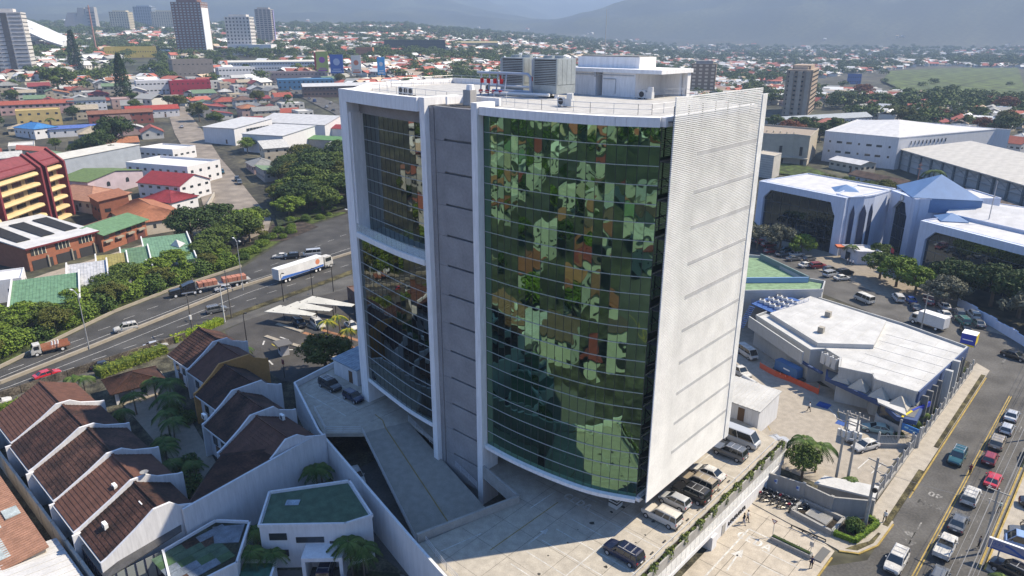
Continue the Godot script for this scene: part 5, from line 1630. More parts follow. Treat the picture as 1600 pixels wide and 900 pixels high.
func motorcycle(at: Vector3, yaw_deg: float, red := false) -> Node3D:
	var o := thing("motorcycle", ("red tanked" if red else "black") + " motorcycle in the crowded row against the grey wall", "motorcycle", at, deg_to_rad(yaw_deg), "motorcycles parked against the grey wall")
	var blk := mt("moto_black", C(0.02, 0.02, 0.02), 0.45, "")
	var mb: MB
	for x in [-0.62, 0.66]:
		mb = MB.new()
		for i in 14:
			var a := TAU * i / 14; var b := TAU * (i + 1) / 14
			mb.bar(Vector3(x + 0.27 * cos(a), 0.3 + 0.27 * sin(a), 0), Vector3(x + 0.27 * cos(b), 0.3 + 0.27 * sin(b), 0), 0.1, 0.08)
		for i in 5: mb.bar(Vector3(x, 0.3, 0), Vector3(x + 0.26 * cos(i * 1.257), 0.3 + 0.26 * sin(i * 1.257), 0), 0.02, 0.02)
		put("wheel", mb, blk, o)
	mb = MB.new(); mb.loft([[Vector3(-0.1, 0.68, -0.08), Vector3(-0.1, 0.68, 0.08), Vector3(-0.1, 0.82, 0.06), Vector3(-0.1, 0.82, -0.06)], [Vector3(0.15, 0.70, -0.14), Vector3(0.15, 0.70, 0.14), Vector3(0.15, 0.93, 0.1), Vector3(0.15, 0.93, -0.1)], [Vector3(0.4, 0.74, -0.1), Vector3(0.4, 0.74, 0.1), Vector3(0.4, 0.92, 0.06), Vector3(0.4, 0.92, -0.06)]])
	put("tank", mb, mt("moto_red", C(0.2, 0.02, 0.03), 0.3, "") if red else blk, o)
	mb = MB.new(); mb.loft([[Vector3(-0.75, 0.78, -0.08), Vector3(-0.75, 0.78, 0.08), Vector3(-0.75, 0.88, 0.07), Vector3(-0.75, 0.88, -0.07)], [Vector3(-0.4, 0.72, -0.14), Vector3(-0.4, 0.72, 0.14), Vector3(-0.4, 0.82, 0.12), Vector3(-0.4, 0.82, -0.12)], [Vector3(-0.05, 0.7, -0.1), Vector3(-0.05, 0.7, 0.1), Vector3(-0.05, 0.8, 0.08), Vector3(-0.05, 0.8, -0.08)]])
	put("seat", mb, blk, o)
	mb = MB.new(); mb.span(-0.2, 0.25, 0.28, 0.66, -0.13, 0.13); mb.tube(Vector3(-0.2, 0.35, 0.16), Vector3(-0.8, 0.45, 0.18), 0.05); put("engine", mb, mt("moto_metal", C(0.3, 0.3, 0.3), 0.4, "", 0.6), o)
	mb = MB.new(); mb.tube(Vector3(0.66, 0.3, 0), Vector3(0.42, 0.98, 0), 0.05); mb.tube(Vector3(0.4, 1.0, -0.34), Vector3(0.4, 1.0, 0.34), 0.025); put("fork", mb, mt("moto_metal", C(0.3, 0.3, 0.3), 0.4, "", 0.6), o)
	mb = MB.new(); mb.tube(Vector3(0.48, 0.86, 0), Vector3(0.58, 0.85, 0), 0.1, 0.09, 10); put("headlamp", mb, mt("lamp_glass", C(0.75, 0.77, 0.78), 0.1, ""), o)
	return o


func tile_slope(mb: MB, a: Vector3, b: Vector3, c: Vector3, d: Vector3, step := 0.5) -> void:
	# courses of tiles: each row lies a little proud of the one above it, eave a-b, ridge d-c
	var L := (d - a).length(); var n := int(L / step)
	var nn := (b - a).cross(d - a).normalized()
	if nn.y < 0.0: nn = -nn
	for i in n:
		var t0 := float(i) / n; var t1 := float(i + 1) / n
		var p0 := a.lerp(d, t0) + nn * 0.06; var p1 := b.lerp(c, t0) + nn * 0.06
		var q0 := a.lerp(d, t1) + nn * 0.005; var q1 := b.lerp(c, t1) + nn * 0.005
		mb.quad(p0, p1, q1, q0)
		mb.quad(p0 - nn * 0.06, p1 - nn * 0.06, p1, p0)


func build_townhouses() -> void:
	var brown := mt("roof_brown", C(0.155, 0.07, 0.047), 0.85, "roof")
	var white := mt("townhouse_white", C(0.68, 0.68, 0.70), 0.8, "plaster")
	var mb: MB
	var rows := []
	# each unit: x0, x1, eave z (front), ridge z, back eave z
	for q in [[-122.6, -113.6, -42.8, -48.8, -52.6], [-113.6, -104.4, -42.2, -48.0, -51.4], [-104.4, -94.2, -39.4, -44.6, -48.0], [-94.2, -85.4, -36.0, -41.6, -45.2], [-85.4, -76.2, -34.0, -39.8, -44.2]]: rows.append(["upper", q])
	for q in [[-119.4, -108.8, -15.8, -22.6, -27.2], [-108.8, -99.2, -15.4, -22.6, -27.2], [-99.2, -89.8, -15.6, -22.8, -27.4], [-89.8, -81.6, -15.3, -22.6, -27.0], [-81.6, -74.0, -15.6, -22.2, -26.0]]: rows.append(["lower", q])
	var words := ["first", "second", "third", "fourth", "fifth", "last"]
	var cnt := {"upper": 0, "lower": 0}
	for e in rows:
		var q: Array = e[1]
		var up: bool = e[0] == "upper"
		var i: int = cnt[e[0]]; cnt[e[0]] += 1
		var lbl := "brown tiled white townhouse, %s from the highway in the row %s" % [words[i], "beside the parking deck" if up else "across the courtyard"]
		var o := thing("townhouse", lbl, "house", Vector3.ZERO, 0.0, "brown roofed townhouses")
		var x0: float = q[0]; var x1: float = q[1]; var ze: float = q[2]; var zr: float = q[3]; var zb: float = q[4]
		var ye := 0.1; var yr := 3.5; var yb := 1.5
		brown = [mt("roof_brown", C(0.155, 0.07, 0.047), 0.85, "roof"), mt("roof_brown_faded", C(0.19, 0.09, 0.062), 0.85, "soil"), mt("roof_brown_dark", C(0.16, 0.07, 0.048), 0.85, "soil")][(i * 2 + int(up)) % 3]
		mb = MB.new(); mb.span(x0 + 0.2, x1 - 0.1, G, ye - 0.2, zb + 0.6, ze - 0.6)
		put("wall", mb, white, o)
		mb = MB.new()
		slab(mb, Vector3(x0, ye, ze), Vector3(x1, ye, ze), Vector3(x1, yr, zr), Vector3(x0, yr, zr), 0.18)
		tile_slope(mb, Vector3(x0, ye, ze), Vector3(x1, ye, ze), Vector3(x1, yr, zr), Vector3(x0, yr, zr))
		slab(mb, Vector3(x1, yb, zb), Vector3(x0, yb, zb), Vector3(x0, yr, zr), Vector3(x1, yr, zr), 0.18)
		tile_slope(mb, Vector3(x1, yb, zb), Vector3(x0, yb, zb), Vector3(x0, yr, zr), Vector3(x1, yr, zr))
		put("roof", mb, brown, o)
		mb = MB.new(); mb.bar(Vector3(x0, yr + 0.1, zr), Vector3(x1, yr + 0.1, zr), 0.3, 0.14); put("ridge_cap", mb, brown, o)
		# white party wall rising over the roof on the right side
		mb = MB.new()
		var nq: Array = rows[i + 1][1] if up and i < 4 else q
		ze = maxf(ze, nq[2]); var zf := maxf(zr, float(nq[3]))
		var pts := [Vector2(ze + 0.25, G), Vector2(ze + 0.25, ye + 0.25), Vector2(ze - 0.4, ye + 0.5), Vector2((ze * 0.45 + zf * 0.55), lerpf(ye, yr, 0.55) + 0.5), Vector2(zf + 0.8, yr + 0.42), Vector2(zr - 1.0, yr + 0.36), Vector2(zr * 0.5 + zb * 0.5, (yr + yb) * 0.5 + 0.5), Vector2(zb - 0.2, yb + 0.65), Vector2(zb - 0.7, yb + 0.6), Vector2(zb - 0.7, G)]
		var t := Geometry2D.triangulate_polygon(PackedVector2Array(pts))
		for sx in [x1 - 0.06, x1 + 0.24]:
			for k in range(0, t.size(), 3): mb.tri(Vector3(sx, pts[t[k]].y, pts[t[k]].x), Vector3(sx, pts[t[k + 1]].y, pts[t[k + 1]].x), Vector3(sx, pts[t[k + 2]].y, pts[t[k + 2]].x))
		for k in pts.size() - 1:
			mb.quad(Vector3(x1 - 0.06, pts[k].y, pts[k].x), Vector3(x1 + 0.24, pts[k].y, pts[k].x), Vector3(x1 + 0.24, pts[k + 1].y, pts[k + 1].x), Vector3(x1 - 0.06, pts[k + 1].y, pts[k + 1].x))
		put("party_wall", mb, mt("party_orange", C(0.58, 0.30, 0.10), 0.85, "plaster") if up and i == 1 else white, o)
		for k in 3:
			mb = MB.new(); mb.box(Vector3(lerpf(x0, x1, 0.22 + 0.28 * k), G + 3.0, float(q[2]) - 0.58 if up else zb + 0.55), Vector3(1.3, 1.3, 0.1)); put("window", mb, win_glass(), o)
		for k in 2:
			mb = MB.new(); mb.box(Vector3(lerpf(x0, x1, 0.3 + 0.35 * k), G + 1.1, float(q[2]) - 0.57 if up else zb + 0.56), Vector3(1.6, 2.2, 0.1)); put("door", mb, mt("door_wood", C(0.12, 0.07, 0.04), 0.6, ""), o)
		mb = MB.new(); mb.bar(Vector3(x0 + 0.1, ye - 0.16, q[2] + 0.12), Vector3(x1 - 0.1, ye - 0.16, q[2] + 0.12), 0.12, 0.16); put("gutter", mb, mt("gutter", C(0.5, 0.5, 0.5), 0.6, ""), o)
	# satellite dish and condensers on the roofs
	for q in [[-83.6, 2.2, -20.6, "white condenser hung on the party wall of the courtyard row"], [-77.4, 2.35, -21.4, "white condenser on the last brown roof of the courtyard row"], [-78.6, 1.0, -17.6, "white condenser low on the last brown roof of the courtyard row"], [-93.4, 1.5, -36.0, "white condenser on the brown roof edge beside the palms"], [-83.2, 2.6, -42.6, "white condenser on the shaded brown roof near the deck"]]:
		var o := thing("air_conditioner", q[3], "air conditioner", Vector3(q[0], q[1], q[2]))
		mb = MB.new(); mb.span(-0.45, 0.45, 0, 0.75, -0.2, 0.2); put("casing", mb, mt("ac_white2", C(0.75, 0.75, 0.73), 0.5, ""), o)
		mb = MB.new(); mb.tube(Vector3(0.1, 0.37, 0.2), Vector3(0.1, 0.37, 0.23), 0.28, -1, 12); put("fan_grille", mb, mt("steel_dark", C(0.055, 0.055, 0.058), 0.5, ""), o)
	var ds := thing("satellite_dish", "grey satellite dish on the courtyard row's party wall", "dish", Vector3(-81.4, 3.5, -23.4))
	mb = MB.new(); mb.tube(Vector3.ZERO, Vector3(0, 0.5, 0), 0.03); put("stand", mb, mt("steel_dark", C(0.055, 0.055, 0.058), 0.5, ""), ds)
	mb = MB.new()
	for i in 12:
		var a := TAU * i / 12; var b := TAU * (i + 1) / 12
		mb.tri(Vector3(0, 0.62, 0), Vector3(0.5 * cos(a), 0.8, 0.5 * sin(a)), Vector3(0.5 * cos(b), 0.8, 0.5 * sin(b)))
	put("bowl", mb, mt("dish_grey", C(0.2, 0.2, 0.2), 0.6, ""), ds)
	# long white end wall and boundary walls
	var o := thing("boundary_wall", "tall white wall in the tower's shade at the end of the townhouse rows", "wall")
	mb = MB.new(); mb.bar(Vector3(-73.4, -1.2, -24.2), Vector3(-76.0, -1.2, -42.6), 0.3, 7.6); put("wall_panel", mb, white, o)
	mb = MB.new(); mb.bar(Vector3(-76.0, -2.6, -42.6), Vector3(-79.4, -2.6, -45.6), 0.3, 4.8); put("wall_panel", mb, white, o)
	mb = MB.new()
	slab(mb, Vector3(-81.0, 0.6, -30.2), Vector3(-73.6, 2.3, -24.4), Vector3(-75.9, 2.3, -41), Vector3(-82, 2.0, -33), 0.2); put("lean_to_roof", mb, brown, o)
	o = thing("boundary_wall", "long stained white garden wall behind the courtyard townhouse row", "wall")
	for k in 10:
		mb = MB.new(); mb.bar(Vector3(-124.0 + k * 5.0, -3.4, -14.4 - 0.03 * k), Vector3(-119.1 + k * 5.0, -3.4, -14.4 - 0.03 * k), 0.3, 3.2); put("wall_panel", mb, mt("wall_stained", C(0.50, 0.47, 0.42), 0.9, "concrete"), o)
	# fins between the back gardens
	for x in [-119, -108.4, -98.8, -89.4, -81.2]:
		mb = MB.new(); mb.bar(Vector3(x, -2.4, -14.8), Vector3(x, -2.4, -16.4), 0.3, 5.2); put("garden_fin", mb, white, o)
	# glazed conservatory at the end
	o = thing("conservatory", "dark framed conservatory with grey roof at the end of the courtyard row", "conservatory")
	var cf := mt("conservatory_roof", C(0.10, 0.10, 0.105), 0.5, "roof")
	mb = MB.new(); slab(mb, Vector3(-80.2, -0.9, -15.2), Vector3(-72.6, -0.9, -15.2), Vector3(-74.2, -0.1, -17.6), Vector3(-80.2, -0.1, -17.4), 0.12); slab(mb, Vector3(-72.6, -0.9, -15.2), Vector3(-73.0, 0.2, -23.6), Vector3(-75.6, 1.2, -24.6), Vector3(-74.2, -0.1, -17.6), 0.12); put("roof", mb, cf, o)
	for i in 8:
		mb = MB.new(); mb.box(Vector3(-79.6 + i * 0.95, -2.6, -15.3), Vector3(0.82, 3.0, 0.06)); put("pane", mb, win_glass(), o)
	for i in 8:
		mb = MB.new(); mb.box(Vector3(-72.72, -2.3, -15.8 - i * 0.98), Vector3(0.06, 2.8, 0.85)); put("pane", mb, mt("pane_pale", C(0.22, 0.24, 0.24), 0.1, ""), o)
	mb = MB.new()
	for i in 9: mb.box(Vector3(-80.1 + i * 0.95, -2.7, -15.25), Vector3(0.1, 3.5, 0.1))
	for i in 9: mb.box(Vector3(-72.66, -2.5, -15.3 - i * 0.98), Vector3(0.1, 3.4, 0.1))
	mb.box(Vector3(-76.3, -4.5, -15.3), Vector3(7.6, 0.9, 0.16)); mb.box(Vector3(-72.7, -4.4, -19.4), Vector3(0.16, 1.2, 8.2))
	put("frame", mb, mt("frame_navy", C(0.02, 0.02, 0.05), 0.5, ""), o)
	# courtyard paving, gate lodge
	ground_sheet("courtyard", [-128, -34, -80, -30.4, -80, -33, -92, -36, -128, -43], G + 0.012, mt("courtyard_tan", C(0.30, 0.265, 0.215), 0.9, "concrete"))
	o = thing("gate_lodge", "small white gate lodge with brown pyramid roof at the courtyard entrance", "gate house", Vector3(-122.6, G, -36.6), deg_to_rad(-8))
	mb = MB.new(); mb.span(-2.6, 2.6, 0, 2.5, -3.2, 0.6); put("wall", mb, white, o)
	for p in [[-2.6, 3.4], [2.6, 3.4]]:
		mb = MB.new(); mb.span(p[0] - 0.25, p[0] + 0.25, 0, 2.5, p[1] - 0.25, p[1] + 0.25); put("column", mb, white, o)
	roof_on(o, 6.4, 8.2, 2.5, "hip", 1.5, brown, white, 0.3, 0.45)
	mb = MB.new(); mb.box(Vector3(2.62, 1.2, -0.8), Vector3(0.08, 1.3, 0.9)); put("window", mb, win_glass(), o)
	mb = MB.new(); mb.box(Vector3(1.0, 1.05, 0.62), Vector3(0.9, 2.1, 0.08)); put("door", mb, win_glass(), o)
	# houses at the bottom left
	var terr := mt("roof_salmon", C(0.46, 0.25, 0.17), 0.8, "roof")
	o = house("bungalow", "salmon ribbed metal roof house beyond the stained garden wall", "house", -97.0, -6.0, 27.0, 13.0, 2.6, 0, "shed", 1.3, terr, mt("wall_cream2", C(0.6, 0.52, 0.42)), 1, "", 0.5, 0.3, false)
	for q in [[-93.5, -11.6, 2.2, 1.6], [-92.0, -9.4, 1.4, 1.4], [-87.2, -8.2, 4.4, 2.6]]:
		mb = MB.new(); var y: float = 2.6 + 1.3 * (0.5 - (q[1] + 6.0) / 13.6) + 0.08
		mb.box(Vector3(q[0] + 97.0, y, q[1] + 6.0), Vector3(q[2], 0.12, q[3])); put("patch_sheet", mb, mt("sheet_translucent", C(0.55, 0.62, 0.62), 0.4, "roof"), o)
	o = thing("air_conditioner", "white condenser standing on the salmon metal roof", "air conditioner", Vector3(-92.6, -1.2, -7.0))
	mb = MB.new(); mb.span(-0.5, 0.5, 0, 0.8, -0.25, 0.25); put("casing", mb, mt("ac_white2", C(0.75, 0.75, 0.73), 0.5, ""), o)
	mb = MB.new(); mb.tube(Vector3(0.1, 0.4, 0.25), Vector3(0.1, 0.4, 0.28), 0.3, -1, 12); put("fan_grille", mb, mt("steel_dark", C(0.055, 0.055, 0.058), 0.5, ""), o)
	house("low_building", "white flat metal roof building next to the conservatory", "building", -79.5, -5.8, 12.0, 16.0, 2.9, 0, "gable", 0.8, mt("sheet_white_pale", C(0.56, 0.56, 0.56), 0.6, "plaster"), white, 1, "", 1.2, 0.3, false)
	# two storey white house with green roof
	o = thing("white_villa", "two storey white house with flat green roof below the deck wall", "house")
	var pv := V2([-71.2, -33.6, -66.0, -41.6, -58.4, -39.4, -59.4, -36.4, -66.4, -29.6])
	plan_building(o, pv, G, 0.8, white, mt("roof_green", C(0.09, 0.16, 0.10), 0.8, "roof"), 0.35)
	var fa := Vector2(-66.4, -29.6); var fb := Vector2(-59.4, -36.4); var fd := (fb - fa).normalized(); var fn := Vector2(-fd.y, fd.x)
	if fn.dot(Vector2(1, 1)) < 0: fn = -fn
	var fyaw := atan2(-fd.y, fd.x)
	for w in [[2.0, -0.6, 2.0, 0.9, "window"], [5.6, -1.1, 3.2, 0.75, "window"], [2.0, -2.9, 2.0, 0.9, "window"], [8.6, -1.6, 1.6, 0.5, "window"]]:
		var p: Vector2 = fa + fd * w[0] + fn * 0.02
		mb = MB.new(); mb.box(Vector3(p.x, w[1], p.y), Vector3(w[2], w[3], 0.12), fyaw); put(w[4], mb, win_glass(), o)
	var cpn := fa + fd * 7.4 + fn * 1.2
	mb = MB.new(); mb.box(Vector3(cpn.x, -1.9, cpn.y), Vector3(4.6, 0.5, 2.6), fyaw); mb.box(Vector3(cpn.x - fd.x * 2.1, -3.6, cpn.y - fd.y * 2.1), Vector3(0.4, 2.9, 2.6), fyaw); mb.box(Vector3(cpn.x + fd.x * 2.1, -3.6, cpn.y + fd.y * 2.1), Vector3(0.4, 2.9, 2.6), fyaw); put("garage_porch", mb, white, o)
	mb = MB.new(); mb.box(Vector3(-67.4, 0.92, -34.5), Vector3(1.6, 0.06, 1.0), fyaw); put("skylight", mb, mt("sheet_blue", C(0.40, 0.50, 0.60), 0.5, "roof"), o)
	car("suv", "navy", C(0.012, 0.018, 0.05), Vector3(cpn.x - 0.2, G + 0.03, cpn.y - 0.2), rad_to_deg(fyaw) + 90, "dark car in the garage porch of the white villa")
	ccar("suv", "white", -56.2, G + 0.03, -33.6, 200, "white car in front of the white villa below the deck wall")
	o = thing("patchwork_roof_house", "white walled house with patched rusty green metal roof beside the villa", "house")
	pv = V2([-72.0, -21.0, -72.8, -27.4, -69.6, -30.0, -64.2, -25.6, -64.6, -19.0])
	plan_building(o, pv, G, -0.6, white, mt("roof_rust", C(0.10, 0.11, 0.06), 0.85, "soil"), 0.3)
	var shades := [mt("roof_green", C(0.09, 0.16, 0.10), 0.8, "roof"), mt("roof_rust2", C(0.17, 0.09, 0.06), 0.85, "soil"), mt("sheet_grey_blue", C(0.22, 0.26, 0.31), 0.6, "roof"), mt("roof_green2", C(0.07, 0.14, 0.06), 0.8, "roof")]
	for i in 22:
		mb = MB.new()
		mb.box(Vector3(-71.0 + (i % 5) * 1.25, -0.5 + 0.012 * (i % 3), -20.4 - int(i / 5) * 1.6), Vector3(1.22, 0.06, 1.7), 0.0); put("roof_sheet", mb, shades[(i * 7 + i / 3) % 4], o)
	mb = MB.new(); mb.prism(V2([-71.9, -26.6, -69.6, -29.4, -67.2, -27.4, -69.0, -25.4]), -0.52, -0.42); put("roof_sheet", mb, shades[2], o)
	o = thing("garden_annex", "low white annex with flat teal roof in front of the villa", "annex")
	plan_building(o, V2([-66.0, -24.0, -66.2, -27.0, -63.4, -29.6, -61.4, -27.8, -60.6, -22.0]), G, -2.4, white, mt("roof_teal", C(0.05, 0.17, 0.12), 0.8, "roof"), 0.3)
	ground_sheet("driveway", [-66.0, -29.4, -59, -36, -53.6, -39.9, -48, -38.9, -42, -20, -60, -18], G + 0.01, mt("drive_grey", C(0.16, 0.15, 0.14), 0.9, "concrete"))
	ground_sheet("lawn", [-58.9, -36.2, -54.2, -39.6, -51.5, -38.8, -54.5, -34.0], G + 0.016, mt("lawn_dark", C(0.06, 0.09, 0.03), 0.95, "soil"))
	var pn := 0
	for q in [[-73.4, -41.4, 6.0], [-74.2, -42.6, 5.4], [-68.6, -30.2, 5.6], [-65.6, -27.9, 5.4], [-63.8, -29.6, 4.8], [-57.9, -35.8, 6.2], [-57.0, -37.2, 5.6], [-56.4, -36.4, 5.2]]:
		tree("palm", 1 + pn % 4, q[0], q[1], q[2], ["thin palm in the corner behind the tall white wall", "second thin palm behind the tall white wall", "palm against the left corner of the white villa", "palm before the villa's lower windows", "short palm before the villa's front door", "palm at the right corner of the white villa", "palm at the villa's right corner beside the deck wall", "small palm on the villa lawn by the deck wall"][pn], "", G)
		pn += 1
	# courtyard palms and shrubs
	pn = 0
	for q in [[-116.0, -37.4, 6.2], [-112.6, -38.6, 6.6], [-114.6, -33.6, 5.4], [-107.6, -36.4, 6.8], [-104.2, -34.6, 5.8], [-111.2, -30.8, 4.6], [-100.2, -33.8, 6.0], [-97.0, -31.2, 5.2], [-94.4, -30.4, 5.4], [-90.8, -29.8, 4.8], [-88.4, -31.6, 4.6], [-127.6, -30.2, 5.0], [-129.8, -29.2, 4.6], [-125.6, -52.4, 6.0], [-119.8, -53.6, 5.6], [-118.4, -54.6, 5.0]]:
		tree("palm", 1 + pn % 4, q[0], q[1], q[2], "feathery palm growing among the brown roofed townhouses", "palms of the townhouse courtyard", G)
		pn += 1
	for q in [[-110.2, -37.8, 3.4], [-101.0, -32.6, 3.0], [-92.6, -32.6, 3.6], [-87.0, -30.2, 4.2], [-113.4, -30.4, 2.4], [-106.0, -38.2, 3.2], [-84.6, -47.6, 4.0]]:
		tree("shrub", 1 + pn % 3, q[0], q[1], q[2], "dark shrub growing between the townhouse rows", "shrubs of the townhouse courtyard", G)
		pn += 1


func build_bank() -> void:
	var white := mt("bank_roof_white", C(0.54, 0.54, 0.53), 0.7, "plaster")
	var wall := mt("bank_wall", C(0.45, 0.46, 0.46), 0.8, "plaster")
	var blue := mt("bank_blue", C(0.05, 0.085, 0.20), 0.7, "plaster")
	var mb: MB
	var o := thing("bank_building", "low bank building with broad white flat roof and navy fascia", "building")
	plan_building(o, V2([-52.6, -128.6, -38.4, -119.4, -36.6, -121.6, -33.4, -119.6, -32.2, -115.6, -27.2, -116.6, -26.4, -115.0, -20.2, -114.8, -18.4, -139.6, -30, -143.6, -49, -147.5]), G, 1.0, wall, white, 0.5)
	mb = MB.new(); mb.prism(V2([-50.6, -130.2, -38.2, -122.0, -30.6, -128.0, -32.5, -141.6, -48.5, -145.4]), 1.0, 1.9); put("raised_roof", mb, white, o)
	mb = MB.new()
	for i in 7: mb.bar(Vector3(-49.6 + i * 2.6, 1.91, -131.0 + i * 0.9), Vector3(-47.6 + i * 2.4, 1.91, -144.6 + i * 0.62), 0.07, 0.05)
	for i in 5: mb.bar(Vector3(-30.6 + i * 2.4, 1.08, -118.6), Vector3(-30.0 + i * 2.4, 1.08, -141.6 + i * 0.5), 0.07, 0.05)
	for i in 5: mb.bar(Vector3(-31.0, 1.08, -121.0 - i * 3.9), Vector3(-19.6 + 0.15 * i, 1.08, -120.4 - i * 3.9), 0.06, 0.05)
	put("roof_seam", mb, mt("seam_grey", C(0.42, 0.42, 0.41), 0.7, ""), o)
	mb = MB.new()
	for q in [[-52.9, -128.4, -38.2, -119.0], [-38.2, -119.0, -35.4, -117.8]]: mb.bar(Vector3(q[0], -1.6, q[1]), Vector3(q[2], -1.6, q[3]), 0.5, 0.35)
	put("blue_ledge", mb, blue, o)
	mb = MB.new(); mb.prism(V2([-35.2, -119.2, -19.0, -114.9, -18.6, -110.2, -21.2, -109.6, -24.0, -112.4, -34.2, -115.9]), -1.9, -1.2, true); put("canopy", mb, blue, o)
	mb = MB.new(); mb.prism(V2([-34.8, -118.8, -19.4, -115.2, -19.2, -111.0, -21.4, -110.2, -24.2, -112.9, -33.9, -116.2]), -1.2, -1.14); put("canopy_top", mb, mt("canopy_grey", C(0.16, 0.16, 0.155), 0.8, "concrete"), o)
	for q in [[-31.6, -116.6], [-28.6, -115.6], [-25.2, -114.6], [-22.0, -113.6]]:
		mb = MB.new()
		var s := 1.45
		var top := Vector3(q[0], 0.55, q[1])
		var cc := [Vector3(q[0] - s, -1.13, q[1] + s * 0.9), Vector3(q[0] + s, -1.13, q[1] + s * 0.9), Vector3(q[0] + s, -1.13, q[1] - s * 0.9), Vector3(q[0] - s, -1.13, q[1] - s * 0.9)]
		for i in 4: mb.tri(cc[i], cc[(i + 1) % 4], top)
		put("skylight", mb, mt("skylight_cream", C(0.48, 0.45, 0.39), 0.5, "plaster"), o)
	mb = MB.new(); mb.prism(V2([-25.4, -113.6, -20.9, -112.4, -20.2, -110.4, -24.6, -111.8]), -1.1, -0.85, true); put("entrance_roof", mb, white, o)
	mb = MB.new(); mb.prism(V2([-25.0, -113.2, -21.2, -112.2, -20.6, -110.8, -24.4, -112.0]), G, -3.3); put("entrance_wall", mb, wall, o)
	mb = MB.new(); mb.prism(V2([-24.8, -113.0, -21.3, -112.1, -20.8, -111.1, -24.2, -112.1]), -3.3, -1.1); put("entrance_glass", mb, win_glass(), o)
	mb = MB.new(); mb.bar(Vector3(-20.6, -1.45, -109.9), Vector3(-20.0, -1.45, -113.0), 0.3, 0.75); put("fascia_sign", mb, mt("sign_yellow", C(0.60, 0.46, 0.03), 0.5, ""), o)
	mb = MB.new(); mb.bar(Vector3(-20.0, -1.4, -113.0), Vector3(-18.7, -1.4, -118.0), 0.3, 0.75); put("fascia_sign", mb, mt("sign_blue", C(0.02, 0.04, 0.32), 0.5, ""), o)
	mb = MB.new(); mb.bar(Vector3(-18.25, 0.5, -139.4), Vector3(-20.0, 0.5, -114.9), 0.3, 1.9); put("blue_parapet", mb, blue, o)
	for i in 10:
		var z := -116.4 - i * 2.5
		if i == 4 or i == 6: continue
		mb = MB.new(); mb.box(Vector3(-19.2 + 0.07 * i, -2.3, z), Vector3(0.9, 5.4, 0.4)); put("pier", mb, mt("pier_grey", C(0.20, 0.20, 0.20), 0.8, "plaster"), o)
	for i in 2:
		mb = MB.new(); mb.box(Vector3(-18.2, -1.6, -125.5 - i * 5), Vector3(1.1, 7.0, 0.7)); put("tall_pier", mb, wall, o)
	for q in [[-41.5, -136], [-39.6, -127.2]]:
		mb = MB.new(); mb.span(q[0] - 0.5, q[0] + 0.5, 1.9, 3.0, q[1] - 0.5, q[1] + 0.5); put("roof_vent", mb, mt("vent_tan", C(0.30, 0.28, 0.24), 0.8, ""), o)
	# plant yard along the front
	mb = MB.new(); mb.bar(Vector3(-53.4, 0.2, -127.2), Vector3(-39.0, 0.2, -117.6), 0.25, 2.3); put("yard_parapet", mb, wall, o)
	for i in 3:
		var u := thing("air_conditioner", "tall white condenser in the row beside the bank skylights", "air conditioner", Vector3(-36.0 + i * 1.1, 1.0, -119.6 + 0.5 * i), -0.5, "tall condensers on the bank")
		mb = MB.new(); mb.span(-0.45, 0.45, -1.5, 0.5, -0.4, 0.4); put("casing", mb, mt("ac_white", C(0.55, 0.55, 0.54), 0.5, ""), u)
		mb = MB.new(); mb.tube(Vector3(0, 0.5, 0), Vector3(0, 0.58, 0), 0.34, -1, 12); put("fan", mb, mt("steel_dark", C(0.055, 0.055, 0.058), 0.5, ""), u)
	for i in 12:
		var u := thing("air_conditioner", "white condenser on the steel platform below the green roof", "air conditioner", Vector3(-54.6 + (i % 4) * 1.3 + int(i / 4) * 0.8, 1.7, -135.5 - int(i / 4) * 2.4 + (i % 4) * 0.5), 0.3, "condensers on the steel platform")
		mb = MB.new(); mb.span(-0.5, 0.5, 0, 0.6, -0.5, 0.5); put("casing", mb, mt("ac_white", C(0.55, 0.55, 0.54), 0.5, ""), u)
		mb = MB.new(); mb.tube(Vector3(0, 0.6, 0), Vector3(0, 0.66, 0), 0.36, -1, 10); put("fan", mb, mt("steel_dark", C(0.055, 0.055, 0.058), 0.5, ""), u)
	o = thing("steel_platform", "blue steel platform and stair carrying condensers beside the bank", "platform")
	var bs := mt("steel_blue", C(0.05, 0.11, 0.30), 0.5, "")
	mb = MB.new(); mb.prism(V2([-56, -133.6, -50.4, -131.4, -47.6, -142, -54.5, -143.4]), 1.45, 1.62, true); put("deck", mb, bs, o)
	mb = MB.new()
	for i in 12: mb.box(Vector3(-55.4 - i * 0.02, 1.3 - i * 0.3, -132.6 + i * 0.34), Vector3(1.2, 0.06, 0.3))
	put("stair", mb, bs, o)
	railing(o, [Vector3(-56, 1.6, -133.6), Vector3(-50.4, 1.6, -131.4), Vector3(-47.6, 1.6, -142)], 1.0, 1.5, bs, 3)
	# generator behind an orange net
	o = thing("generator", "blue trailer generator inside an orange safety net", "generator", Vector3(-41.8, G, -119.6), deg_to_rad(-20))
	mb = MB.new(); mb.loft([[Vector3(-2.5, 0.7, -0.9), Vector3(-2.5, 0.7, 0.9), Vector3(-2.5, 2.5, 0.8), Vector3(-2.5, 2.5, -0.8)], [Vector3(2.3, 0.7, -0.9), Vector3(2.3, 0.7, 0.9), Vector3(2.3, 2.5, 0.8), Vector3(2.3, 2.5, -0.8)], [Vector3(2.6, 0.7, -0.8), Vector3(2.6, 0.7, 0.8), Vector3(2.55, 2.2, 0.7), Vector3(2.55, 2.2, -0.7)]]); put("housing", mb, mt("generator_blue", C(0.07, 0.17, 0.36), 0.5, "plaster"), o)
	mb = MB.new(); mb.span(-2.8, 3.4, 0.45, 0.7, -0.8, 0.8); put("chassis", mb, mt("steel_dark", C(0.055, 0.055, 0.058), 0.5, ""), o)
	wheels(o, [-0.8, 0.4], 0.85, 0.36)
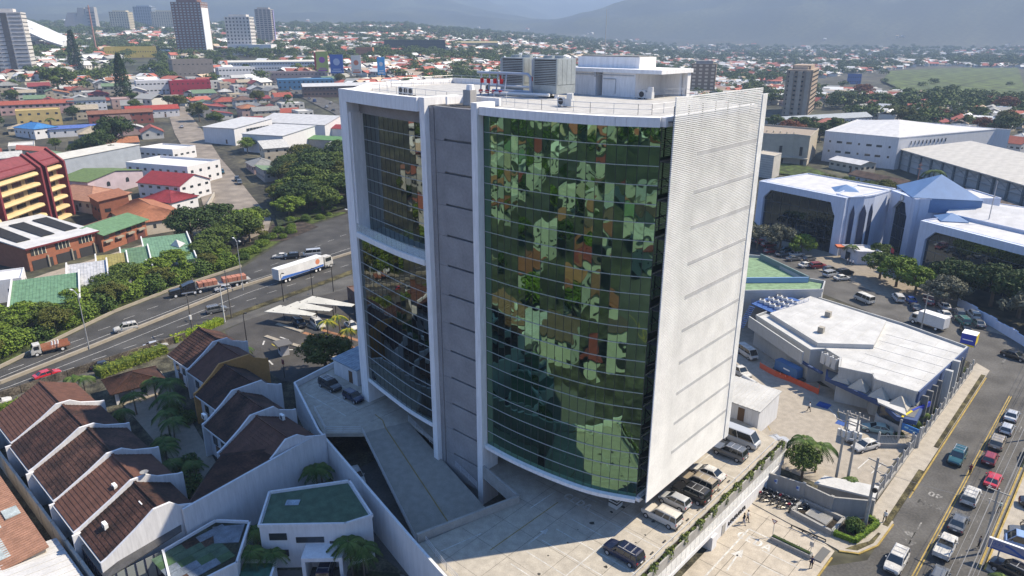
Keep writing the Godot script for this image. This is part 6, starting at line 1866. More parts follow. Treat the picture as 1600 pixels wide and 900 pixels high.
	mb = MB.new(); mb.span(-0.4, 1.0, 1.5, 1.75, 0.86, 0.9); put("side_mark", mb, mt("sign_white2", C(0.75, 0.75, 0.75), 0.5, ""), o)
	o = thing("safety_net", "orange plastic safety net fencing round the blue generator", "fence")
	var nm := mt("net_orange", C(0.62, 0.10, 0.03), 0.7, "")
	var np := [[-47.0, -119.4], [-43.4, -117.9], [-40.6, -117.6], [-37.6, -116.9], [-35.0, -116.2], [-35.6, -118.0]]
	for i in np.size() - 1:
		mb = MB.new()
		var a := Vector3(np[i][0], G, np[i][1]); var b := Vector3(np[i + 1][0], G, np[i + 1][1])
		for k in 9: mb.bar(a + Vector3(0, 0.08 + k * 0.12, 0), b + Vector3(0, 0.05 + k * 0.12, 0), 0.02, 0.06)
		for k in 24: mb.box(a.lerp(b, k / 24.0) + Vector3(0, 0.55, 0), Vector3(0.06, 1.05, 0.02))
		put("net_panel", mb, nm, o)
		mb = MB.new(); mb.tube(a, a + Vector3(0, 1.25, 0), 0.04, -1, 6); put("stake", mb, nm, o)
	o = thing("tank_trailer", "pale tank trailer parked by the brick pad", "trailer", Vector3(-44.6, G, -110.0), deg_to_rad(-22))
	mb = MB.new(); mb.span(-2.2, 2.2, 0.5, 1.5, -0.95, 0.95); mb.tube(Vector3(-1.8, 1.6, 0), Vector3(1.2, 1.6, 0), 0.5, -1, 12); put("body", mb, mt("trailer_pale", C(0.6, 0.6, 0.58), 0.6, "plaster"), o)
	wheels(o, [-0.9, 0.5], 0.9, 0.36)
	ccar("van", "white", -51.0, G + 0.03, -122.6, -30, "white van with roof ladders beside the bank's ledge")
	ccar("pickup", "white", -48.6, G + 0.03, -114.2, -25, "white pickup beyond the corner of the tower by the car park")
	ccar("sedan", "silver", -45.8, G + 0.03, -106.8, -25, "silver car behind the pale tank trailer")
	ccar("van", "white", -25.9, G + 0.03, -105.6, -75, "white van parked behind the twin utility poles")
	ccar("sedan", "white", -23.4, G + 0.03, -103.6, -115, "white old sedan parked beside the white van")
	ccar("sedan", "paletea", -23.6, G + 0.03, -110.0, 200, "pale green sedan parked at the bank entrance")
	ccar("suv", "silver", -33.4, G + 0.03, -95.2, 60, "silver car half hidden beyond the deck planter")
	o = thing("shop_sign", "blue sign board on two grey posts by the bank fence", "sign", Vector3(-20.3, G, -109.6), deg_to_rad(-12))
	mb = MB.new(); mb.span(0, 2.7, 2.0, 3.1, -0.08, 0.08); put("board", mb, mt("board_blue2", C(0.03, 0.15, 0.42), 0.5, ""), o)
	mb = MB.new(); mb.span(0.4, 1.0, 2.5, 2.8, 0.08, 0.09); mb.span(1.1, 2.3, 2.45, 2.6, 0.08, 0.09); put("board_print", mb, mt("print_pale", C(0.3, 0.5, 0.6), 0.6, ""), o)
	for x in [-0.2, 2.7]:
		mb = MB.new(); mb.span(x - 0.15, x + 0.15, 0, 3.6, -0.15, 0.15); put("post", mb, mt("fence_post", C(0.42, 0.42, 0.42), 0.7, "plaster"), o)
	o = thing("pylon_sign", "cube shaped yellow and blue bank sign on a post at the crossing", "sign", Vector3(-19.4, G, -147.5))
	mb = MB.new(); mb.tube(Vector3.ZERO, Vector3(0, 4.2, 0), 0.2); put("post", mb, mt("steel_dark", C(0.055, 0.055, 0.058), 0.5, ""), o)
	mb = MB.new(); mb.span(-1.2, 1.2, 4.0, 6.3, -1.2, 1.2); put("box", mb, mt("sign_blue", C(0.02, 0.04, 0.32), 0.5, ""), o)
	mb = MB.new(); mb.span(1.2, 1.24, 4.3, 6.25, -1.15, 1.15); mb.span(-1.15, 1.15, 4.02, 4.3, 1.2, 1.24); put("yellow_face", mb, mt("sign_yellow", C(0.60, 0.46, 0.03), 0.5, ""), o)
	mb = MB.new(); mb.span(-0.9, 0.8, 5.1, 5.25, 1.2, 1.23); put("lettering_bar", mb, mt("sign_white2", C(0.75, 0.75, 0.75), 0.5, ""), o)
	mb = MB.new(); mb.span(-1.22, 1.22, 6.3, 6.36, -1.22, 1.22); put("lid", mb, mt("sign_white2", C(0.75, 0.75, 0.75), 0.5, ""), o)
	# green roofed hall behind
	o = thing("green_roof_hall", "grey walled hall with pale green roof and blue parapet behind the bank", "building")
	var gr := mt("roof_palegreen", C(0.26, 0.40, 0.23), 0.8, "roof")
	plan_building(o, V2([-61, -133.5, -47.0, -147.6, -48.6, -153.4, -53.5, -152.6, -67, -162, -95, -150, -90, -130]), G, 2.6, mt("hall_grey", C(0.46, 0.47, 0.48)), gr, 0.7)
	mb = MB.new(); mb.bar(Vector3(-64, 3.3, -139.5), Vector3(-51.5, 3.3, -151.5), 0.3, 1.2); put("blue_parapet", mb, mt("steel_palblue", C(0.20, 0.32, 0.52), 0.6, ""), o)
	mb = MB.new(); mb.bar(Vector3(-66.8, 3.3, -161.4), Vector3(-51.5, 3.3, -151.9), 0.3, 1.3); put("slate_parapet", mb, mt("parapet_slate", C(0.20, 0.27, 0.27), 0.8, "plaster"), o)
	reserve(-70, -145, 26)
	# low planting along the cross street
	hedge("hedge", "", Vector3(-46, G, -155.6), Vector3(-33.5, G, -150.0), 1.3, 2.0, C(0.05, 0.08, 0.015), C(0.15, 0.19, 0.04), 14, 0.2).set_meta("kind", "stuff")
	for q in [[-19.2, -119.5, 1.5], [-18.9, -123.0, 1.2], [-18.8, -126.8, 1.6], [-18.6, -130.2, 1.3], [-18.5, -134, 1.7], [-19.4, -141.6, 3.0], [-20.6, -110.9, 1.4], [-19.0, -114.6, 1.8]]:
		tree("shrub", 2, q[0], q[1], q[2], "small clipped shrub inside the bank's railing fence", "shrubs behind the bank fence", G)
	tree("palm", 2, -19.6, -113.0, 3.2, "short palm beside the bank's yellow fascia", "", G)
	tree("palm", 3, -18.9, -117.0, 3.0, "short palm between the bank piers and the fence", "", G)


func build_offices() -> void:
	var bw := mt("office_bluewhite", C(0.56, 0.62, 0.76), 0.75, "plaster")
	var rw := mt("office_roof", C(0.58, 0.58, 0.59), 0.7, "plaster")
	var dk := mt("office_glass", C(0.10, 0.12, 0.14), 0.03, "", 0.9)
	var mb: MB
	# wings: front line a-b, height, depth direction to the back
	var wings := [[Vector2(-90.5, -210.6), Vector2(-62.2, -203.2), 11.6, "left wing of the blue-white office complex with a wide dark mirrored window"], [Vector2(-43.4, -204.6), Vector2(-8.0, -188.4), 8.2, "right wing of the blue-white office complex behind the row of trees"], [Vector2(-56.0, -222.0), Vector2(-47.5, -213.6), 11.8, "middle block of the blue-white office complex with a round emblem"]]
	for w in wings:
		var a: Vector2 = w[0]; var b: Vector2 = w[1]; var H: float = w[2]
		var d := (b - a).normalized(); var n := Vector2(d.y, -d.x)
		if n.y > 0: n = -n
		var o := thing("office_wing", w[3], "building")
		var dep := 24.0 if H > 9 else 20.0
		plan_building(o, PackedVector2Array([a - n * -1.2, b + n * 1.2, b + n * dep, a + n * dep]), G, H - 0.3, bw, rw, 0.4)
		var L := (b - a).length()
		var P := func(t: float, y: float, f: float) -> Vector3: return Vector3(a.x + d.x * t - n.x * f, y, a.y + d.y * t - n.y * f)
		# deep white frame with a chamfered opening
		var op := [[2.2, G + 0.2], [2.2, H - 4.6], [4.6, H - 2.0], [L - 4.4, H - 2.0], [L - 3.4, H - 4.4], [L - 2.6, H - 5.6], [L - 2.6, G + 0.2]]
		var ou := [[0.0, G], [0.0, H - 3.0], [0.0, H], [L, H], [L, H - 3.0], [L, H - 5.0], [L, G]]
		mb = MB.new()
		for i in 6:
			mb.quad(P.call(op[i][0], op[i][1], 0.0), P.call(ou[i][0], ou[i][1], 0.0), P.call(ou[i + 1][0], ou[i + 1][1], 0.0), P.call(op[i + 1][0], op[i + 1][1], 0.0))
			mb.quad(P.call(op[i][0], op[i][1], 0.0), P.call(op[i + 1][0], op[i + 1][1], 0.0), P.call(op[i + 1][0], op[i + 1][1], -1.2), P.call(op[i][0], op[i][1], -1.2))
		mb.quad(P.call(0, H, 0.0), P.call(L, H, 0.0), P.call(L, H, -1.4), P.call(0, H, -1.4))
		for t in [0.0, L]: mb.quad(P.call(t, G, 0.0), P.call(t, H, 0.0), P.call(t, H, -1.4), P.call(t, G, -1.4))
		put("frame", mb, bw, o)
		var nc := maxi(3, int(L / 3.4))
		for i in nc:
			for j in 4:
				var t0 := 2.0 + (L - 4.4) * i / nc; var t1 := 2.0 + (L - 4.4) * (i + 1) / nc
				var y0 := G + (H - 1.8 - G) * j / 4.0; var y1 := G + (H - 1.8 - G) * (j + 1) / 4.0
				mb = MB.new(); mb.quad(P.call(t0 + 0.04, y0 + 0.04, -0.9), P.call(t1 - 0.04, y0 + 0.04, -0.9), P.call(t1 - 0.04, y1 - 0.04, -0.9), P.call(t0 + 0.04, y1 - 0.04, -0.9))
				put("glass_pane", mb, dk, o)
		reserve((a.x + b.x) * 0.5 + n.x * dep * 0.5, (a.y + b.y) * 0.5 + n.y * dep * 0.5, L * 0.6)
		if H > 11.7:
			var c: Vector3 = P.call(L * 0.5, H - 1.0, 0.06)
			mb = MB.new(); mb.tube(c, c + Vector3(-n.x, 0, -n.y) * 0.15, 0.85, -1, 24); put("emblem", mb, mt("emblem_grey", C(0.25, 0.26, 0.28), 0.6, ""), o)
			mb = MB.new(); mb.tube(c + Vector3(-n.x, 0, -n.y) * 0.14, c + Vector3(-n.x, 0, -n.y) * 0.18, 0.6, -1, 24); put("emblem_disc", mb, mt("sign_white", C(0.6, 0.58, 0.56), 0.6, ""), o)
	# entrance tower with tall slots
	var o := thing("entrance_tower", "pale blue entrance block with tall pointed slots between the office wings", "building")
	plan_building(o, V2([-61.6, -204.6, -59.0, -208.6, -57.6, -213, -56.5, -222, -66, -224, -66, -207]), G, 11.4, bw, rw, 0.4)
	for q in [[-60.8, -205.9, 0.9], [-58.9, -208.8, 1.3], [-57.9, -212.2, 0.8]]:
		mb = MB.new()
		var c := Vector3(q[0] + 0.12, 0, q[1] + 0.1)
		var s: Vector3 = Vector3(0.42, 0, -0.9) * q[2]
		mb.quad(c - s + Vector3(0, G + 2, 0), c + s + Vector3(0, G + 2, 0), c + s + Vector3(0, 6.8, 0), c - s + Vector3(0, 6.8, 0)); mb.tri(c - s + Vector3(0, 6.8, 0), c + s + Vector3(0, 6.8, 0), c + Vector3(0, 9.4, 0))
		put("slot_glass", mb, mt("slot_blue", C(0.04, 0.05, 0.09), 0.1, ""), o)
	# blue pyramid roofs
	for q in [[-45.0, -226.0, 8.5, 12.0, 5.2, "large blue pyramid roof on the office complex"], [-66.5, -215.5, 3.6, 11.2, 1.8, "small blue pyramid rooflight on the left office wing"], [-38.0, -212.0, 3.2, 8.2, 1.6, "small blue pyramid rooflight on the right office wing"]]:
		mb = MB.new()
		var s: float = q[2]
		mb.x = Transform3D(Basis(Vector3.UP, 0.5), Vector3(q[0], q[3] - 1.0, q[1]))
		mb.span(-s, s, -3.0, 1.0, -s, s)
		var cc := [Vector3(-s, 1, s), Vector3(s, 1, s), Vector3(s, 1, -s), Vector3(-s, 1, -s)]
		for i in 4: mb.tri(cc[i] * Vector3(1.03, 1, 1.03), cc[(i + 1) % 4] * Vector3(1.03, 1, 1.03), Vector3(0, 1 + q[4], 0))
		tag(put("pyramid_roof", mb, mt("pyramid_blue", C(0.13, 0.24, 0.45), 0.6, "plaster")), q[5], "roof")
	o = thing("office_block", "plain pale block with gently pitched white roof behind the right office wing", "building")
	plan_building(o, V2([-40, -216, -8, -202, -8, -236, -42, -240]), G, 8.6, bw, rw, 0.3)
	mb = MB.new(); slab(mb, Vector3(-40, 8.8, -216), Vector3(-8, 8.8, -202), Vector3(-8, 10.6, -220), Vector3(-41, 10.6, -228), 0.2); put("pitched_roof", mb, rw, o)
	o = thing("guard_house", "small white flat roofed guard house with orange canopy", "guard house")
	plan_building(o, V2([-61.0, -202.4, -55.4, -198.6, -50.6, -202.4, -55.8, -206.8]), G, G + 3.4, mt("guard_wall", C(0.62, 0.62, 0.66)), rw, 0.35)
	mb = MB.new(); mb.box(Vector3(-61.2, G + 3.3, -201.6), Vector3(2.2, 0.5, 2.6), 0.6); put("canopy", mb, mt("canopy_orange", C(0.5, 0.14, 0.06), 0.7, ""), o)
	mb = MB.new(); mb.box(Vector3(-58.6, G + 1.4, -200.5), Vector3(1.6, 2.2, 0.2), -0.6); put("window", mb, win_glass(), o)
	var fl := pole("flagpole", "thin flagpole with a red and white flag by the guard house", -48.4, -201.6, 6.0, 0.06, mt("galvanised", C(0.42, 0.43, 0.44), 0.45, "", 0.4), [])
	mb = MB.new(); mb.quad(Vector3(0, 4.3, 0), Vector3(0.9, 4.0, 0.3), Vector3(0.9, 5.2, 0.3), Vector3(0, 5.6, 0)); put("flag", mb, mt("flag_red", C(0.4, 0.05, 0.06), 0.8, ""), fl)
	o = thing("retaining_wall", "pale blue stepped wall along the shaded car park", "wall")
	for i in 12:
		mb = MB.new(); mb.bar(Vector3(-27.6 + i * 1.5, G + 0.9, -181.5 + i * 1.65), Vector3(-26.1 + i * 1.5, G + 0.9, -179.9 + i * 1.65), 0.35, 1.8 + 0.3 * (i % 3)); put("wall_panel", mb, bw, o)
	# cars in the lots north of the cross street
	var lots := [["sedan", "silver", -85.8, -200.6], ["hatch", "red", -83.2, -200.4], ["suv", "darkred", -80.2, -198.6], ["sedan", "teal", -74.6, -198.2], ["sedan", "grey", -73.4, -192.6], ["hatch", "darkred", -77.2, -192.8], ["sedan", "silver", -70.6, -195.2], ["sedan", "grey", -69.4, -190.4], ["hatch", "grey", -66.2, -193.4], ["sedan", "white", -64.6, -186.8], ["suv", "darkred", -62.0, -188.2], ["hatch", "grey", -58.6, -187.6], ["wagon", "silver", -56.8, -183.4], ["wagon", "black", -54.6, -187.0], ["sedan", "white", -53.6, -182.2]]
	var li := 0
	var cw := {"silver": "silver", "red": "bright red", "darkred": "dark red", "teal": "teal", "grey": "dark grey", "white": "white", "black": "black", "blue": "blue", "green": "green"}
	var kw := {"sedan": "sedan", "hatch": "hatchback", "suv": "sport utility car", "wagon": "off-road car", "van": "van"}
	for q in lots:
		ccar(q[1 - 1], q[1], q[2], G + 0.04, q[3], 62.0 + 6.0 * sin(li * 1.7), "%s %s parked before the left office wing" % [cw[q[1]], kw[q[0]]], "cars parked before the left office wing")
		li += 1
	for q in [["wagon", "white", -38.8, -175.8], ["sedan", "blue", -36.4, -176.6], ["suv", "darkred", -33.0, -178.4], ["sedan", "grey", -34.2, -172.6], ["sedan", "silver", -29.6, -177.4], ["sedan", "white", -28.2, -171.8], ["suv", "grey", -26.0, -174.6], ["wagon", "white", -23.4, -175.6], ["suv", "green", -24.4, -170.2], ["sedan", "grey", -21.6, -170.8], ["sedan", "black", -22.6, -164.6]]:
		ccar(q[0], q[1], q[2], G + 0.04, q[3], 118.0 + 7.0 * sin(li * 1.7), "%s %s parked under the trees by the cross street" % [cw[q[1]], kw[q[0]]], "cars parked under the trees by the cross street")
		li += 1
	ccar("van", "white", -44.4, G + 0.04, -169.4, 152, "white van driving along the cross street before the offices")
	o = thing("box_truck", "white box truck on the cross street behind the bank", "truck", Vector3(-29.6, G + 0.03, -163.0), deg_to_rad(164))
	lorry_cab(o, 1.6, 3.4, 2.3, paint("white", C(0.78, 0.78, 0.77)), false)
	mb = MB.new(); mb.span(-3.9, 1.5, 0.8, 3.2, -1.15, 1.15); put("cargo_box", mb, mt("cargo_white", C(0.76, 0.76, 0.76), 0.55, "plaster"), o)
	mb = MB.new(); mb.span(-3.8, 3.0, 0.5, 0.8, -0.6, 0.6); put("chassis", mb, mt("steel_dark", C(0.055, 0.055, 0.058), 0.5, ""), o)
	mb = MB.new(); mb.span(-3.96, -3.9, 0.85, 3.15, -1.1, -0.03); mb.span(-3.96, -3.9, 0.85, 3.15, 0.03, 1.1); put("rear_door", mb, mt("cargo_white", C(0.76, 0.76, 0.76), 0.55, "plaster"), o)
	wheels(o, [-2.5, 2.4], 0.95, 0.45)
	pole("utility_pole", "grey utility pole in front of the white box truck", -29.4, -157.4, 9.0, 0.16, mt("pole_concrete", C(0.40, 0.385, 0.36), 0.85, "concrete"), [[8.6, 2.2, 0.6, 0.12], [7.7, 1.8, 0.5, 0.12]])
	# campus behind: cream hall, white long block, depot, sheds
	var cream := mt("campus_cream", C(0.48, 0.43, 0.35), 0.85, "plaster")
	o = thing("cream_hall", "cream concrete hall with flat parapet roof beside the lawn", "building")
	plan_building(o, V2([-160, -338, -143, -340.5, -134, -346.5, -126, -345, -134, -377, -168, -376]), G, 8.4, cream, mt("roof_tan", C(0.34, 0.28, 0.22), 0.85, "concrete"), 1.0)
	mb = MB.new(); mb.prism(V2([-158, -335.5, -143, -338, -133, -344, -125, -343, -125.6, -345.2, -134.2, -346.8, -143, -341, -160, -338.4]), -1.8, -1.3, true); put("ledge", mb, cream, o)
	for q in [[-151.5, -339.1, 0.1], [-138.6, -343.0, 0.6], [-129.6, -345.4, -0.2]]:
		mb = MB.new(); mb.box(Vector3(q[0], 1.6, q[1]), Vector3(1.2, 4.2, 0.5), q[2]); put("window", mb, win_glass(), o)
		mb = MB.new(); mb.box(Vector3(q[0] + 1.0, G + 1.4, q[1] + 0.1), Vector3(1.4, 2.6, 0.5), q[2]); put("door", mb, win_glass(), o)
	for i in 5:
		mb = MB.new(); mb.box(Vector3(-150 + i * 3.4, 8.9, -352), Vector3(0.4, 1.2, 1.6)); put("roof_fin", mb, cream, o)
	reserve(-146, -356, 24)
	o = thing("ribbed_stair_block", "pale ribbed stair block beside the lawn behind the tower", "building")
	plan_building(o, V2([-133, -303, -124, -301, -125, -311, -134, -313]), G, 5.0, mt("block_pale", C(0.55, 0.53, 0.49)), cream, 0.3)
	for i in 9:
		mb = MB.new(); mb.box(Vector3(-128.4, G + 1.0 + i * 1.0, -301.95), Vector3(8.9, 0.08, 0.12), -0.22); put("rib_line", mb, mt("joint_dark", C(0.10, 0.10, 0.10), 0.8, ""), o)
	reserve(-129, -307, 8)
	ground_sheet("lawn", [-138.4, -340, -124, -342, -112, -330, -104, -322, -116, -314, -131, -314], hgt(-115, -322) + 0.5, mt("lawn_bright", C(0.14, 0.22, 0.035), 0.95, "soil"))
	reserve(-120, -326, 14)
	o = thing("campus_block", "long white campus block with small square windows and white hipped roof", "building")
	var lw := mt("campus_white", C(0.62, 0.63, 0.66), 0.8, "plaster")
	plan_building(o, V2([-126, -364, -92, -362, -66, -430, -60, -432, -100, -438, -132, -430]), G, 9.6, lw, rw, 0.4)
	mb = MB.new()
	for i in 4: mb.tri([Vector3(-125, 9.7, -365), Vector3(-92.6, 9.7, -363), Vector3(-72, 9.7, -425), Vector3(-130, 9.7, -428)][i], [Vector3(-92.6, 9.7, -363), Vector3(-72, 9.7, -425), Vector3(-130, 9.7, -428), Vector3(-125, 9.7, -365)][i], Vector3(-103, 14.2, -400))
	put("hipped_roof", mb, rw, o)
	for i in 7:
		for j in 2:
			mb = MB.new(); mb.box(Vector3(-123.0 + i * 4.6, 0.6 + 4.6 * j, -363.9 + 0.27 * i), Vector3(2.6 if i % 3 else 0.9, 1.0, 0.3)); put("window", mb, win_glass(), o)
	for i in 10:
		mb = MB.new(); mb.box(Vector3(-88.8 + i * 1.0, 7.0, -370.5 - i * 2.6), Vector3(0.4, 1.6, 0.7), 0.36); put("window", mb, win_glass(), o)
	reserve(-100, -398, 36)
	o = thing("depot_shed", "long white roofed depot shed with dark steel posts and pale bays", "building")
	var a := Vector2(-91, -366); var b := Vector2(-22, -290.5); var dd := (b - a).normalized(); var dn := Vector2(dd.y, -dd.x)
	if dn.y > 0: dn = -dn
	mb = MB.new(); mb.prism(PackedVector2Array([a, b, b + dn * 30, a + dn * 30]), G, 4.2); put("wall", mb, mt("depot_wall", C(0.42, 0.45, 0.47)), o)
	mb = MB.new(); slab(mb, Vector3(a.x - dn.x * 1.2, 4.4, a.y - dn.y * 1.2), Vector3(b.x - dn.x * 1.2, 4.4, b.y - dn.y * 1.2), Vector3(b.x + dn.x * 31, 8.2, b.y + dn.y * 31), Vector3(a.x + dn.x * 31, 8.2, a.y + dn.y * 31), 0.4); put("roof", mb, mt("depot_roof", C(0.52, 0.50, 0.46), 0.7, "plaster"), o)
	for i in 13:
		var p := a + dd * (i * 8.4 + 0.6) - dn * 0.3
		mb = MB.new(); mb.box(Vector3(p.x, (G + 4.0) * 0.5, p.y), Vector3(0.9, 9.0, 0.7), atan2(-dd.y, dd.x)); put("post", mb, mt("depot_steel", C(0.10, 0.13, 0.15), 0.6, ""), o)
		if i < 12:
			var q := p + dd * 8.4
			mb = MB.new()
			for y in [-2.4, 0.4]: mb.bar(Vector3(p.x, y, p.y), Vector3(q.x, y, q.y), 0.2, 0.25)
			mb.bar(Vector3(p.x, 1.0, p.y), Vector3(q.x, 4.0, q.y), 0.14, 0.14); mb.bar(Vector3(p.x, 4.0, p.y), Vector3(q.x, 1.0, q.y), 0.14, 0.14)
			put("bay_brace", mb, mt("depot_steel2", C(0.22, 0.25, 0.27), 0.6, ""), o)
		if i % 2 == 0: reserve(p.x + dn.x * 15, p.y + dn.y * 15, 14)
	house("campus_pavilion", "cream pavilion with white arched roofs between lawn and long campus block", "building", -106, -347, 17, 10, 4.2, -22, "gable", 1.2, rw, cream, 1)
	house("rusty_roof_shed", "shed with rusty brown roof in front of the depot", "shed", -84, -316, 26, 9, 3.4, -25, "gable", 1.4, mt("roof_rusty", C(0.20, 0.12, 0.09), 0.85, "soil"), mt("shed_wall", C(0.45, 0.47, 0.52)), 1)
	house("rusty_roof_shed", "long tan rusted roof shed running below the depot bays", "shed", -50, -306, 52, 8, 3.2, -46, "gable", 1.4, mt("roof_tanrust", C(0.44, 0.33, 0.24), 0.85, "soil"), mt("shed_wall", C(0.45, 0.47, 0.52)), 1)
	ccar("van", "white", -73.5, G + 0.3, -303, -40, "white van by the rusty shed beyond the offices")
	ccar("sedan", "white", -70.5, G + 0.3, -302, -40, "white car beside the van at the rusty shed")
	pole("radio_mast", "thin red and white lattice mast by the rusty sheds", -70, -312, 12, 0.22, mt("mast_red", C(0.35, 0.18, 0.14), 0.7, ""), [[9.5, 1.6, 0, 0.3], [11, 1.2, 0, 0.3]])
	pole("radio_mast", "tall thin mast on the roof of the right office block", -30, -214, 24, 0.16, mt("mast_grey", C(0.4, 0.38, 0.37), 0.7, ""), [[20, 0.8, 0, 0.2]])


func build_highway() -> void:
	var hw := mt("asphalt_highway", C(0.085, 0.083, 0.08), 0.9, "asphalt")
	var whi := mt("paint_white", C(0.62, 0.61, 0.58), 0.8, "roof")
	var conc := mt("kerb_concrete", C(0.36, 0.32, 0.26), 0.9, "concrete")
	var mb: MB
	var road := ground_sheet("highway", [-132, 260, -134, 20, -137, -20, -139.5, -42, -144.5, -62, -149, -88, -156, -125, -172, -180, -205, -250, -225, -245, -206, -180, -206, -138, -200.5, -119, -187.7, -100.5, -175.6, -84, -170.5, -63, -165, -48, -158, -36, -150.5, -22.9, -146, 20, -146, 260], G + 0.02, hw)
	mb = MB.new()
	strip(mb, [-145, 20, -146.8, -22, -151.5, -36, -156.5, -53, -162.6, -72.7, -165.4, -90, -170, -115], G + 0.03, 0.14)
	strip(mb, [-140.2, 20, -141.4, -22, -146.0, -40, -150.8, -56, -156.2, -76, -160, -100], G + 0.03, 0.12)
	for i in 22:
		var t := i * 6.0
		var z := 6.0 - t
		var x := pw(-z, [-20, -137.2, 20, -139.4, 42, -143.6, 62, -149.0, 88, -154.2, 125, -160.5])
		strip(mb, [x, z, x - 0.2, z - 2.6], G + 0.03, 0.12)
		x = pw(-z, [-20, -147.0, 23, -149.0, 36, -154.6, 48, -160, 63, -166, 84, -169.6, 125, -185])
		strip(mb, [x, z, x - 0.5, z - 2.6], G + 0.03, 0.12)
	struct("lane_line", mb, whi, road)
	mb = MB.new()
	var md := [[-138.9, 20], [-143.8, -21.4], [-148.3, -36.5], [-153.8, -53.3], [-160.2, -72.7], [-162.4, -88], [-165, -110.3], [-176, -160]]
	for i in md.size() - 1: mb.bar(Vector3(md[i][0], G + 0.3, md[i][1]), Vector3(md[i + 1][0], G + 0.3, md[i + 1][1]), 0.55, 0.6)
	struct("median_barrier", mb, conc)
	var o := thing("retaining_wall", "long stained concrete wall between highway and frontage lane", "wall")
	for i in 9:
		mb = MB.new(); mb.bar(Vector3(-134.6 - i * 0.5, G + 0.75, 14 - i * 7.4), Vector3(-135.1 - i * 0.5, G + 0.75, 6.7 - i * 7.4), 0.4, 1.5); put("wall_panel", mb, mt("wall_grimy", C(0.34, 0.29, 0.23), 0.9, "soil"), o)
	mb = MB.new()
	for q in [[-151.2, -22.9, -158.9, -36], [-158.9, -36, -165.8, -48], [-165.8, -48, -171.4, -63], [-171.4, -63, -176.4, -84]]: mb.bar(Vector3(q[0], G + 0.3, q[1]), Vector3(q[2], G + 0.3, q[3]), 0.35, 0.6)
	struct("kerb_wall", mb, conc)
	ground_sheet("verge", [-151, -22, -159, -36, -166, -48, -171.5, -63, -177, -84, -189, -100.5, -202, -119, -208, -140, -222, -136, -213, -118, -199, -104, -186, -84, -180, -62, -173, -46, -165, -34, -156, -20], G + 0.05, mt("verge_grass", C(0.15, 0.21, 0.035), 0.95, "soil"))
	ground_sheet("verge", [-142, -52, -145, -62, -149.4, -88, -153, -105, -150.5, -105, -147.5, -88, -143, -62, -140.6, -52], G + 0.05, mt("verge_dry", C(0.22, 0.19, 0.08), 0.95, "soil"))
	ground_sheet("frontage_road", [-129, 20, -134.2, 20, -136.6, -20, -139.2, -44, -142.6, -62, -147, -88, -150, -105, -140, -105, -141, -88, -139.6, -66, -137, -54, -136, -40, -132.5, -30], G + 0.022, mt("asphalt_frontage", C(0.13, 0.125, 0.115), 0.9, "asphalt"))
	ground_sheet("bare_soil", [-196, -99.5, -212, -113, -218, -123, -198, -122, -191, -106], G + 0.06, mt("soil_brown", C(0.15, 0.115, 0.09), 0.95, "soil"))
	# side street up the hill
	mb = MB.new()
	var sl := [[-196, -92], [-222, -98], [-250, -108], [-290, -124], [-333, -141], [-407, -166], [-512, -206], [-640, -256]]
	var sr := [[-205, -108], [-219, -117], [-250, -127], [-285, -139], [-328, -153], [-396, -178], [-500, -214], [-632, -264]]
	for i in sl.size() - 1:
		mb.quad(Vector3(sl[i][0], hgt(sl[i][0], sl[i][1]) + 0.25, sl[i][1]), Vector3(sr[i][0], hgt(sr[i][0], sr[i][1]) + 0.25, sr[i][1]), Vector3(sr[i + 1][0], hgt(sr[i + 1][0], sr[i + 1][1]) + 0.25, sr[i + 1][1]), Vector3(sl[i + 1][0], hgt(sl[i + 1][0], sl[i + 1][1]) + 0.25, sl[i + 1][1]))
		for t in [0.0, 0.25, 0.5, 0.75]:
			reserve(lerpf(sl[i][0] + sr[i][0], sl[i + 1][0] + sr[i + 1][0], t) * 0.5, lerpf(sl[i][1] + sr[i][1], sl[i + 1][1] + sr[i + 1][1], t) * 0.5, 9)
	struct("side_street", mb, mt("asphalt_tan", C(0.33, 0.285, 0.24), 0.9, "asphalt"))
	ccar("hatch", "white", -503, hgt(-503, -208) + 0.28, -208, -20, "white car driving up the side street")
	ccar("sedan", "silver", -425, hgt(-425, -178) + 0.28, -178, 160, "silver car on the side street beside the glass fronted white house")
	ccar("suv", "teal", -296, hgt(-296, -138) + 0.28, -138, -22, "teal car parked where the side street bends")
	ccar("suv", "black", -279, hgt(-279, -136) + 0.28, -136, -25, "black car parked in tree shade on the side street")
	ccar("suv", "grey", -273, hgt(-273, -134) + 0.28, -134, -25, "dark car in tree shade behind the black one on the side street")
	# highway traffic
	ccar("sedan", "red", -140.6, G + 0.03, -28.0, 93, "bright red sedan on the highway beside the stained wall")
	ccar("suv", "white", -152.9, G + 0.03, -46.0, -102, "white sport utility car driving along the far carriageway")
	ccar("sedan", "black", -137.0, G + 0.03, -36.4, 75, "dark sedan parked behind the clipped hedge on the frontage lane")
	ccar("sedan", "silver", -139.2, G + 0.03, -46.6, 75, "silver sedan parked at the end of the clipped hedge on the frontage lane")
	ccar("suv", "grey", -149.2, G + 0.03, -64.0, 78, "dark grey sport utility car on the near carriageway by the utility poles")
	ccar("hatch", "silver", -161.8, G + 0.03, -71.6, -105, "silver hatchback overtaking the black lorry")
	ccar("pickup", "white", -134.6, G + 0.03, -18.4, 80, "white pickup behind the green verge of the frontage lane")
	ccar("sedan", "white", -176.0, G + 0.03, -95.4, -125, "white car leaving the highway beside the grassy slope")
	ccar("suv", "black", -173.4, G + 0.03, -97.2, -122, "black sport utility car beside the white car on the slip lane")
	ccar("van", "silver", -171.4, G + 0.03, -102.6, -118, "silver van behind the white lorry on the far carriageway")
	ccar("suv", "black", -128.4, G + 0.03, -72.2, -10, "black car under the nearest white carport")
	ccar("wagon", "white", -125.0, G + 0.03, -74.6, -10, "white off-road car under the middle carport")
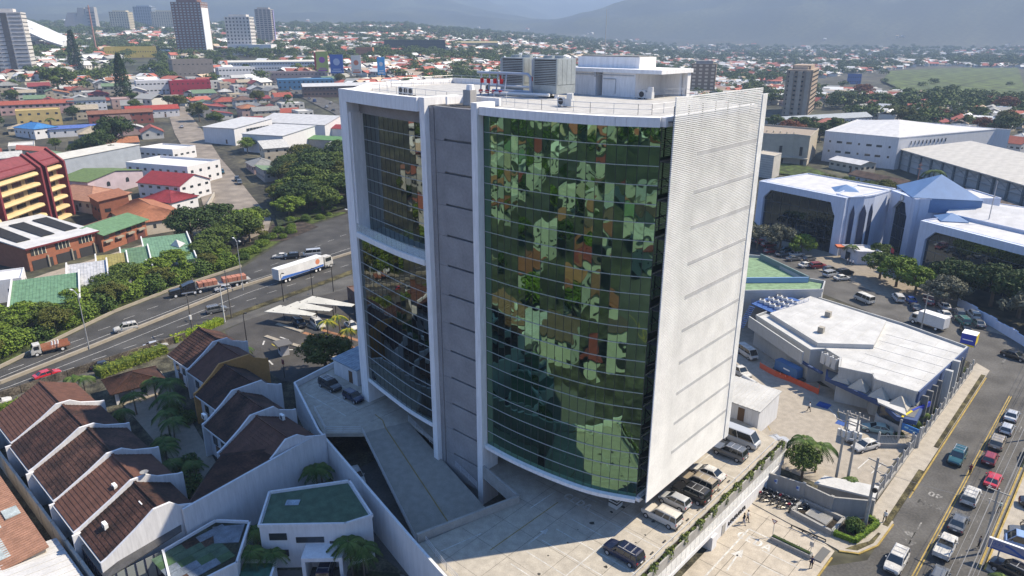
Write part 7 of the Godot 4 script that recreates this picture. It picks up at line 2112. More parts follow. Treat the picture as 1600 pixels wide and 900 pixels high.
	ccar("sedan", "white", -119.0, G + 0.03, -79.0, -10, "white car at the back of the carports beside the palms")
	# white cargo lorry
	o = thing("cargo_lorry", "long white articulated lorry with blue stripe and orange disc", "lorry", Vector3(-157.9, G + 0.03, -91.5), deg_to_rad(99))
	lorry_cab(o, 6.6, 9.4, 3.3, paint("white", C(0.78, 0.78, 0.77)), false)
	mb = MB.new(); mb.span(-8.6, 5.9, 1.15, 3.95, -1.25, 1.25); put("trailer_box", mb, mt("cargo_white", C(0.76, 0.76, 0.76), 0.55, "plaster"), o)
	mb = MB.new(); mb.span(-8.4, 8.6, 0.75, 1.15, -0.5, 0.5); mb.tube(Vector3(6.2, 0.7, 1.0), Vector3(7.4, 0.7, 1.0), 0.3); mb.tube(Vector3(6.2, 0.7, -1.0), Vector3(7.4, 0.7, -1.0), 0.3); put("chassis", mb, mt("steel_dark", C(0.055, 0.055, 0.058), 0.5, ""), o)
	mb = MB.new()
	for sg in [-1.0, 1.0]:
		mb.quad(Vector3(-8.3, 1.2, sg * 1.256), Vector3(5.8, 1.2, sg * 1.256), Vector3(5.8, 1.75, sg * 1.256), Vector3(4.0, 1.42, sg * 1.256)); mb.quad(Vector3(-8.3, 1.2, sg * 1.256), Vector3(4.0, 1.42, sg * 1.256), Vector3(-2.0, 1.75, sg * 1.256), Vector3(-7.4, 2.0, sg * 1.256))
	put("blue_stripe", mb, mt("stripe_blue", C(0.05, 0.14, 0.45), 0.5, ""), o)
	mb = MB.new()
	for sg in [-1.0, 1.0]: mb.tube(Vector3(3.9, 2.85, sg * 1.24), Vector3(3.9, 2.85, sg * 1.262), 0.72, -1, 22)
	put("orange_disc", mb, mt("disc_orange", C(0.55, 0.20, 0.10), 0.5, ""), o)
	mb = MB.new(); mb.span(-8.66, -8.6, 1.2, 3.9, -1.2, -0.03); mb.span(-8.66, -8.6, 1.2, 3.9, 0.03, 1.2); put("rear_door", mb, mt("door_grey", C(0.5, 0.5, 0.5), 0.5, ""), o)
	wheels(o, [-6.6, -5.4, 3.3, 4.6, 8.5], 1.0, 0.5)
	# black flatbed lorry with red blocks
	o = thing("flatbed_lorry", "black flatbed lorry carrying stacked salmon brick pallets", "lorry", Vector3(-164.4, G + 0.03, -69.6), deg_to_rad(-102))
	lorry_cab(o, 3.4, 9.2, 3.1, paint("black", C(0.012, 0.012, 0.014)), true)
	mb = MB.new(); mb.span(-9.6, 3.0, 1.2, 1.45, -1.25, 1.25); mb.span(-9.4, 8.6, 0.7, 1.2, -0.45, 0.45); put("flatbed", mb, mt("bed_grey", C(0.3, 0.3, 0.29), 0.7, ""), o)
	mb = MB.new()
	for sg in [-1.0, 1.0]: mb.tube(Vector3(3.3, 1.0, sg * 1.1), Vector3(3.3, 3.5, sg * 1.1), 0.09); mb.tube(Vector3(3.9, 0.75, sg * 1.05), Vector3(6.6, 0.75, sg * 1.05), 0.22)
	put("exhaust_stack", mb, mt("chrome", C(0.6, 0.6, 0.6), 0.25, "", 0.9), o)
	wheels(o, [-8.6, -7.4, -6.2, 2.4, 3.6, 7.9], 1.0, 0.5)
	var pal: Node3D = null
	var bm := mt("brick_salmon", C(0.50, 0.22, 0.15), 0.85, "concrete")
	for i in 9:
		var lx := 2.1 - i * 1.12 - (1.3 if i > 3 else 0.0)
		for sg in [-1.0, 1.0]:
			var wp: Vector3 = o.transform * Vector3(lx, 1.46, sg * 0.58)
			if pal == null:
				pal = thing("brick_pallet", "salmon brick pallet stacked on the black flatbed lorry", "pallet", wp, o.rotation.y, "brick pallets on the flatbed lorry")
				for k in 4:
					for j in 3:
						mb = MB.new(); mb.box(Vector3(-0.34 + 0.34 * j, 0.16 + k * 0.27, 0), Vector3(0.32, 0.25, 1.08)); put("brick_layer", mb, bm, pal)
			else:
				dup(pal, "brick_pallet", "", wp, o.rotation.y + 0.04 * sin(i * 3.0 + sg))
	# small stake truck
	o = thing("stake_truck", "small white stake truck with orange sides and white canisters", "truck", Vector3(-152.6, G + 0.03, -31.8), deg_to_rad(-97))
	lorry_cab(o, 1.5, 3.2, 2.3, paint("white", C(0.78, 0.78, 0.77)), false)
	mb = MB.new(); mb.span(-3.4, 1.3, 0.8, 0.95, -1.05, 1.05); put("bed", mb, mt("bed_wood", C(0.18, 0.09, 0.05), 0.8, ""), o)
	for sg in [-1.0, 1.0]:
		for k in 3:
			mb = MB.new(); mb.span(-3.4, 1.3, 1.0 + k * 0.24, 1.18 + k * 0.24, sg * 1.0, sg * 1.06); put("side_board", mb, mt("board_orange", C(0.36, 0.13, 0.07), 0.7, ""), o)
	mb = MB.new()
	for i in 6: mb.tube(Vector3(-1.4 + (i % 3) * 0.5, 0.95, -0.4 + 0.5 * int(i / 3)), Vector3(-1.6 + (i % 3) * 0.5, 2.1, -0.3 + 0.5 * int(i / 3)), 0.16, 0.1, 8)
	put("canister", mb, mt("canister_white", C(0.7, 0.7, 0.7), 0.5, ""), o)
	mb = MB.new(); mb.span(-3.2, 2.8, 0.5, 0.8, -0.45, 0.45); put("chassis", mb, mt("steel_dark", C(0.055, 0.055, 0.058), 0.5, ""), o)
	wheels(o, [-2.0, 2.3], 0.9, 0.42)
	# lamps and poles
	street_lamp(-148.2, -37.4, 11.6, "tall grey street lamp on the highway median beside the white car", Vector2(-1, 0.2))
	street_lamp(-158.6, -75.2, 12.2, "tall grey twin street lamp on the highway median beside the flatbed lorry", Vector2(1, 0.1), false, true)
	street_lamp(-164.6, -112, 12.0, "tall grey street lamp on the median close to the tower's edge", Vector2(-1, 0.1))
	for q in [[-144.2, -77.7, "black lamp post beside the verge behind the carports"], [-142.4, -84.4, "black lamp post further along the verge behind the carports"], [-141.6, -89.6, "black lamp post on the verge close to the brick kiosk"], [-111.4, -73.6, "black lamp post beside the palms in the car park"], [-127.2, -59.6, "short black lamp post by the townhouse wall corner"]]: street_lamp(q[0], q[1], 6.6, q[2], Vector2(0.6, 0), true)
	var cpm := mt("pole_concrete", C(0.40, 0.385, 0.36), 0.85, "concrete")
	var up := pole("utility_pole", "dark utility pole with grey box beside the frontage lane hedge", -140.4, -54.6, 9.0, 0.15, mt("pole_dark", C(0.10, 0.09, 0.08), 0.8, ""), [[8.5, 2.0, 0.3, 0.12]])
	mb = MB.new(); mb.box(Vector3(0.25, 4.0, 0.1), Vector3(0.45, 0.9, 0.4)); put("meter_box", mb, mt("ac_white", C(0.55, 0.55, 0.54), 0.5, ""), up)
	pole("utility_pole", "white leaning pole at the end of the frontage lane hedge", -142.2, -62.4, 8.0, 0.13, mt("pole_white", C(0.6, 0.6, 0.58), 0.7, ""), [])
	pole("utility_pole", "tall dark pole beside the white leaning pole", -143.6, -64.6, 11.0, 0.14, mt("pole_dark", C(0.10, 0.09, 0.08), 0.8, ""), [[10.5, 1.6, 0.3, 0.12]])
	# carport car park
	ground_sheet("parking_lot", [-139.5, -66, -141, -90, -140, -100, -98, -100, -98, -62, -108, -56, -126, -57, -137.5, -60], G + 0.03, mt("asphalt_lot", C(0.085, 0.08, 0.075), 0.9, "asphalt"))
	for q in [[-132.7, -69.4, -125.0, -70.7], [-128.4, -64.3, -123.8, -65.0], [-120.8, -65.8, -108.6, -68.4], [-127.5, -73.2, -122.7, -74.2]]:
		mb = MB.new(); mb.bar(Vector3(q[0], G + 0.12, q[1]), Vector3(q[2], G + 0.12, q[3]), 0.9, 0.22); struct("kerb", mb, conc)
	mb = MB.new()
	for q in [[-124.5, -70.8, -108.5, -73.6], [-122.7, -74.2, -110, -76.6], [-121.6, -78.2, -110, -80.6]]: strip(mb, q, G + 0.037, 0.9)
	struct("brick_strip", mb, mt("brick_paving", C(0.34, 0.17, 0.09), 0.9, "concrete"))
	mb = MB.new()
	for q in [[-126.6, -63.0, -125.0, -61.8], [-123.4, -66.6, -126.0, -66.2], [-118.4, -64.6, -119.8, -63.4], [-117.4, -58.8, -115.2, -58.4]]: strip(mb, q, G + 0.04, 0.3)
	struct("road_marking", mb, whi)
	var cn := 0
	for q in [[-135.1, -68.1, -124.9, -73.4, "nearest"], [-134.4, -71.9, -124.6, -77.4, "middle"], [-134.9, -76.1, -123.4, -82.2, "rear"]]:
		o = thing("carport", "white tilted sail roof carport, %s of three by the highway" % ["first past the entrance lane", "second past the entrance lane", "beside the brick kiosk"][cn], "carport")
		cn += 1
		mb = MB.new(); slab(mb, Vector3(q[0], -2.3, q[1]), Vector3(q[2], -2.1, q[3]), Vector3(q[2] - 0.2, -1.9, q[3] - 1.1), Vector3(q[0] + 0.1, -1.8, q[1] - 3.7), 0.1); put("canopy", mb, mt("canvas_white", C(0.6, 0.585, 0.52), 0.7, "plaster"), o)
		for t in [0.12, 0.5, 0.88]:
			var p := Vector3(lerpf(q[0], q[2], t), G, lerpf(q[1], q[3], t) - 3.2 + t)
			mb = MB.new(); mb.tube(p, p + Vector3(0, 3.3, 0), 0.09); mb.bar(p + Vector3(0, 2.2, 0), p + Vector3(0, 2.9, 2.4), 0.08, 0.08); put("post", mb, mt("lamp_dark", C(0.02, 0.02, 0.022), 0.5, ""), o)
	house("brick_kiosk", "brown brick kiosk with flat pale roof at the end of the carports", "building", -125, -91, 14, 10, 3.6, -14, "flat", 0.2, mt("roof_cream", C(0.62, 0.60, 0.54), 0.8, "plaster"), mt("brick_brown", C(0.16, 0.10, 0.08), 0.9, "concrete"), 1)
	o = thing("ticket_booth", "small tilted roof ticket booth with yellow barrier in the asphalt lot", "booth", Vector3(-118.0, G, -62.4), deg_to_rad(-15))
	mb = MB.new(); mb.span(-1.0, 1.0, 0, 2.1, -0.8, 0.8); put("wall", mb, mt("guard_wall", C(0.62, 0.62, 0.66)), o)
	mb = MB.new(); slab(mb, Vector3(-2.2, 2.2, 1.4), Vector3(2.0, 2.6, 1.4), Vector3(2.0, 2.6, -1.4), Vector3(-2.2, 2.2, -1.4), 0.12); put("roof", mb, mt("booth_roof", C(0.11, 0.105, 0.10), 0.7, ""), o)
	mb = MB.new(); mb.bar(Vector3(-1.2, 1.0, 0.9), Vector3(-4.0, 0.9, 1.2), 0.1, 0.12); put("barrier_arm", mb, mt("sign_yellow", C(0.60, 0.46, 0.03), 0.5, ""), o)
	mb = MB.new(); mb.box(Vector3(0.2, 1.4, 0.82), Vector3(1.2, 0.8, 0.06)); put("window", mb, win_glass(), o)
	o = thing("red_sign", "small red sign on a post behind the orange townhouse wall", "sign", Vector3(-108.6, G, -57.0))
	mb = MB.new(); mb.tube(Vector3.ZERO, Vector3(0, 3, 0), 0.06); put("post", mb, mt("steel_dark", C(0.055, 0.055, 0.058), 0.5, ""), o)
	mb = MB.new(); mb.box(Vector3(0, 3.2, 0), Vector3(0.7, 0.9, 0.1)); put("plate", mb, mt("sign_red", C(0.25, 0.06, 0.06), 0.6, ""), o)
	# hedges and palms by the frontage lane and lot
	tag(hedge("hedge", "clipped yellow green hedge along the frontage lane before the townhouses", Vector3(-133.8, G, -34.2), Vector3(-136.0, G, -47.0), 1.7, 2.6, C(0.06, 0.09, 0.014), C(0.19, 0.22, 0.035), 22, 0.2), "clipped yellow green hedge along the frontage lane before the townhouses", "hedge")
	tag(hedge("hedge", "bright low hedge", Vector3(-139.4, G, -50.0), Vector3(-142.2, G, -61.6), 1.3, 2.0, C(0.10, 0.15, 0.012), C(0.30, 0.36, 0.03), 24, 0.18), "bright lime hedge beside the utility poles", "hedge")
	tag(hedge("hedge", "verge hedge", Vector3(-131.0, G, -8), Vector3(-133.4, G, -27), 1.0, 1.4, C(0.06, 0.10, 0.012), C(0.18, 0.24, 0.03), 24, 0.18), "low bright hedge behind the white pickup", "hedge")
	for q in [[-117.5, -72.2, 5.6], [-118.0, -75.4, 5.6], [-112.4, -73.3, 4.8]]: tree("goldpalm", 1, q[0], q[1], q[2], "yellowing palm on the brick strip of the car park", "palms of the asphalt car park", G)
	tree("olive", 2, -104.4, -63.0, 8.2, "broad dry olive green tree between the car park and the deck", "", G, "", 1.35)
	tree("olive", 3, -99.4, -66.0, 6.6, "smaller olive green tree behind the stair house", "", G, "", 1.3)


func gbox(o: Node3D, called: String, m: Material, s: Array) -> void:
	var mb := MB.new(); mb.span(s[0], s[1], s[2], s[3], s[4], s[5]); put(called, mb, m, o)


func build_near_west() -> void:
	var mb: MB
	var o: Node3D
	var wine := mt("apartment_wine", C(0.20, 0.035, 0.045), 0.8, "plaster")
	var crm := mt("apartment_cream", C(0.66, 0.50, 0.27), 0.8, "plaster")
	# wine red and cream apartment block; its balconies look toward the sun
	o = thing("apartment_block", "wine red apartment block with rounded cream balcony bands", "building", Vector3(-239.5, G, -39.5), deg_to_rad(135))
	var L := 45.0
	gbox(o, "wall", wine, [0, L, 0, 21.0, -14, -0.6])
	mb = MB.new(); slab(mb, Vector3(-0.4, 19.6, 0.6), Vector3(L, 19.6, 0.6), Vector3(L, 23.2, -3.4), Vector3(-0.4, 23.2, -3.4), 0.5); put("mansard_roof", mb, mt("roof_wine", C(0.28, 0.07, 0.085), 0.8, "roof"), o)
	for k in 6:
		var y := 0.6 + k * 3.3
		for s in [[L - 10.2, L - 0.9], [L - 34.0, L - 14.2], [0.0, L - 36.0]]:
			mb = MB.new()
			var rg := []
			for e in [s[0], s[1]]:
				rg.append([Vector3(e, y, -0.6), Vector3(e, y + 0.1, 1.1), Vector3(e, y + 0.5, 1.4), Vector3(e, y + 1.2, 1.1), Vector3(e, y + 1.3, 0.3), Vector3(e, y + 1.3, -0.6)])
			mb.loft(rg); put("balcony_band", mb, crm, o)
			var nw := int((s[1] - s[0]) / 2.2)
			for i in nw:
				gbox(o, "window", win_glass() if i % 3 else mt("curtain_tan", C(0.30, 0.24, 0.15), 0.5, ""), [s[0] + 0.2 + i * 2.2, s[0] + 2.2 + i * 2.2, y + 1.35, y + 3.2, -0.62, -0.5])
	for x in [L, L - 10.4, L - 13.2, L - 34.6]:
		mb = MB.new(); mb.span(x - 0.45, x + 0.45, 0, 19.4, -0.6, 1.9); put("fin", mb, wine, o)
		mb = MB.new(); mb.bar(Vector3(x, 19.2, 1.5), Vector3(x, 23.6, -3.4), 0.9, 0.9); put("roof_fin", mb, wine, o)
	gbox(o, "recess_shade_panel", mt("recess_shade_wine", C(0.07, 0.015, 0.02), 0.9, ""), [L - 12.7, L - 10.9, 0, 15, -0.7, -0.4])  # stair slot between the fins, its shade put into a darker wine colour
	for i in 4: reserve(-268 + i * 9, -66 + i * 9, 12)
	# brick townhouses
	var brick := mt("brick_orange", C(0.34, 0.13, 0.075), 0.88, "concrete")
	o = thing("brick_townhouse", "brick townhouse block with white roof, dark panels and three dark garages", "house", Vector3(-213.6, G, -44.4), deg_to_rad(107))
	gbox(o, "wall", brick, [0, 19.6, 0, 6.4, -25, 0])
	mb = MB.new(); slab(mb, Vector3(-0.5, 6.4, 0.8), Vector3(20.2, 6.4, 0.8), Vector3(20.2, 8.6, -25), Vector3(-0.5, 8.6, -25), 0.3); put("roof", mb, mt("sheet_white_pale", C(0.56, 0.56, 0.56), 0.6, "plaster"), o)
	for i in 3:
		mb = MB.new(); slab(mb, Vector3(1.0 + i * 6.6, 7.15, -5), Vector3(4.6 + i * 6.6, 7.15, -5), Vector3(5.6 + i * 6.6, 8.5, -20), Vector3(1.4 + i * 6.6, 8.5, -20), 0.12); put("roof_panel", mb, mt("panel_black", C(0.03, 0.03, 0.032), 0.7, "roof"), o)
		gbox(o, "garage_door", mt("garage_dark", C(0.035, 0.035, 0.038), 0.6, ""), [0.8 + i * 6.6, 4.8 + i * 6.6, 0, 2.6, -0.05, 0.1])
		gbox(o, "door", mt("garage_dark", C(0.035, 0.035, 0.038), 0.6, ""), [5.3 + i * 6.6, 6.3 + i * 6.6, 0, 2.4, -0.05, 0.1])
		gbox(o, "concrete_post", mt("kerb_concrete", C(0.36, 0.32, 0.26)), [4.85 + i * 6.6, 5.2 + i * 6.6, 0, 3.2, -0.05, 0.5])
		for k in 4:
			gbox(o, "window", win_glass(), [1.0 + i * 6.6 + k * 1.0, 1.85 + i * 6.6 + k * 1.0, 3.9, 5.6, -0.05, 0.06])
			gbox(o, "window_mullion", mt("window_cream", C(0.6, 0.55, 0.42), 0.7, ""), [1.85 + i * 6.6 + k * 1.0, 2.0 + i * 6.6 + k * 1.0, 3.8, 5.7, -0.05, 0.12])
	gbox(o, "fascia", wine, [-0.5, 20.2, 6.0, 6.4, 0.5, 0.84])
	reserve(-228, -55, 15)
	o = thing("brick_townhouse", "brick terrace with pale green roof and brown garages beside the white roofed block", "house", Vector3(-218.2, G, -63.6), deg_to_rad(121))
	gbox(o, "wall", brick, [0.3, 19, 0, 5.4, -12, 0])
	mb = MB.new(); slab(mb, Vector3(0, 5.2, 1.2), Vector3(19.4, 5.2, 1.2), Vector3(19.4, 7.0, -6), Vector3(0, 7.0, -6), 0.2); slab(mb, Vector3(19.4, 5.2, -12.4), Vector3(0, 5.2, -12.4), Vector3(0, 7.0, -6), Vector3(19.4, 7.0, -6), 0.2); put("roof", mb, mt("roof_palegreen2", C(0.16, 0.30, 0.16), 0.8, "roof"), o)
	for i in 4:
		gbox(o, "window", win_glass(), [1.4 + i * 4.6, 3.4 + i * 4.6, 3.4, 4.6, -0.05, 0.06]); gbox(o, "balcony", mt("kerb_concrete", C(0.36, 0.32, 0.26)), [1.0 + i * 4.6, 3.8 + i * 4.6, 2.6, 3.1, 0, 0.9])
		if i > 1: gbox(o, "garage_door", mt("garage_brown", C(0.10, 0.04, 0.035), 0.6, ""), [0.9 + i * 4.6, 4.2 + i * 4.6, 0, 2.3, -0.05, 0.1])
	reserve(-226, -74, 11)
	# roofs along the highway
	var wht := mt("townhouse_white", C(0.68, 0.68, 0.70), 0.8, "plaster")
	var rr := [[-176.5, -38.6, 13.0, 14.0, "pale green ribbed roof house at the head of the row by the highway", C(0.17, 0.33, 0.20)], [-181.0, -48.6, 8.4, 15.0, "white ribbed roof house in the row by the highway", C(0.62, 0.63, 0.66)], [-184.6, -55.4, 6.8, 14.0, "yellow roofed house in the row by the highway", C(0.38, 0.33, 0.11)], [-187.0, -61.8, 6.4, 13.0, "dull green roofed house between yellow and large green roofs", C(0.15, 0.27, 0.16)], [-190.2, -71.2, 11.4, 19.0, "large pale green roof with white skylight by the dark tree", C(0.20, 0.37, 0.24)]]
	for q in rr:
		o = house("row_house", q[4], "house", q[0], q[1], q[2], q[3], 4.2, 72, "shed", 2.2, mt("roof_%d" % int(q[1]), q[5], 0.75, "roof"), wht, 1, "", 0.7, 0.2, false)
		for sg in [-1.0, 1.0]:
			mb = MB.new(); mb.bar(Vector3(sg * (q[2] * 0.5 + 0.05), 4.55, q[3] * 0.5 + 0.3), Vector3(sg * (q[2] * 0.5 + 0.05), 6.75, -q[3] * 0.5 - 0.3), 0.3, 0.5); put("parapet", mb, wht, o)
	mb = MB.new(); mb.tri(Vector3(-191.6, 0.6, -72.4), Vector3(-188.4, 0.3, -73.4), Vector3(-190.2, 2.2, -73.6)); mb.tri(Vector3(-188.4, 0.3, -73.4), Vector3(-189.0, 1.0, -75.4), Vector3(-190.2, 2.2, -73.6)); mb.tri(Vector3(-189.0, 1.0, -75.4), Vector3(-191.6, 0.6, -72.4), Vector3(-190.2, 2.2, -73.6))
	tag(put("skylight", mb, mt("sheet_white_pale", C(0.56, 0.56, 0.56), 0.6, "plaster")), "white pyramid skylight on the large pale green roof", "skylight")
	house("row_house", "white walled house at the frame edge beside the first green roof", "house", -196, -34.5, 9, 9, 5, 72, "flat", 0.4, wht, wht, 1)
	ccar("sedan", "darkred", -192, G + 0.05, -46.5, 150, "dark red car parked between brick garages and green roofs")
	mb = MB.new(); mb.sheet(V2([-203, -36, -209, -47, -222, -84, -214, -88, -202, -74, -196, -52]), G + 0.03); struct("lane", mb, mt("lane_tan", C(0.36, 0.31, 0.25), 0.9, "concrete"))
	# orange and terracotta roofs, white villas
	var org := mt("roof_terracotta", C(0.46, 0.19, 0.10), 0.8, "roof")
	house("villa", "large orange tiled villa between brick terrace and round dark tree", "house", -243, -86, 30, 17, 4.0, -5, "hip", 3.2, org, mt("wall_cream2", C(0.6, 0.52, 0.42)), 1, "", 0.6)
	house("villa", "tall orange shed roofed wing of the tiled villa", "house", -257, -80, 12, 9, 7.4, -5, "shed", 1.2, org, brick, 1)
	house("villa", "wide salmon tiled roof house beside the apartment block", "house", -281, -80, 26, 16, 4.0, 20, "hip", 3.0, mt("roof_salmon2", C(0.50, 0.26, 0.17), 0.8, "roof"), mt("wall_cream2", C(0.6, 0.52, 0.42)), 1)
	o = house("villa", "lavender house with olive green roof and two arched windows", "house", -300, -92, 15, 26, 6.0, 25, "gable", 2.0, mt("roof_olive", C(0.17, 0.25, 0.09), 0.8, "roof"), mt("wall_lavender", C(0.48, 0.40, 0.45)), 1, "", 0.0, 0.45, false)
	for z in [-5.0, 4.0]:
		mb = MB.new(); mb.box(Vector3(7.5, 3.2, z), Vector3(0.1, 1.0, 1.6)); mb.tube(Vector3(7.46, 3.7, z), Vector3(7.56, 3.7, z), 0.8, -1, 16); put("arched_window", mb, win_glass(), o)
	house("warehouse", "long warehouse with pale grey side wall and white roof behind the apartment block", "building", -338, -100, 14, 42, 8.0, 22, "shed", 1.0, mt("roof_cream", C(0.62, 0.60, 0.54), 0.8, "plaster"), mt("wall_bluegrey", C(0.36, 0.40, 0.46)), 1, "", 0.0, 0.3, false)
	house("villa", "white villa with crimson roof and terraces on the bend of the side street", "house", -272, -108, 20, 15, 6.0, 22, "gable", 3.0, mt("roof_crimson", C(0.34, 0.045, 0.06), 0.8, "roof"), wht, 2, "", 0.6)
	house("villa", "low crimson hipped roof wing in front of the white villa", "house", -256, -99, 14, 12, 4.0, 22, "hip", 2.6, mt("roof_crimson", C(0.34, 0.045, 0.06), 0.8, "roof"), wht, 1, "", 0.6)
	house("villa", "white flat roofed modern house with green roof panels behind the crimson villa", "house", -300, -120, 32, 18, 6.6, 22, "flat", 0.9, mt("roof_palegreen3", C(0.20, 0.33, 0.24), 0.8, "roof"), wht, 2)
	house("villa", "small white house with orange roof corner beyond the modern house", "house", -344, -136, 20, 14, 5.0, 22, "flat", 0.6, wht, wht, 1)
	mb = MB.new()
	for q in [[-242, -96, -262, -94], [-231, -95.5, -240, -104], [-240, -104, -262, -118]]: mb.bar(Vector3(q[0], G + 1.4, q[1]), Vector3(q[2], G + 1.6, q[3]), 0.3, 2.8)
	tag(put("garden_wall", mb, mt("wall_stained", C(0.50, 0.47, 0.42), 0.9, "concrete")), "pale stained garden wall round the crimson roofed villa", "wall")


func build_west() -> void:
	var wht := mt("townhouse_white", C(0.68, 0.68, 0.70), 0.8, "plaster")
	var pale_sheet := mt("sheet_white_pale", C(0.56, 0.56, 0.56), 0.6, "plaster")  # white sheet roofing in one even colour, slightly paler than sheet_white
	var a := [["white_hall", "white hall with sloping roof and tall glazed side on the side street", -368, -184, 20, 30, 8.0, 22, "shed", 2.2, pale_sheet, wht], ["white_hall", "big white windowless hall beside the green thicket", -330, -186, 24, 26, 8.6, 22, "shed", 2.0, pale_sheet, wht], ["white_hall", "wide white vaulted market roof behind the windowless hall", -362, -222, 44, 30, 7.0, 22, "gable", 3.4, pale_sheet, wht], ["shed", "long crimson roof shed behind the green roof shed", -337, -227, 34, 9, 5.4, 22, "gable", 1.6, mt("roof_crimson", C(0.34, 0.045, 0.06), 0.8, "roof"), wht], ["shed", "grey walled shed with bright green roof next to the thicket", -312, -206, 26, 11, 5.0, 22, "gable", 1.2, mt("roof_leaf", C(0.15, 0.32, 0.13), 0.8, "roof"), mt("wall_conc", C(0.36, 0.36, 0.35), 0.9, "concrete")], ["shed", "blue grey corrugated shed with white roof at the thicket edge", -292, -197, 12, 10, 5.6, 22, "gable", 1.4, pale_sheet, mt("wall_bluegrey2", C(0.17, 0.24, 0.30))], ["villa", "house with vivid blue hipped roof", -446, -110, 18, 12, 5.0, 15, "hip", 2.4, mt("roof_blue", C(0.06, 0.26, 0.62), 0.7, "roof"), wht], ["villa", "long annex with vivid blue roof beside the blue hipped house", -437, -126, 24, 7, 4.2, 75, "shed", 1.0, mt("roof_blue2", C(0.12, 0.20, 0.55), 0.7, "roof"), wht], ["villa", "two storey yellow house with dark balconies and flat roof", -490, -124, 22, 12, 8.2, 75, "flat", 0.5, mt("roof_cream", C(0.62, 0.60, 0.54), 0.8, "plaster"), mt("wall_yellow", C(0.62, 0.47, 0.20))], ["villa", "red brick row with rusty and green roof beside the yellow house", -466, -160, 34, 12, 6.4, 75, "gable", 1.6, mt("roof_rusty2", C(0.30, 0.13, 0.08), 0.8, "roof"), mt("wall_brickred", C(0.28, 0.09, 0.07))], ["villa", "pink walled terrace with long red roof", -540, -137, 40, 10, 6.2, 75, "gable", 2.0, mt("roof_brickred", C(0.42, 0.11, 0.07), 0.8, "roof"), mt("wall_pink", C(0.55, 0.36, 0.34))], ["villa", "white two storey house with grey roof next to the pink terrace", -534, -164, 22, 12, 7.0, 75, "shed", 1.2, mt("roof_slate", C(0.20, 0.21, 0.20), 0.8, "roof"), wht], ["villa", "white walled house with broad red roof beside the side street", -480, -184, 30, 12, 5.0, 75, "gable", 2.2, mt("roof_red3", C(0.45, 0.07, 0.05), 0.8, "roof"), wht], ["store", "store with crimson front and white top above the side street", -590, -258, 30, 14, 10.0, 75, "flat", 0.4, pale_sheet, mt("wall_crimson", C(0.34, 0.02, 0.05))], ["store", "white store with orange sign board beyond the conifer", -604, -236, 26, 14, 10.0, 75, "flat", 0.5, pale_sheet, wht], ["office_block", "grey windowless block rising behind the crimson store", -708, -314, 36, 24, 17, 75, "flat", 0.6, mt("roof_slate2", C(0.22, 0.25, 0.2), 0.8, "roof"), mt("wall_stone", C(0.26, 0.23, 0.21))], ["store", "white block with strip windows right of the grey windowless block", -684, -346, 34, 16, 10, 75, "flat", 0.5, pale_sheet, wht], ["store", "long cream roofed market along the western avenue", -745, -420, 90, 26, 9, 62, "gable", 1.5, mt("roof_cream", C(0.62, 0.60, 0.54), 0.8, "plaster"), wht], ["store", "shop terrace with blue painted front on the avenue", -560, -345, 46, 20, 8, 62, "flat", 0.5, mt("roof_cream", C(0.62, 0.60, 0.54), 0.8, "plaster"), mt("wall_skyblue", C(0.10, 0.25, 0.42))], ["store", "long white roofed arcade on the avenue beside the blue shops", -500, -340, 60, 22, 8, 62, "gable", 1.8, pale_sheet, mt("wall_brownred", C(0.2, 0.13, 0.11))], ["store", "grey stone store below the billboards", -625, -378, 50, 18, 8, 62, "flat", 0.5, mt("roof_sage", C(0.32, 0.36, 0.28), 0.8, "roof"), mt("wall_mauve", C(0.34, 0.27, 0.27))]]
	for q in a:
		var o := house(q[0], q[1], "building" if q[0] != "villa" else "house", q[2], q[3], q[4], q[5], q[6], q[7], q[8], q[9], q[10], q[11], 2 if q[6] > 6.1 else 1, "", 0.0, 0.4, not (q[0] in ["white_hall", "shed"]))
		if q[1].contains("glazed"):
			for i in 7: gbox(o, "glass_bay", win_glass(), [q[4] * 0.5 - 0.02, q[4] * 0.5 + 0.1, 0.8, 6.8, -12.0 + i * 2.6, -9.7 + i * 2.6])
	# avenue beyond the shops
	var mb := MB.new()
	var av := [[-350, -255], [-420, -284], [-500, -312], [-600, -346], [-720, -392], [-860, -440]]
	for i in av.size() - 1:
		var p: Array = av[i]; var q: Array = av[i + 1]
		mb.quad(Vector3(p[0], hgt(p[0], p[1]) + 0.35, p[1] + 7), Vector3(p[0], hgt(p[0], p[1]) + 0.35, p[1] - 9), Vector3(q[0], hgt(q[0], q[1]) + 0.35, q[1] - 9), Vector3(q[0], hgt(q[0], q[1]) + 0.35, q[1] + 7))
		for t in 6: reserve(lerpf(p[0], q[0], t / 6.0), lerpf(p[1], q[1], t / 6.0), 10)
	struct("avenue", mb, mt("asphalt_old", C(0.135, 0.13, 0.123), 0.9, "asphalt"))
	var ks := ["sedan", "suv", "hatch", "van"]; var cs := ["white", "silver", "black", "red", "grey", "blue"]
	for i in 18:
		var t := 0.06 + i * 0.052
		var s := t * 4.0; var k := int(s); var f := s - k
		var x: float = lerpf(av[k][0], av[k + 1][0], f); var z: float = lerpf(av[k][1], av[k + 1][1], f) + (4.0 if i % 3 else -5.0)
		ccar(ks[i % 4], cs[(i * 5) % 6], x, hgt(x, z) + 0.4, z, 160, "%s %s in traffic on the avenue beyond the white halls" % [cs[(i * 5) % 6], {"sedan": "sedan", "suv": "sport utility car", "hatch": "hatchback", "van": "van"}[ks[i % 4]]], "traffic on the avenue")
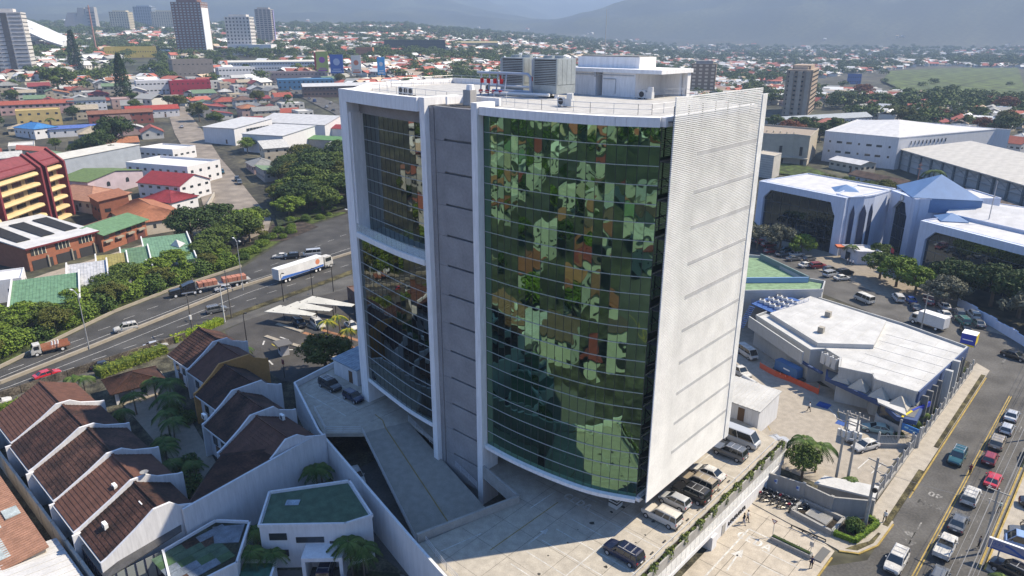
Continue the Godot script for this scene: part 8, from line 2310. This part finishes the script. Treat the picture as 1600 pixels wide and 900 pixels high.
	# billboards
	var bb := [[-640, -412, 9, 16, "red and yellow billboard on the grassy bank", [C(0.45, 0.03, 0.03), C(0.6, 0.4, 0.05)]], [-616, -400, 11, 19, "lime billboard with a purple round motif on the grassy bank", [C(0.36, 0.42, 0.10), C(0.30, 0.08, 0.32)]], [-598, -404, 12, 17, "blue billboard with pale print on the grassy bank", [C(0.05, 0.12, 0.40), C(0.4, 0.45, 0.6)]], [-578, -412, 9, 17, "white billboard with orange print and a dark side", [C(0.6, 0.58, 0.52), C(0.55, 0.15, 0.06)]], [-556, -424, 7, 16, "bright blue billboard with dark figures", [C(0.05, 0.32, 0.62), C(0.6, 0.62, 0.62)]]]
	for q in bb:
		var y := hgt(q[0], q[1])
		var o := thing("billboard", q[4], "billboard", Vector3(q[0], y, q[1]), deg_to_rad(48))
		gbox(o, "post", mt("steel_dark", C(0.055, 0.055, 0.058), 0.5, ""), [-0.5, 0.5, 0, 8, -0.5, 0.5])
		gbox(o, "board", mt("bb_" + str(q[0]), q[5][0], 0.6, ""), [-q[2] * 0.5, q[2] * 0.5, 7, 7 + q[3], -0.5, 0.5])
		mb = MB.new(); mb.tube(Vector3(0, 8 + q[3] * 0.55, 0.5), Vector3(0, 8 + q[3] * 0.55, 0.56), q[2] * 0.26, -1, 16)
		put("round_print", mb, mt("bbp_" + str(q[0]), q[5][1], 0.6, ""), o)
		gbox(o, "print_band", mt("bbp_" + str(q[0]), q[5][1], 0.6, ""), [-q[2] * 0.4, q[2] * 0.4, 8.2, 9.6, 0.5, 0.55])
		gbox(o, "print_band", mt("bbp_" + str(q[0]), q[5][1], 0.6, ""), [-q[2] * 0.3, q[2] * 0.3, 10.4, 11.2, 0.5, 0.55])
		reserve(q[0], q[1], 8)
	reserve(-600, -420, 24)


func tower_block(called: String, label: String, x: float, z: float, w: float, d: float, h: float, yaw: float, wm: Material, cols: int, rows: int, wf := 0.6, hf := 0.5, glass: Material = null, top: Material = null) -> Node3D:
	var o := thing(called, label, "tower", Vector3(x, hgt(x, z) - 3.0, z), deg_to_rad(yaw))
	gbox(o, "wall", wm, [-w * 0.5, w * 0.5, 0, h + 3.0, -d * 0.5, d * 0.5])
	gbox(o, "roof", top if top else wm, [-w * 0.35, w * 0.35, h + 3.0, h + 6.0, -d * 0.3, d * 0.3])
	var g := glass if glass else win_glass()
	var cw := w / cols; var rh := h / rows
	var dc := maxi(2, int(round(d / cw))); var dw := d / dc
	var a := MB.new(); a.box(Vector3.ZERO, Vector3(cw * wf, rh * hf, 0.5)); var am := a.mesh()
	var b := MB.new(); b.box(Vector3.ZERO, Vector3(0.5, rh * hf, dw * wf)); var bm := b.mesh()
	for r in rows:
		var y := 3.0 + rh * (r + 0.5)
		for i in cols: put("window", am, g, o, Vector3(-w * 0.5 + cw * (i + 0.5), y, d * 0.5))
		for i in dc: put("window", bm, g, o, Vector3(w * 0.5, y, -d * 0.5 + dw * (i + 0.5)))
	reserve(x, z, maxf(w, d) * 0.6 + 3)
	return o


func build_landmarks() -> void:
	var mb: MB
	var conc := mt("tower_concrete", C(0.36, 0.35, 0.34), 0.85, "plaster")
	var pale := mt("tower_pale", C(0.62, 0.60, 0.58), 0.85, "plaster")
	var brk := mt("tower_brick", C(0.22, 0.11, 0.085), 0.85, "plaster")
	var o := tower_block("apartment_tower", "tall brick and white glass apartment tower above the western houses", -1020, -462, 40, 24, 68, 42, brk, 8, 20, 0.5, 0.45, mt("glass_pale", C(0.36, 0.40, 0.42), 0.2, ""))
	gbox(o, "white_frame", mt("frame_white", C(0.66, 0.67, 0.68), 0.7, ""), [19.9, 20.8, 6, 64, -9, 12])
	tower_block("office_tower", "cream tower with brown vertical stripes and white side", -1002, -522, 34, 22, 50, 45, pale, 7, 11, 0.4, 0.5)
	gbox(thing("podium", "white windowless podium beside the striped cream tower", "building", Vector3(-985, hgt(-985, -528), -528), 0.78), "wall", mt("townhouse_white", C(0.68, 0.68, 0.70)), [-30, 30, -2, 14, -14, 14])
	o = tower_block("office_tower", "slim tower with dark stepped windows and a lilac stripe", -1250, -700, 28, 24, 58, 48, mt("tower_tan", C(0.46, 0.42, 0.38), 0.85, "plaster"), 4, 18, 0.7, 0.5)
	gbox(o, "lilac_stripe", mt("stripe_lilac", C(0.24, 0.22, 0.42), 0.7, ""), [14.9, 15.6, 8, 60, -5, 1])
	o = tower_block("apartment_tower", "ribbed white apartment tower with dark stairwell at the frame edge", -842, -196, 44, 22, 56, 65, pale, 4, 16, 0.9, 0.18)
	for i in 2: gbox(o, "dark_shaft", mt("shaft_dark", C(0.08, 0.08, 0.085), 0.8, ""), [-9 + i * 14, -4 + i * 14, 2, 58, 10.8, 11.4])
	var cr := mt("tower_cream", C(0.56, 0.50, 0.36), 0.85, "plaster")
	tower_block("apartment_tower", "cream apartment tower before the hazy hills, the nearer of the pair", -1890, -690, 44, 26, 44, 45, cr, 8, 12, 0.45, 0.5)
	tower_block("apartment_tower", "wide cream apartment tower block behind its slimmer neighbour", -1990, -840, 70, 30, 44, 45, cr, 12, 12, 0.45, 0.5)
	tower_block("office_tower", "blue grey office tower rising behind the cream towers", -2180, -860, 50, 30, 54, 45, mt("tower_blue", C(0.28, 0.33, 0.40), 0.8, "plaster"), 8, 14, 0.7, 0.5)
	o = thing("stepped_tower", "grey stepped concrete office tower with slanted sides on the hill", "tower", Vector3(-1980, hgt(-1980, -640) - 4, -640), deg_to_rad(55))
	for q in [[-34, -14, 44, 16], [-10, 4, 55, 10], [8, 26, 57, 12]]:
		mb = MB.new(); mb.loft([[Vector3(q[0] - q[3], 0, 14), Vector3(q[1], 0, 14), Vector3(q[1], 0, -14), Vector3(q[0] - q[3], 0, -14)], [Vector3(q[0], q[2], 10), Vector3(q[1], q[2], 10), Vector3(q[1], q[2], -10), Vector3(q[0], q[2], -10)]]); put("slab_tower", mb, conc, o)
	for i in 6: gbox(o, "floor_band", mt("band_dark", C(0.12, 0.12, 0.13), 0.8, ""), [9, 25.4, 8 + i * 7, 11 + i * 7, 10.5, 13.6 - i * 0.3])
	# stadium
	o = thing("stadium", "white stadium with a great arched truss roof", "stadium", Vector3(-1318, hgt(-1318, -240) - 2, -240), deg_to_rad(62))
	var sw := mt("stadium_white", C(0.72, 0.73, 0.74), 0.6, "plaster")
	var rg := []
	for i in 17:
		var t := i / 16.0; var x := -150.0 + t * 300.0
		var y := 6.0 + 54.0 * sin(PI * clampf(t, 0.02, 0.98))
		rg.append([Vector3(x, y - 4, 34), Vector3(x, y + 3 + (4.0 if i % 2 else 0.0), 20), Vector3(x, y + 4, -70), Vector3(x, y + 1, -70), Vector3(x, y - 7, 32)])
	mb = MB.new(); mb.loft(rg); put("arched_roof", mb, sw, o)
	mb = MB.new()
	for i in 16:
		var t := i / 16.0; var t2 := (i + 1) / 16.0
		var p := Vector3(-152 + t * 304, 2 + 46.0 * sin(PI * t), 28); var q := Vector3(-152 + t2 * 304, 2 + 46.0 * sin(PI * t2), 28)
		mb.tube(p, q, 1.0, -1, 6); mb.tube(p, q + Vector3(0, 9, -5), 0.5, -1, 5); mb.tube(p + Vector3(0, 9, -5), q, 0.5, -1, 5)
	put("truss_arch", mb, sw, o)
	for k in 4: gbox(o, "stand_tier", sw if k % 2 == 0 else mt("stand_pink", C(0.48, 0.36, 0.36), 0.8, ""), [-120 + k * 3, 120 - k * 3, k * 6.0, k * 6.0 + 5.4, -20 + k * 3, 16 - k * 3])
	for i in 20: gbox(o, "bay_opening", win_glass(), [-112 + i * 11.4, -105 + i * 11.4, 7.0, 10.6, 12, 13.4])
	reserve(-1318, -240, 130)
	house("yellow_store", "yellow fronted store with grey roof before the wood", "building", -1028, -380, 60, 26, 12, 68, "flat", 0.8, mt("roof_cream", C(0.62, 0.60, 0.54), 0.8, "plaster"), mt("wall_yellow2", C(0.60, 0.46, 0.10)), 1)
	house("school_block", "long dark glazed block on the plain behind the tower", "building", -962, -806, 100, 20, 14, 48, "flat", 1.0, mt("roof_cream", C(0.62, 0.60, 0.54), 0.8, "plaster"), mt("wall_darkglass", C(0.05, 0.055, 0.055)), 3)
	house("school_block", "long ochre roofed block behind the tower's rooftop", "building", -1050, -1010, 120, 20, 9, 48, "gable", 3, mt("roof_ochre", C(0.5, 0.42, 0.22), 0.8, "roof"), mt("wall_cream2", C(0.6, 0.52, 0.42)), 2)
	house("orange_block", "small orange and dark block among trees behind the tower", "building", -820, -600, 22, 20, 14, 48, "flat", 0.8, mt("roof_cream", C(0.62, 0.60, 0.54), 0.8, "plaster"), mt("wall_orange", C(0.5, 0.2, 0.1)), 2)
	var mast := pole("radio_mast", "tall red and white lattice mast among the western trees", -1130, -372, 62, 1.2, mt("mast_red", C(0.35, 0.18, 0.14), 0.7, ""), [[58, 5, 0, 1.2], [45, 4, 0, 1.2], [30, 4, 0, 1.2]])
	mast.set_meta("category", "mast")
	# towers on the right
	o = tower_block("apartment_tower", "tall tan concrete apartment slab beyond the louvred side of the tower", -228, -590, 19, 54, 34, 16, mt("slab_tan", C(0.40, 0.31, 0.23), 0.85, "plaster"), 4, 10, 0.35, 0.35)
	for i in 3: gbox(o, "projecting_bay", mt("slab_tan2", C(0.46, 0.38, 0.30), 0.85, "plaster"), [-7 + i * 6, -4 + i * 6, 0, 36, 27, 28.6])
	for i in 6: gbox(o, "roof_box", mt("slab_tan2", C(0.46, 0.38, 0.30), 0.85, "plaster"), [-5, 5, 37, 39, -25 + i * 8.4, -21 + i * 8.4])
	o = tower_block("apartment_tower", "brown apartment block with cream balconies and grey roof behind the plant house", -366, -686, 24, 20, 32, 26, mt("slab_brown", C(0.22, 0.17, 0.12), 0.85, "plaster"), 4, 9, 0.5, 0.5, mt("balcony_pale", C(0.5, 0.44, 0.34), 0.7, ""), conc)
	house("arched_market", "long grey vaulted market roof beside the tan apartment slab", "building", -186, -520, 90, 12, 4, 66, "gable", 2.6, mt("roof_steel", C(0.40, 0.45, 0.50), 0.6, "roof"), pale, 1)
	house("villa", "coral walled house with coral roof near the vaulted market", "house", -160, -470, 20, 14, 7, 30, "hip", 3, mt("roof_coral", C(0.50, 0.18, 0.14), 0.8, "roof"), mt("wall_coral", C(0.5, 0.36, 0.3)), 2)
	house("villa", "long house with dull crimson roof behind the campus block", "house", -110, -480, 42, 12, 5, -15, "gable", 3, mt("roof_crimson2", C(0.40, 0.13, 0.13), 0.8, "roof"), pale, 1)
	house("villa", "red roofed row beyond the campus block's far corner", "house", -76, -470, 44, 12, 5, -20, "gable", 3, mt("roof_brickred", C(0.42, 0.11, 0.07), 0.8, "roof"), pale, 1)
	house("blue_cube", "blue and red cube shaped shop far beyond the woods", "building", -318, -995, 16, 14, 11, 20, "flat", 1.0, conc, mt("wall_cubeblue", C(0.08, 0.16, 0.40)), 2)


func build_city() -> void:
	var roofs := {"red": C(0.40, 0.10, 0.07), "crimson": C(0.32, 0.06, 0.06), "orange": C(0.46, 0.20, 0.11), "brown": C(0.19, 0.12, 0.10), "green": C(0.20, 0.30, 0.18), "white": C(0.66, 0.66, 0.64), "grey": C(0.34, 0.34, 0.33), "tan": C(0.50, 0.43, 0.33), "terra": C(0.36, 0.12, 0.07)}
	var walls := {"white": C(0.62, 0.61, 0.58), "cream": C(0.56, 0.49, 0.38), "pink": C(0.48, 0.34, 0.31), "grey": C(0.36, 0.35, 0.34)}
	var order := ["red", "white", "crimson", "brown", "orange", "grey", "white", "red", "green", "tan", "crimson", "grey"]
	var shapes := ["hip", "gable", "gable", "flat", "shed", "gable", "hip", "flat", "gable", "shed"]
	var wk := ["white", "white", "cream", "white", "pink", "grey", "cream"]
	var protos := {}
	var n := 0
	rng.seed = 4242
	# individual houses on a street grid, nearest first
	var spots := []
	var gx := -900.0
	while gx < 60.0:
		var gz := -760.0
		while gz < -20.0:
			var x := gx + rng.randf_range(-2.2, 2.2); var z := gz + rng.randf_range(-2.2, 2.2)
			var d := Vector2(x, z).length(); var az := bearing(x, z)
			if d > 290 and d < 720 and az > -38.5 and az < 38.0: spots.append([d, x, z, az])
			gz += 17.0 if int(absf(gz) / 17.0) % 4 else 26.0
		gx += 19.0
	spots.sort_custom(func(p, q): return p[0] < q[0])
	for s in spots:
		if n >= 280: break
		var az: float = s[3]; var x: float = s[1]; var z: float = s[2]
		if az > -12.2 and az < 20.0: continue          # behind the tower
		if az > 20.0 and (s[0] < 470.0 or rng.randf() < 0.55): continue
		var w := rng.randf_range(11, 17); var dd := rng.randf_range(9, 12)
		if not is_free(x, z, w * 0.5): continue
		if x > -262 and z > -185 and z < -96: continue     # thicket
		var rk: String = order[(n * 7 + int(rng.randi() % 3)) % 12]; var sh: String = shapes[(n * 3 + 1) % 10]; var wl: String = wk[(n * 5) % 7]
		var key := rk + sh + wl
		var h := 3.2 if n % 3 else 5.8
		var lbl := "%s house with %s %s roof among the far neighbourhood" % [wl + " walled", rk, {"hip": "hipped", "gable": "gabled", "flat": "flat", "shed": "single slope"}[sh]]
		var yaw := 75.0 if rng.randf() < 0.5 else 165.0
		if protos.has(key):
			dup(protos[key], "house", "", Vector3(x, hgt(x, z), z), deg_to_rad(yaw + rng.randf_range(-6, 6)), rng.randf_range(0.85, 1.15))
			reserve(x, z, w * 0.5)
		else:
			protos[key] = house("house", lbl, "house", x, z, w, dd, h, yaw, sh, 0.5 if sh == "flat" else rng.randf_range(1.6, 2.6), mt("cr_" + rk, roofs[rk], 0.8, "roof"), mt("cw_" + wl, walls[wl], 0.85, "plaster"), 1 if h < 4 else 2, "houses of the far neighbourhood")
		n += 1
	# streets of the block behind the camera's left, seen in the tower's glass
	rng.seed = 99
	var k := 0
	for i in 7:
		for j in 7:
			var x := -72.0 - i * 30.0 + rng.randf_range(-5, 5); var z := 22.0 + j * 27.0 + rng.randf_range(-4, 4)
			if x < -122 and x > -158: continue
			var rk: String = ["crimson", "green", "white", "orange", "red", "tan"][(i * 3 + j * 5) % 6] if j > 2 else ["orange", "terra", "brown"][(i + j) % 3]
			house("house", "white walled house with %s roof mirrored in the tower's glass" % rk, "house", x, z, rng.randf_range(13, 19), rng.randf_range(10, 13), 4.5 if (i + j) % 2 else 6.5, 90.0 * ((i + j) % 2) + rng.randf_range(-8, 8), ["gable", "hip", "shed", "flat"][(i + 2 * j) % 4], 2.2, mt("cr_" + rk, roofs[rk], 0.8, "roof"), mt("cw_white", walls["white"], 0.85, "plaster"), 2, "houses mirrored in the tower's glass")
			k += 1
	for i in 6:
		for j in 7:
			var x := -66.0 + i * 19.0 + rng.randf_range(-2, 2); var z := -4.0 + j * 24.0 + rng.randf_range(-3, 3)
			if x > -20 and x < -2: continue
			var rk: String = ["brown", "terra", "crimson", "orange", "green", "white"][(i * 2 + j * 5) % (6 if j > 2 else 4)]
			house("house", "pale house with %s roof beside the street, mirrored in the tower's glass" % rk, "house", x, z, rng.randf_range(11, 15), rng.randf_range(9, 12), 4.5 if (i + j) % 2 else 6.0, 90.0 * (j % 2) + rng.randf_range(-8, 8), ["gable", "hip", "shed"][(i + 2 * j) % 3], 2.4, mt("cr_" + rk, roofs[rk], 0.8, "roof"), mt("cw_white", walls["white"], 0.85, "plaster"), 2, "houses beside the street mirrored in the glass", 0.0, 0.45, j < 3)
	# the rest of the city: thousands of small roofs, one mass per roof colour
	var kinds := [["distant_red_roofs", C(0.36, 0.12, 0.09), 3200], ["distant_white_roofs", C(0.62, 0.62, 0.60), 4000], ["distant_grey_roofs", C(0.30, 0.30, 0.29), 3400], ["distant_tan_roofs", C(0.46, 0.36, 0.26), 2200]]
	for q in kinds:
		var mb := MB.new()
		mb.col = C(0.55, 0.53, 0.49); mb.span(-5.5, 5.5, -2, 3.4, -4, 4)
		mb.col = C(0.05, 0.05, 0.05)
		for e in [-3.4, 0.0, 3.4]: mb.span(e - 0.7, e + 0.7, 1.2, 2.4, -4.05, 4.05)
		mb.col = q[1]
		slab(mb, Vector3(-6, 3.2, 4.5), Vector3(6, 3.2, 4.5), Vector3(6, 5.2, 0), Vector3(-6, 5.2, 0), 0.2); slab(mb, Vector3(6, 3.2, -4.5), Vector3(-6, 3.2, -4.5), Vector3(-6, 5.2, 0), Vector3(6, 5.2, 0), 0.2)
		var mh := mb.mesh()
		scatter(q[0], mh, q[2], hash(q[0]), 0)
		scatter(q[0], mh, 260, hash(q[0]) + 1, 0, -165.0, -62.0, 270.0, 1500.0)
	for v in 3: scatter("distant_trees", make_tree("far", v)[0], 2500, 500 + v, 1)
	scatter("distant_trees", make_tree("far", 1)[0], 900, 511, 1, -165.0, -62.0, 240.0, 1500.0)


func scatter(called: String, mesh: Mesh, count: int, s: int, what: int, a0 := -41.0, a1 := 41.0, d0 := 560.0, d1 := 5200.0) -> void:
	rng.seed = s
	var xf := []
	var tries := 0
	while xf.size() < count and tries < count * 14:
		tries += 1
		var az := rng.randf_range(a0, a1); var d := d0 * pow(d1 / d0, pow(rng.randf(), 0.8))
		if az > -12.0 and az < 19.0 and d < 640: continue
		var t := deg_to_rad(az); var p := (FWD * cos(t) + RGT * sin(t)) * d
		var town := nz.get_noise_2d(p.x * 0.16, p.y * 0.16) + 0.35 * nz.get_noise_2d(p.x * 0.7, p.y * 0.7)
		if az > 16.0 and d < 1150.0: town -= 0.1
		if az > 2.0 and d > 3000.0: town -= 0.22
		if d > 2800.0: town -= (d - 2800.0) / 1300.0
		if p.x > -400 and p.x < -100 and p.y < -820 and p.y > -1660: 
			if what == 0 or rng.randf() < 0.97: continue
		if what == 0 and town < -0.22: continue
		if az < -11.0 and d < 1050.0: town += 0.9
		if az < -13.0 and d > 1090.0 and d < 1400.0: town = -1.0
		if what == 1 and (d > 3100.0 or town > 0.0 and rng.randf() < 0.8): continue
		if d < 1400.0 and not is_free(p.x, p.y, 7.0 if what == 0 else 4.0): continue
		var h := hgt(p.x, p.y)
		if what == 0:
			var sc := rng.randf_range(0.8, 1.7)
			xf.append(Transform3D(Basis(Vector3.UP, rng.randf() * 0.5 + (PI / 2 if rng.randf() < 0.5 else 0.0)).scaled(Vector3(sc, rng.randf_range(0.8, 1.6), sc)), Vector3(p.x, h, p.y)))
		else:
			var sc := rng.randf_range(7.0, 15.0) * (1.0 if d < 1800.0 else 1.35)
			xf.append(Transform3D(Basis(Vector3.UP, rng.randf() * TAU).scaled(Vector3(sc * 1.15, sc, sc * 1.15)), Vector3(p.x, h - 1.0, p.y)))
	var mm := MultiMesh.new()
	mm.transform_format = MultiMesh.TRANSFORM_3D
	mm.mesh = mesh
	mm.instance_count = xf.size()
	for i in xf.size(): mm.set_instance_transform(i, xf[i])
	var o := MultiMeshInstance3D.new()
	o.multimesh = mm
	o.material_override = leafy("leaf") if what else leafy("roofs", 0.8)
	o.name = numbered(called)
	add_child(o)
	tag(o, "thousands of small far houses spread over the valley" if what == 0 else "far trees massed between the houses of the valley", "houses" if what == 0 else "trees", "", "stuff")


func build_plants() -> void:
	rng.seed = 31
	var n := 0
	# thicket between the side street and the highway
	for q in [[-205, -84, 13, "dark"], [-196, -90, 9, "broad"], [-190, -84, 9, "broad"], [-198, -98, 8, "olive"], [-186, -79, 8, "broad"], [-197, -95, 11, "broad"], [-204, -100, 10, "bright"], [-209, -106, 9, "broad"], [-212, -96, 11, "dark"], [-222, -130, 12, "dark"], [-232, -140, 14, "broad"], [-214, -134, 11, "broad"], [-243, -150, 15, "dark"], [-252, -164, 14, "broad"], [-236, -158, 13, "olive"], [-222, -146, 13, "broad"], [-262, -176, 15, "dark"], [-246, -176, 14, "broad"], [-230, -168, 13, "broad"], [-270, -168, 12, "dark"], [-258, -150, 11, "olive"], [-276, -186, 13, "broad"], [-214, -152, 12, "broad"], [-218, -164, 12, "bright"], [-236, -184, 13, "broad"], [-252, -192, 13, "broad"], [-232, -128, 9, "olive"], [-268, -152, 10, "dark"], [-284, -170, 12, "olive"]]:
		tree(q[3], n % 4, q[0], q[1], q[2], {"dark": "dark leafy tree in the thicket by the highway bend", "broad": "mid green tree in the thicket by the highway bend", "olive": "olive leafed tree in the thicket by the highway bend", "bright": "bright green tree in the thicket by the highway bend"}[q[3]], "trees of the thicket by the highway bend", -99.0, "", 1.25)
		n += 1
	# dense screen along the far kerb
	for i in 26:
		var t := i / 25.0
		var z := lerpf(-14, -82, t); var x := pw(-z, [14, -153, 36, -163.5, 48, -170, 63, -175.5, 84, -181]) + rng.randf_range(-1.5, 1.0)
		tree(["kerb", "kerb", "shrub", "olive", "kerb"][i % 5], n % 4, x, z, rng.randf_range(3.6, 7.0), "leafy bush of the dense screen along the far highway kerb", "bushes along the far highway kerb", -99.0, "", 1.15)
		n += 1
		if true: tree("broad" if i % 2 else "bright", n % 4, x - 5.5, z - 1.0, rng.randf_range(5, 8), "leafy tree behind the dense screen along the far highway kerb", "trees behind the highway screen", -99.0, "", 1.2)
	# left edge behind the highway
	for q in [[-160, -10, 9], [-166, -18, 9], [-171, -26, 8], [-158, 2, 9]]:
		tree("bright", n % 4, q[0], q[1], q[2], "bright leafy tree beside the first green roof by the highway", "trees beside the green roofs", -99.0, "", 1.2); n += 1
	for i in 22:
		var t := i / 21.0
		var z := lerpf(-88, -138, t); var x := pw(-z, [88, -183, 100, -191, 119, -206, 138, -214]) + rng.randf_range(-4, 3)
		tree("kerb" if i % 3 else "shrub", i % 4, x, z, rng.randf_range(1.6, 3.4), "low bright bush on the grassy slope above the highway bend", "bushes on the grassy slope", -99.0, "", 1.3)
	for i in 16:
		tree(["broad", "dark", "olive", "bright"][i % 4], (i + 1) % 4, -226 - (i % 5) * 12 + rng.randf_range(-4, 4), -136 - int(i / 5) * 15 - (i % 5) * 5 + rng.randf_range(-4, 4), rng.randf_range(7, 12), "smaller tree filling the thicket by the highway bend", "smaller trees of the thicket", -99.0, "", 1.35)
	ground_sheet("undergrowth", [-206, -112, -222, -120, -250, -131, -285, -144, -300, -190, -262, -214, -222, -190, -212, -140], G + 0.9, mt("undergrowth", C(0.06, 0.09, 0.025), 0.95, "soil"))
	for i in 18:
		tree(["bright", "broad", "dark"][i % 3], i % 4, -217 - (i % 6) * 9.5 + rng.randf_range(-3, 3), -122 - (i % 6) * 5.5 - int(i / 6) * 9 + rng.randf_range(-3, 3), rng.randf_range(6, 10), "leafy tree at the street side of the thicket", "street side trees of the thicket", -99.0, "", 1.35)
	tree("dark", 0, -372, -124, 19, "big dark tree beside the pale grey warehouse", "", -99.0, "", 1.0)
	tree("dark", 1, -360, -112, 15, "second dark tree beside the pale grey warehouse", "", -99.0, "", 1.0)
	tree("grey", 1, -346, -112, 10, "bare greyish tree before the pale grey warehouse", "", -99.0, "", 1.0)
	tree("conifer", 0, -562, -198, 34, "tall dark conifer standing above the western roofs")
	tree("conifer", 1, -862, -262, 40, "dark conifer in front of the stadium")
	tree("broad", 1, -630, -176, 24, "large spreading tree among the western roofs", "", -99.0, "", 1.2)
	tree("bright", 2, -330, -168, 9, "young bright tree in front of the windowless white hall")
	# neighbourhood trees
	for i in 130:
		var az := rng.randf_range(-38.0, -12.6); var d := rng.randf_range(290, 720); var t := deg_to_rad(az)
		var p := (FWD * cos(t) + RGT * sin(t)) * d
		if not is_free(p.x, p.y, 1.5): continue
		var kd: String = ["broad", "dark", "olive", "broad", "palm", "dark"][i % 6]
		tree(kd, i % 4, p.x, p.y, rng.randf_range(6, 13) if kd != "palm" else rng.randf_range(7, 10), {"broad": "mid green garden tree among the western houses", "dark": "dark garden tree among the western houses", "olive": "olive garden tree among the western houses", "palm": "garden palm among the western houses"}[kd], "garden trees among the western houses", -99.0, "", 1.0)
	# right side: lots, campus, woods
	for q in [[-82, -194.5, 8, "grey", "greyish tree at the corner of the left office wing"], [-76, -196.5, 9, "grey", "greyish flowering tree before the left office wing"], [-70, -197, 7.5, "bright", "round bright tree before the left office wing"], [-88, -199, 8, "dark", "dark tree beside the louvred tower before the office wing"], [-42, -186, 9, "bright", "broad green tree at the edge of the cross street car park"], [-37, -183, 8.5, "bright", "second broad green tree over the parked cars"], [-47, -190, 8, "broad", "green tree beside the guard house"], [-30, -178.5, 9, "grey", "silvery leafed tree over the parked cars"], [-30, -188, 10, "dark", "dark tree against the right office wing's glass"], [-22, -186, 11, "dark", "dark tree reflected in the right office wing"], [-12, -176, 11, "grey", "brownish tree above the pale blue stepped wall"], [-8, -170, 9, "broad", "green tree at the frame edge above the stepped wall"], [-16, -182, 12, "dark", "tall dark tree behind the stepped wall"], [-52, -206, 6, "broad", "small tree in the office courtyard"]]:
		tree(q[3], n % 4, q[0], q[1], q[2], q[4], "", G, "", 1.15); n += 1
	tree("palm", 2, -57.6, -201, 6, "palm by the office entrance tower", "", G)
	tree("palm", 3, -66, -318, 12, "tall palm before the rusty sheds")
	for i in 14:
		tree("olive" if i % 3 else "broad", i % 4, -112 + i * 3.4 + rng.randf_range(-1, 1), -288 - i * 1.2 + rng.randf_range(-4, 4), rng.randf_range(5, 7.5), "rounded tree in the grove behind the left office wing", "grove behind the left office wing", -99.0, "", 1.4)
	for i in 26:
		tree("dark" if i % 2 else "broad", i % 4, -262 + i * 6.6 + rng.randf_range(-3, 3), -430 - rng.randf_range(0, 60), rng.randf_range(8, 14), "dark tree in the belt beyond the cream hall and campus block", "tree belt beyond the campus", -99.0, "", 1.2)
	for i in 44:
		var az := rng.randf_range(20.5, 37.5); var d := rng.randf_range(430, 800); var t := deg_to_rad(az)
		var p := (FWD * cos(t) + RGT * sin(t)) * d
		if not is_free(p.x, p.y, 3.0): continue
		tree(["dark", "broad", "red", "dark", "olive"][i % 5] if i % 11 else "red", i % 4, p.x, p.y, rng.randf_range(9, 17), "large tree of the woods below the grassy hill", "woods below the grassy hill", -99.0, "", 1.2)
	# trees seen in the glass
	for i in 26:
		tree(["broad", "bright", "dark"][i % 3], i % 4, -62.0 - (i % 7) * 31.0 + rng.randf_range(-3, 3), 10.0 + int(i / 7) * 44.0 + rng.randf_range(-4, 4), rng.randf_range(7, 11), "garden tree mirrored in the tower's glass", "trees mirrored in the tower's glass", -99.0, "", 1.2)
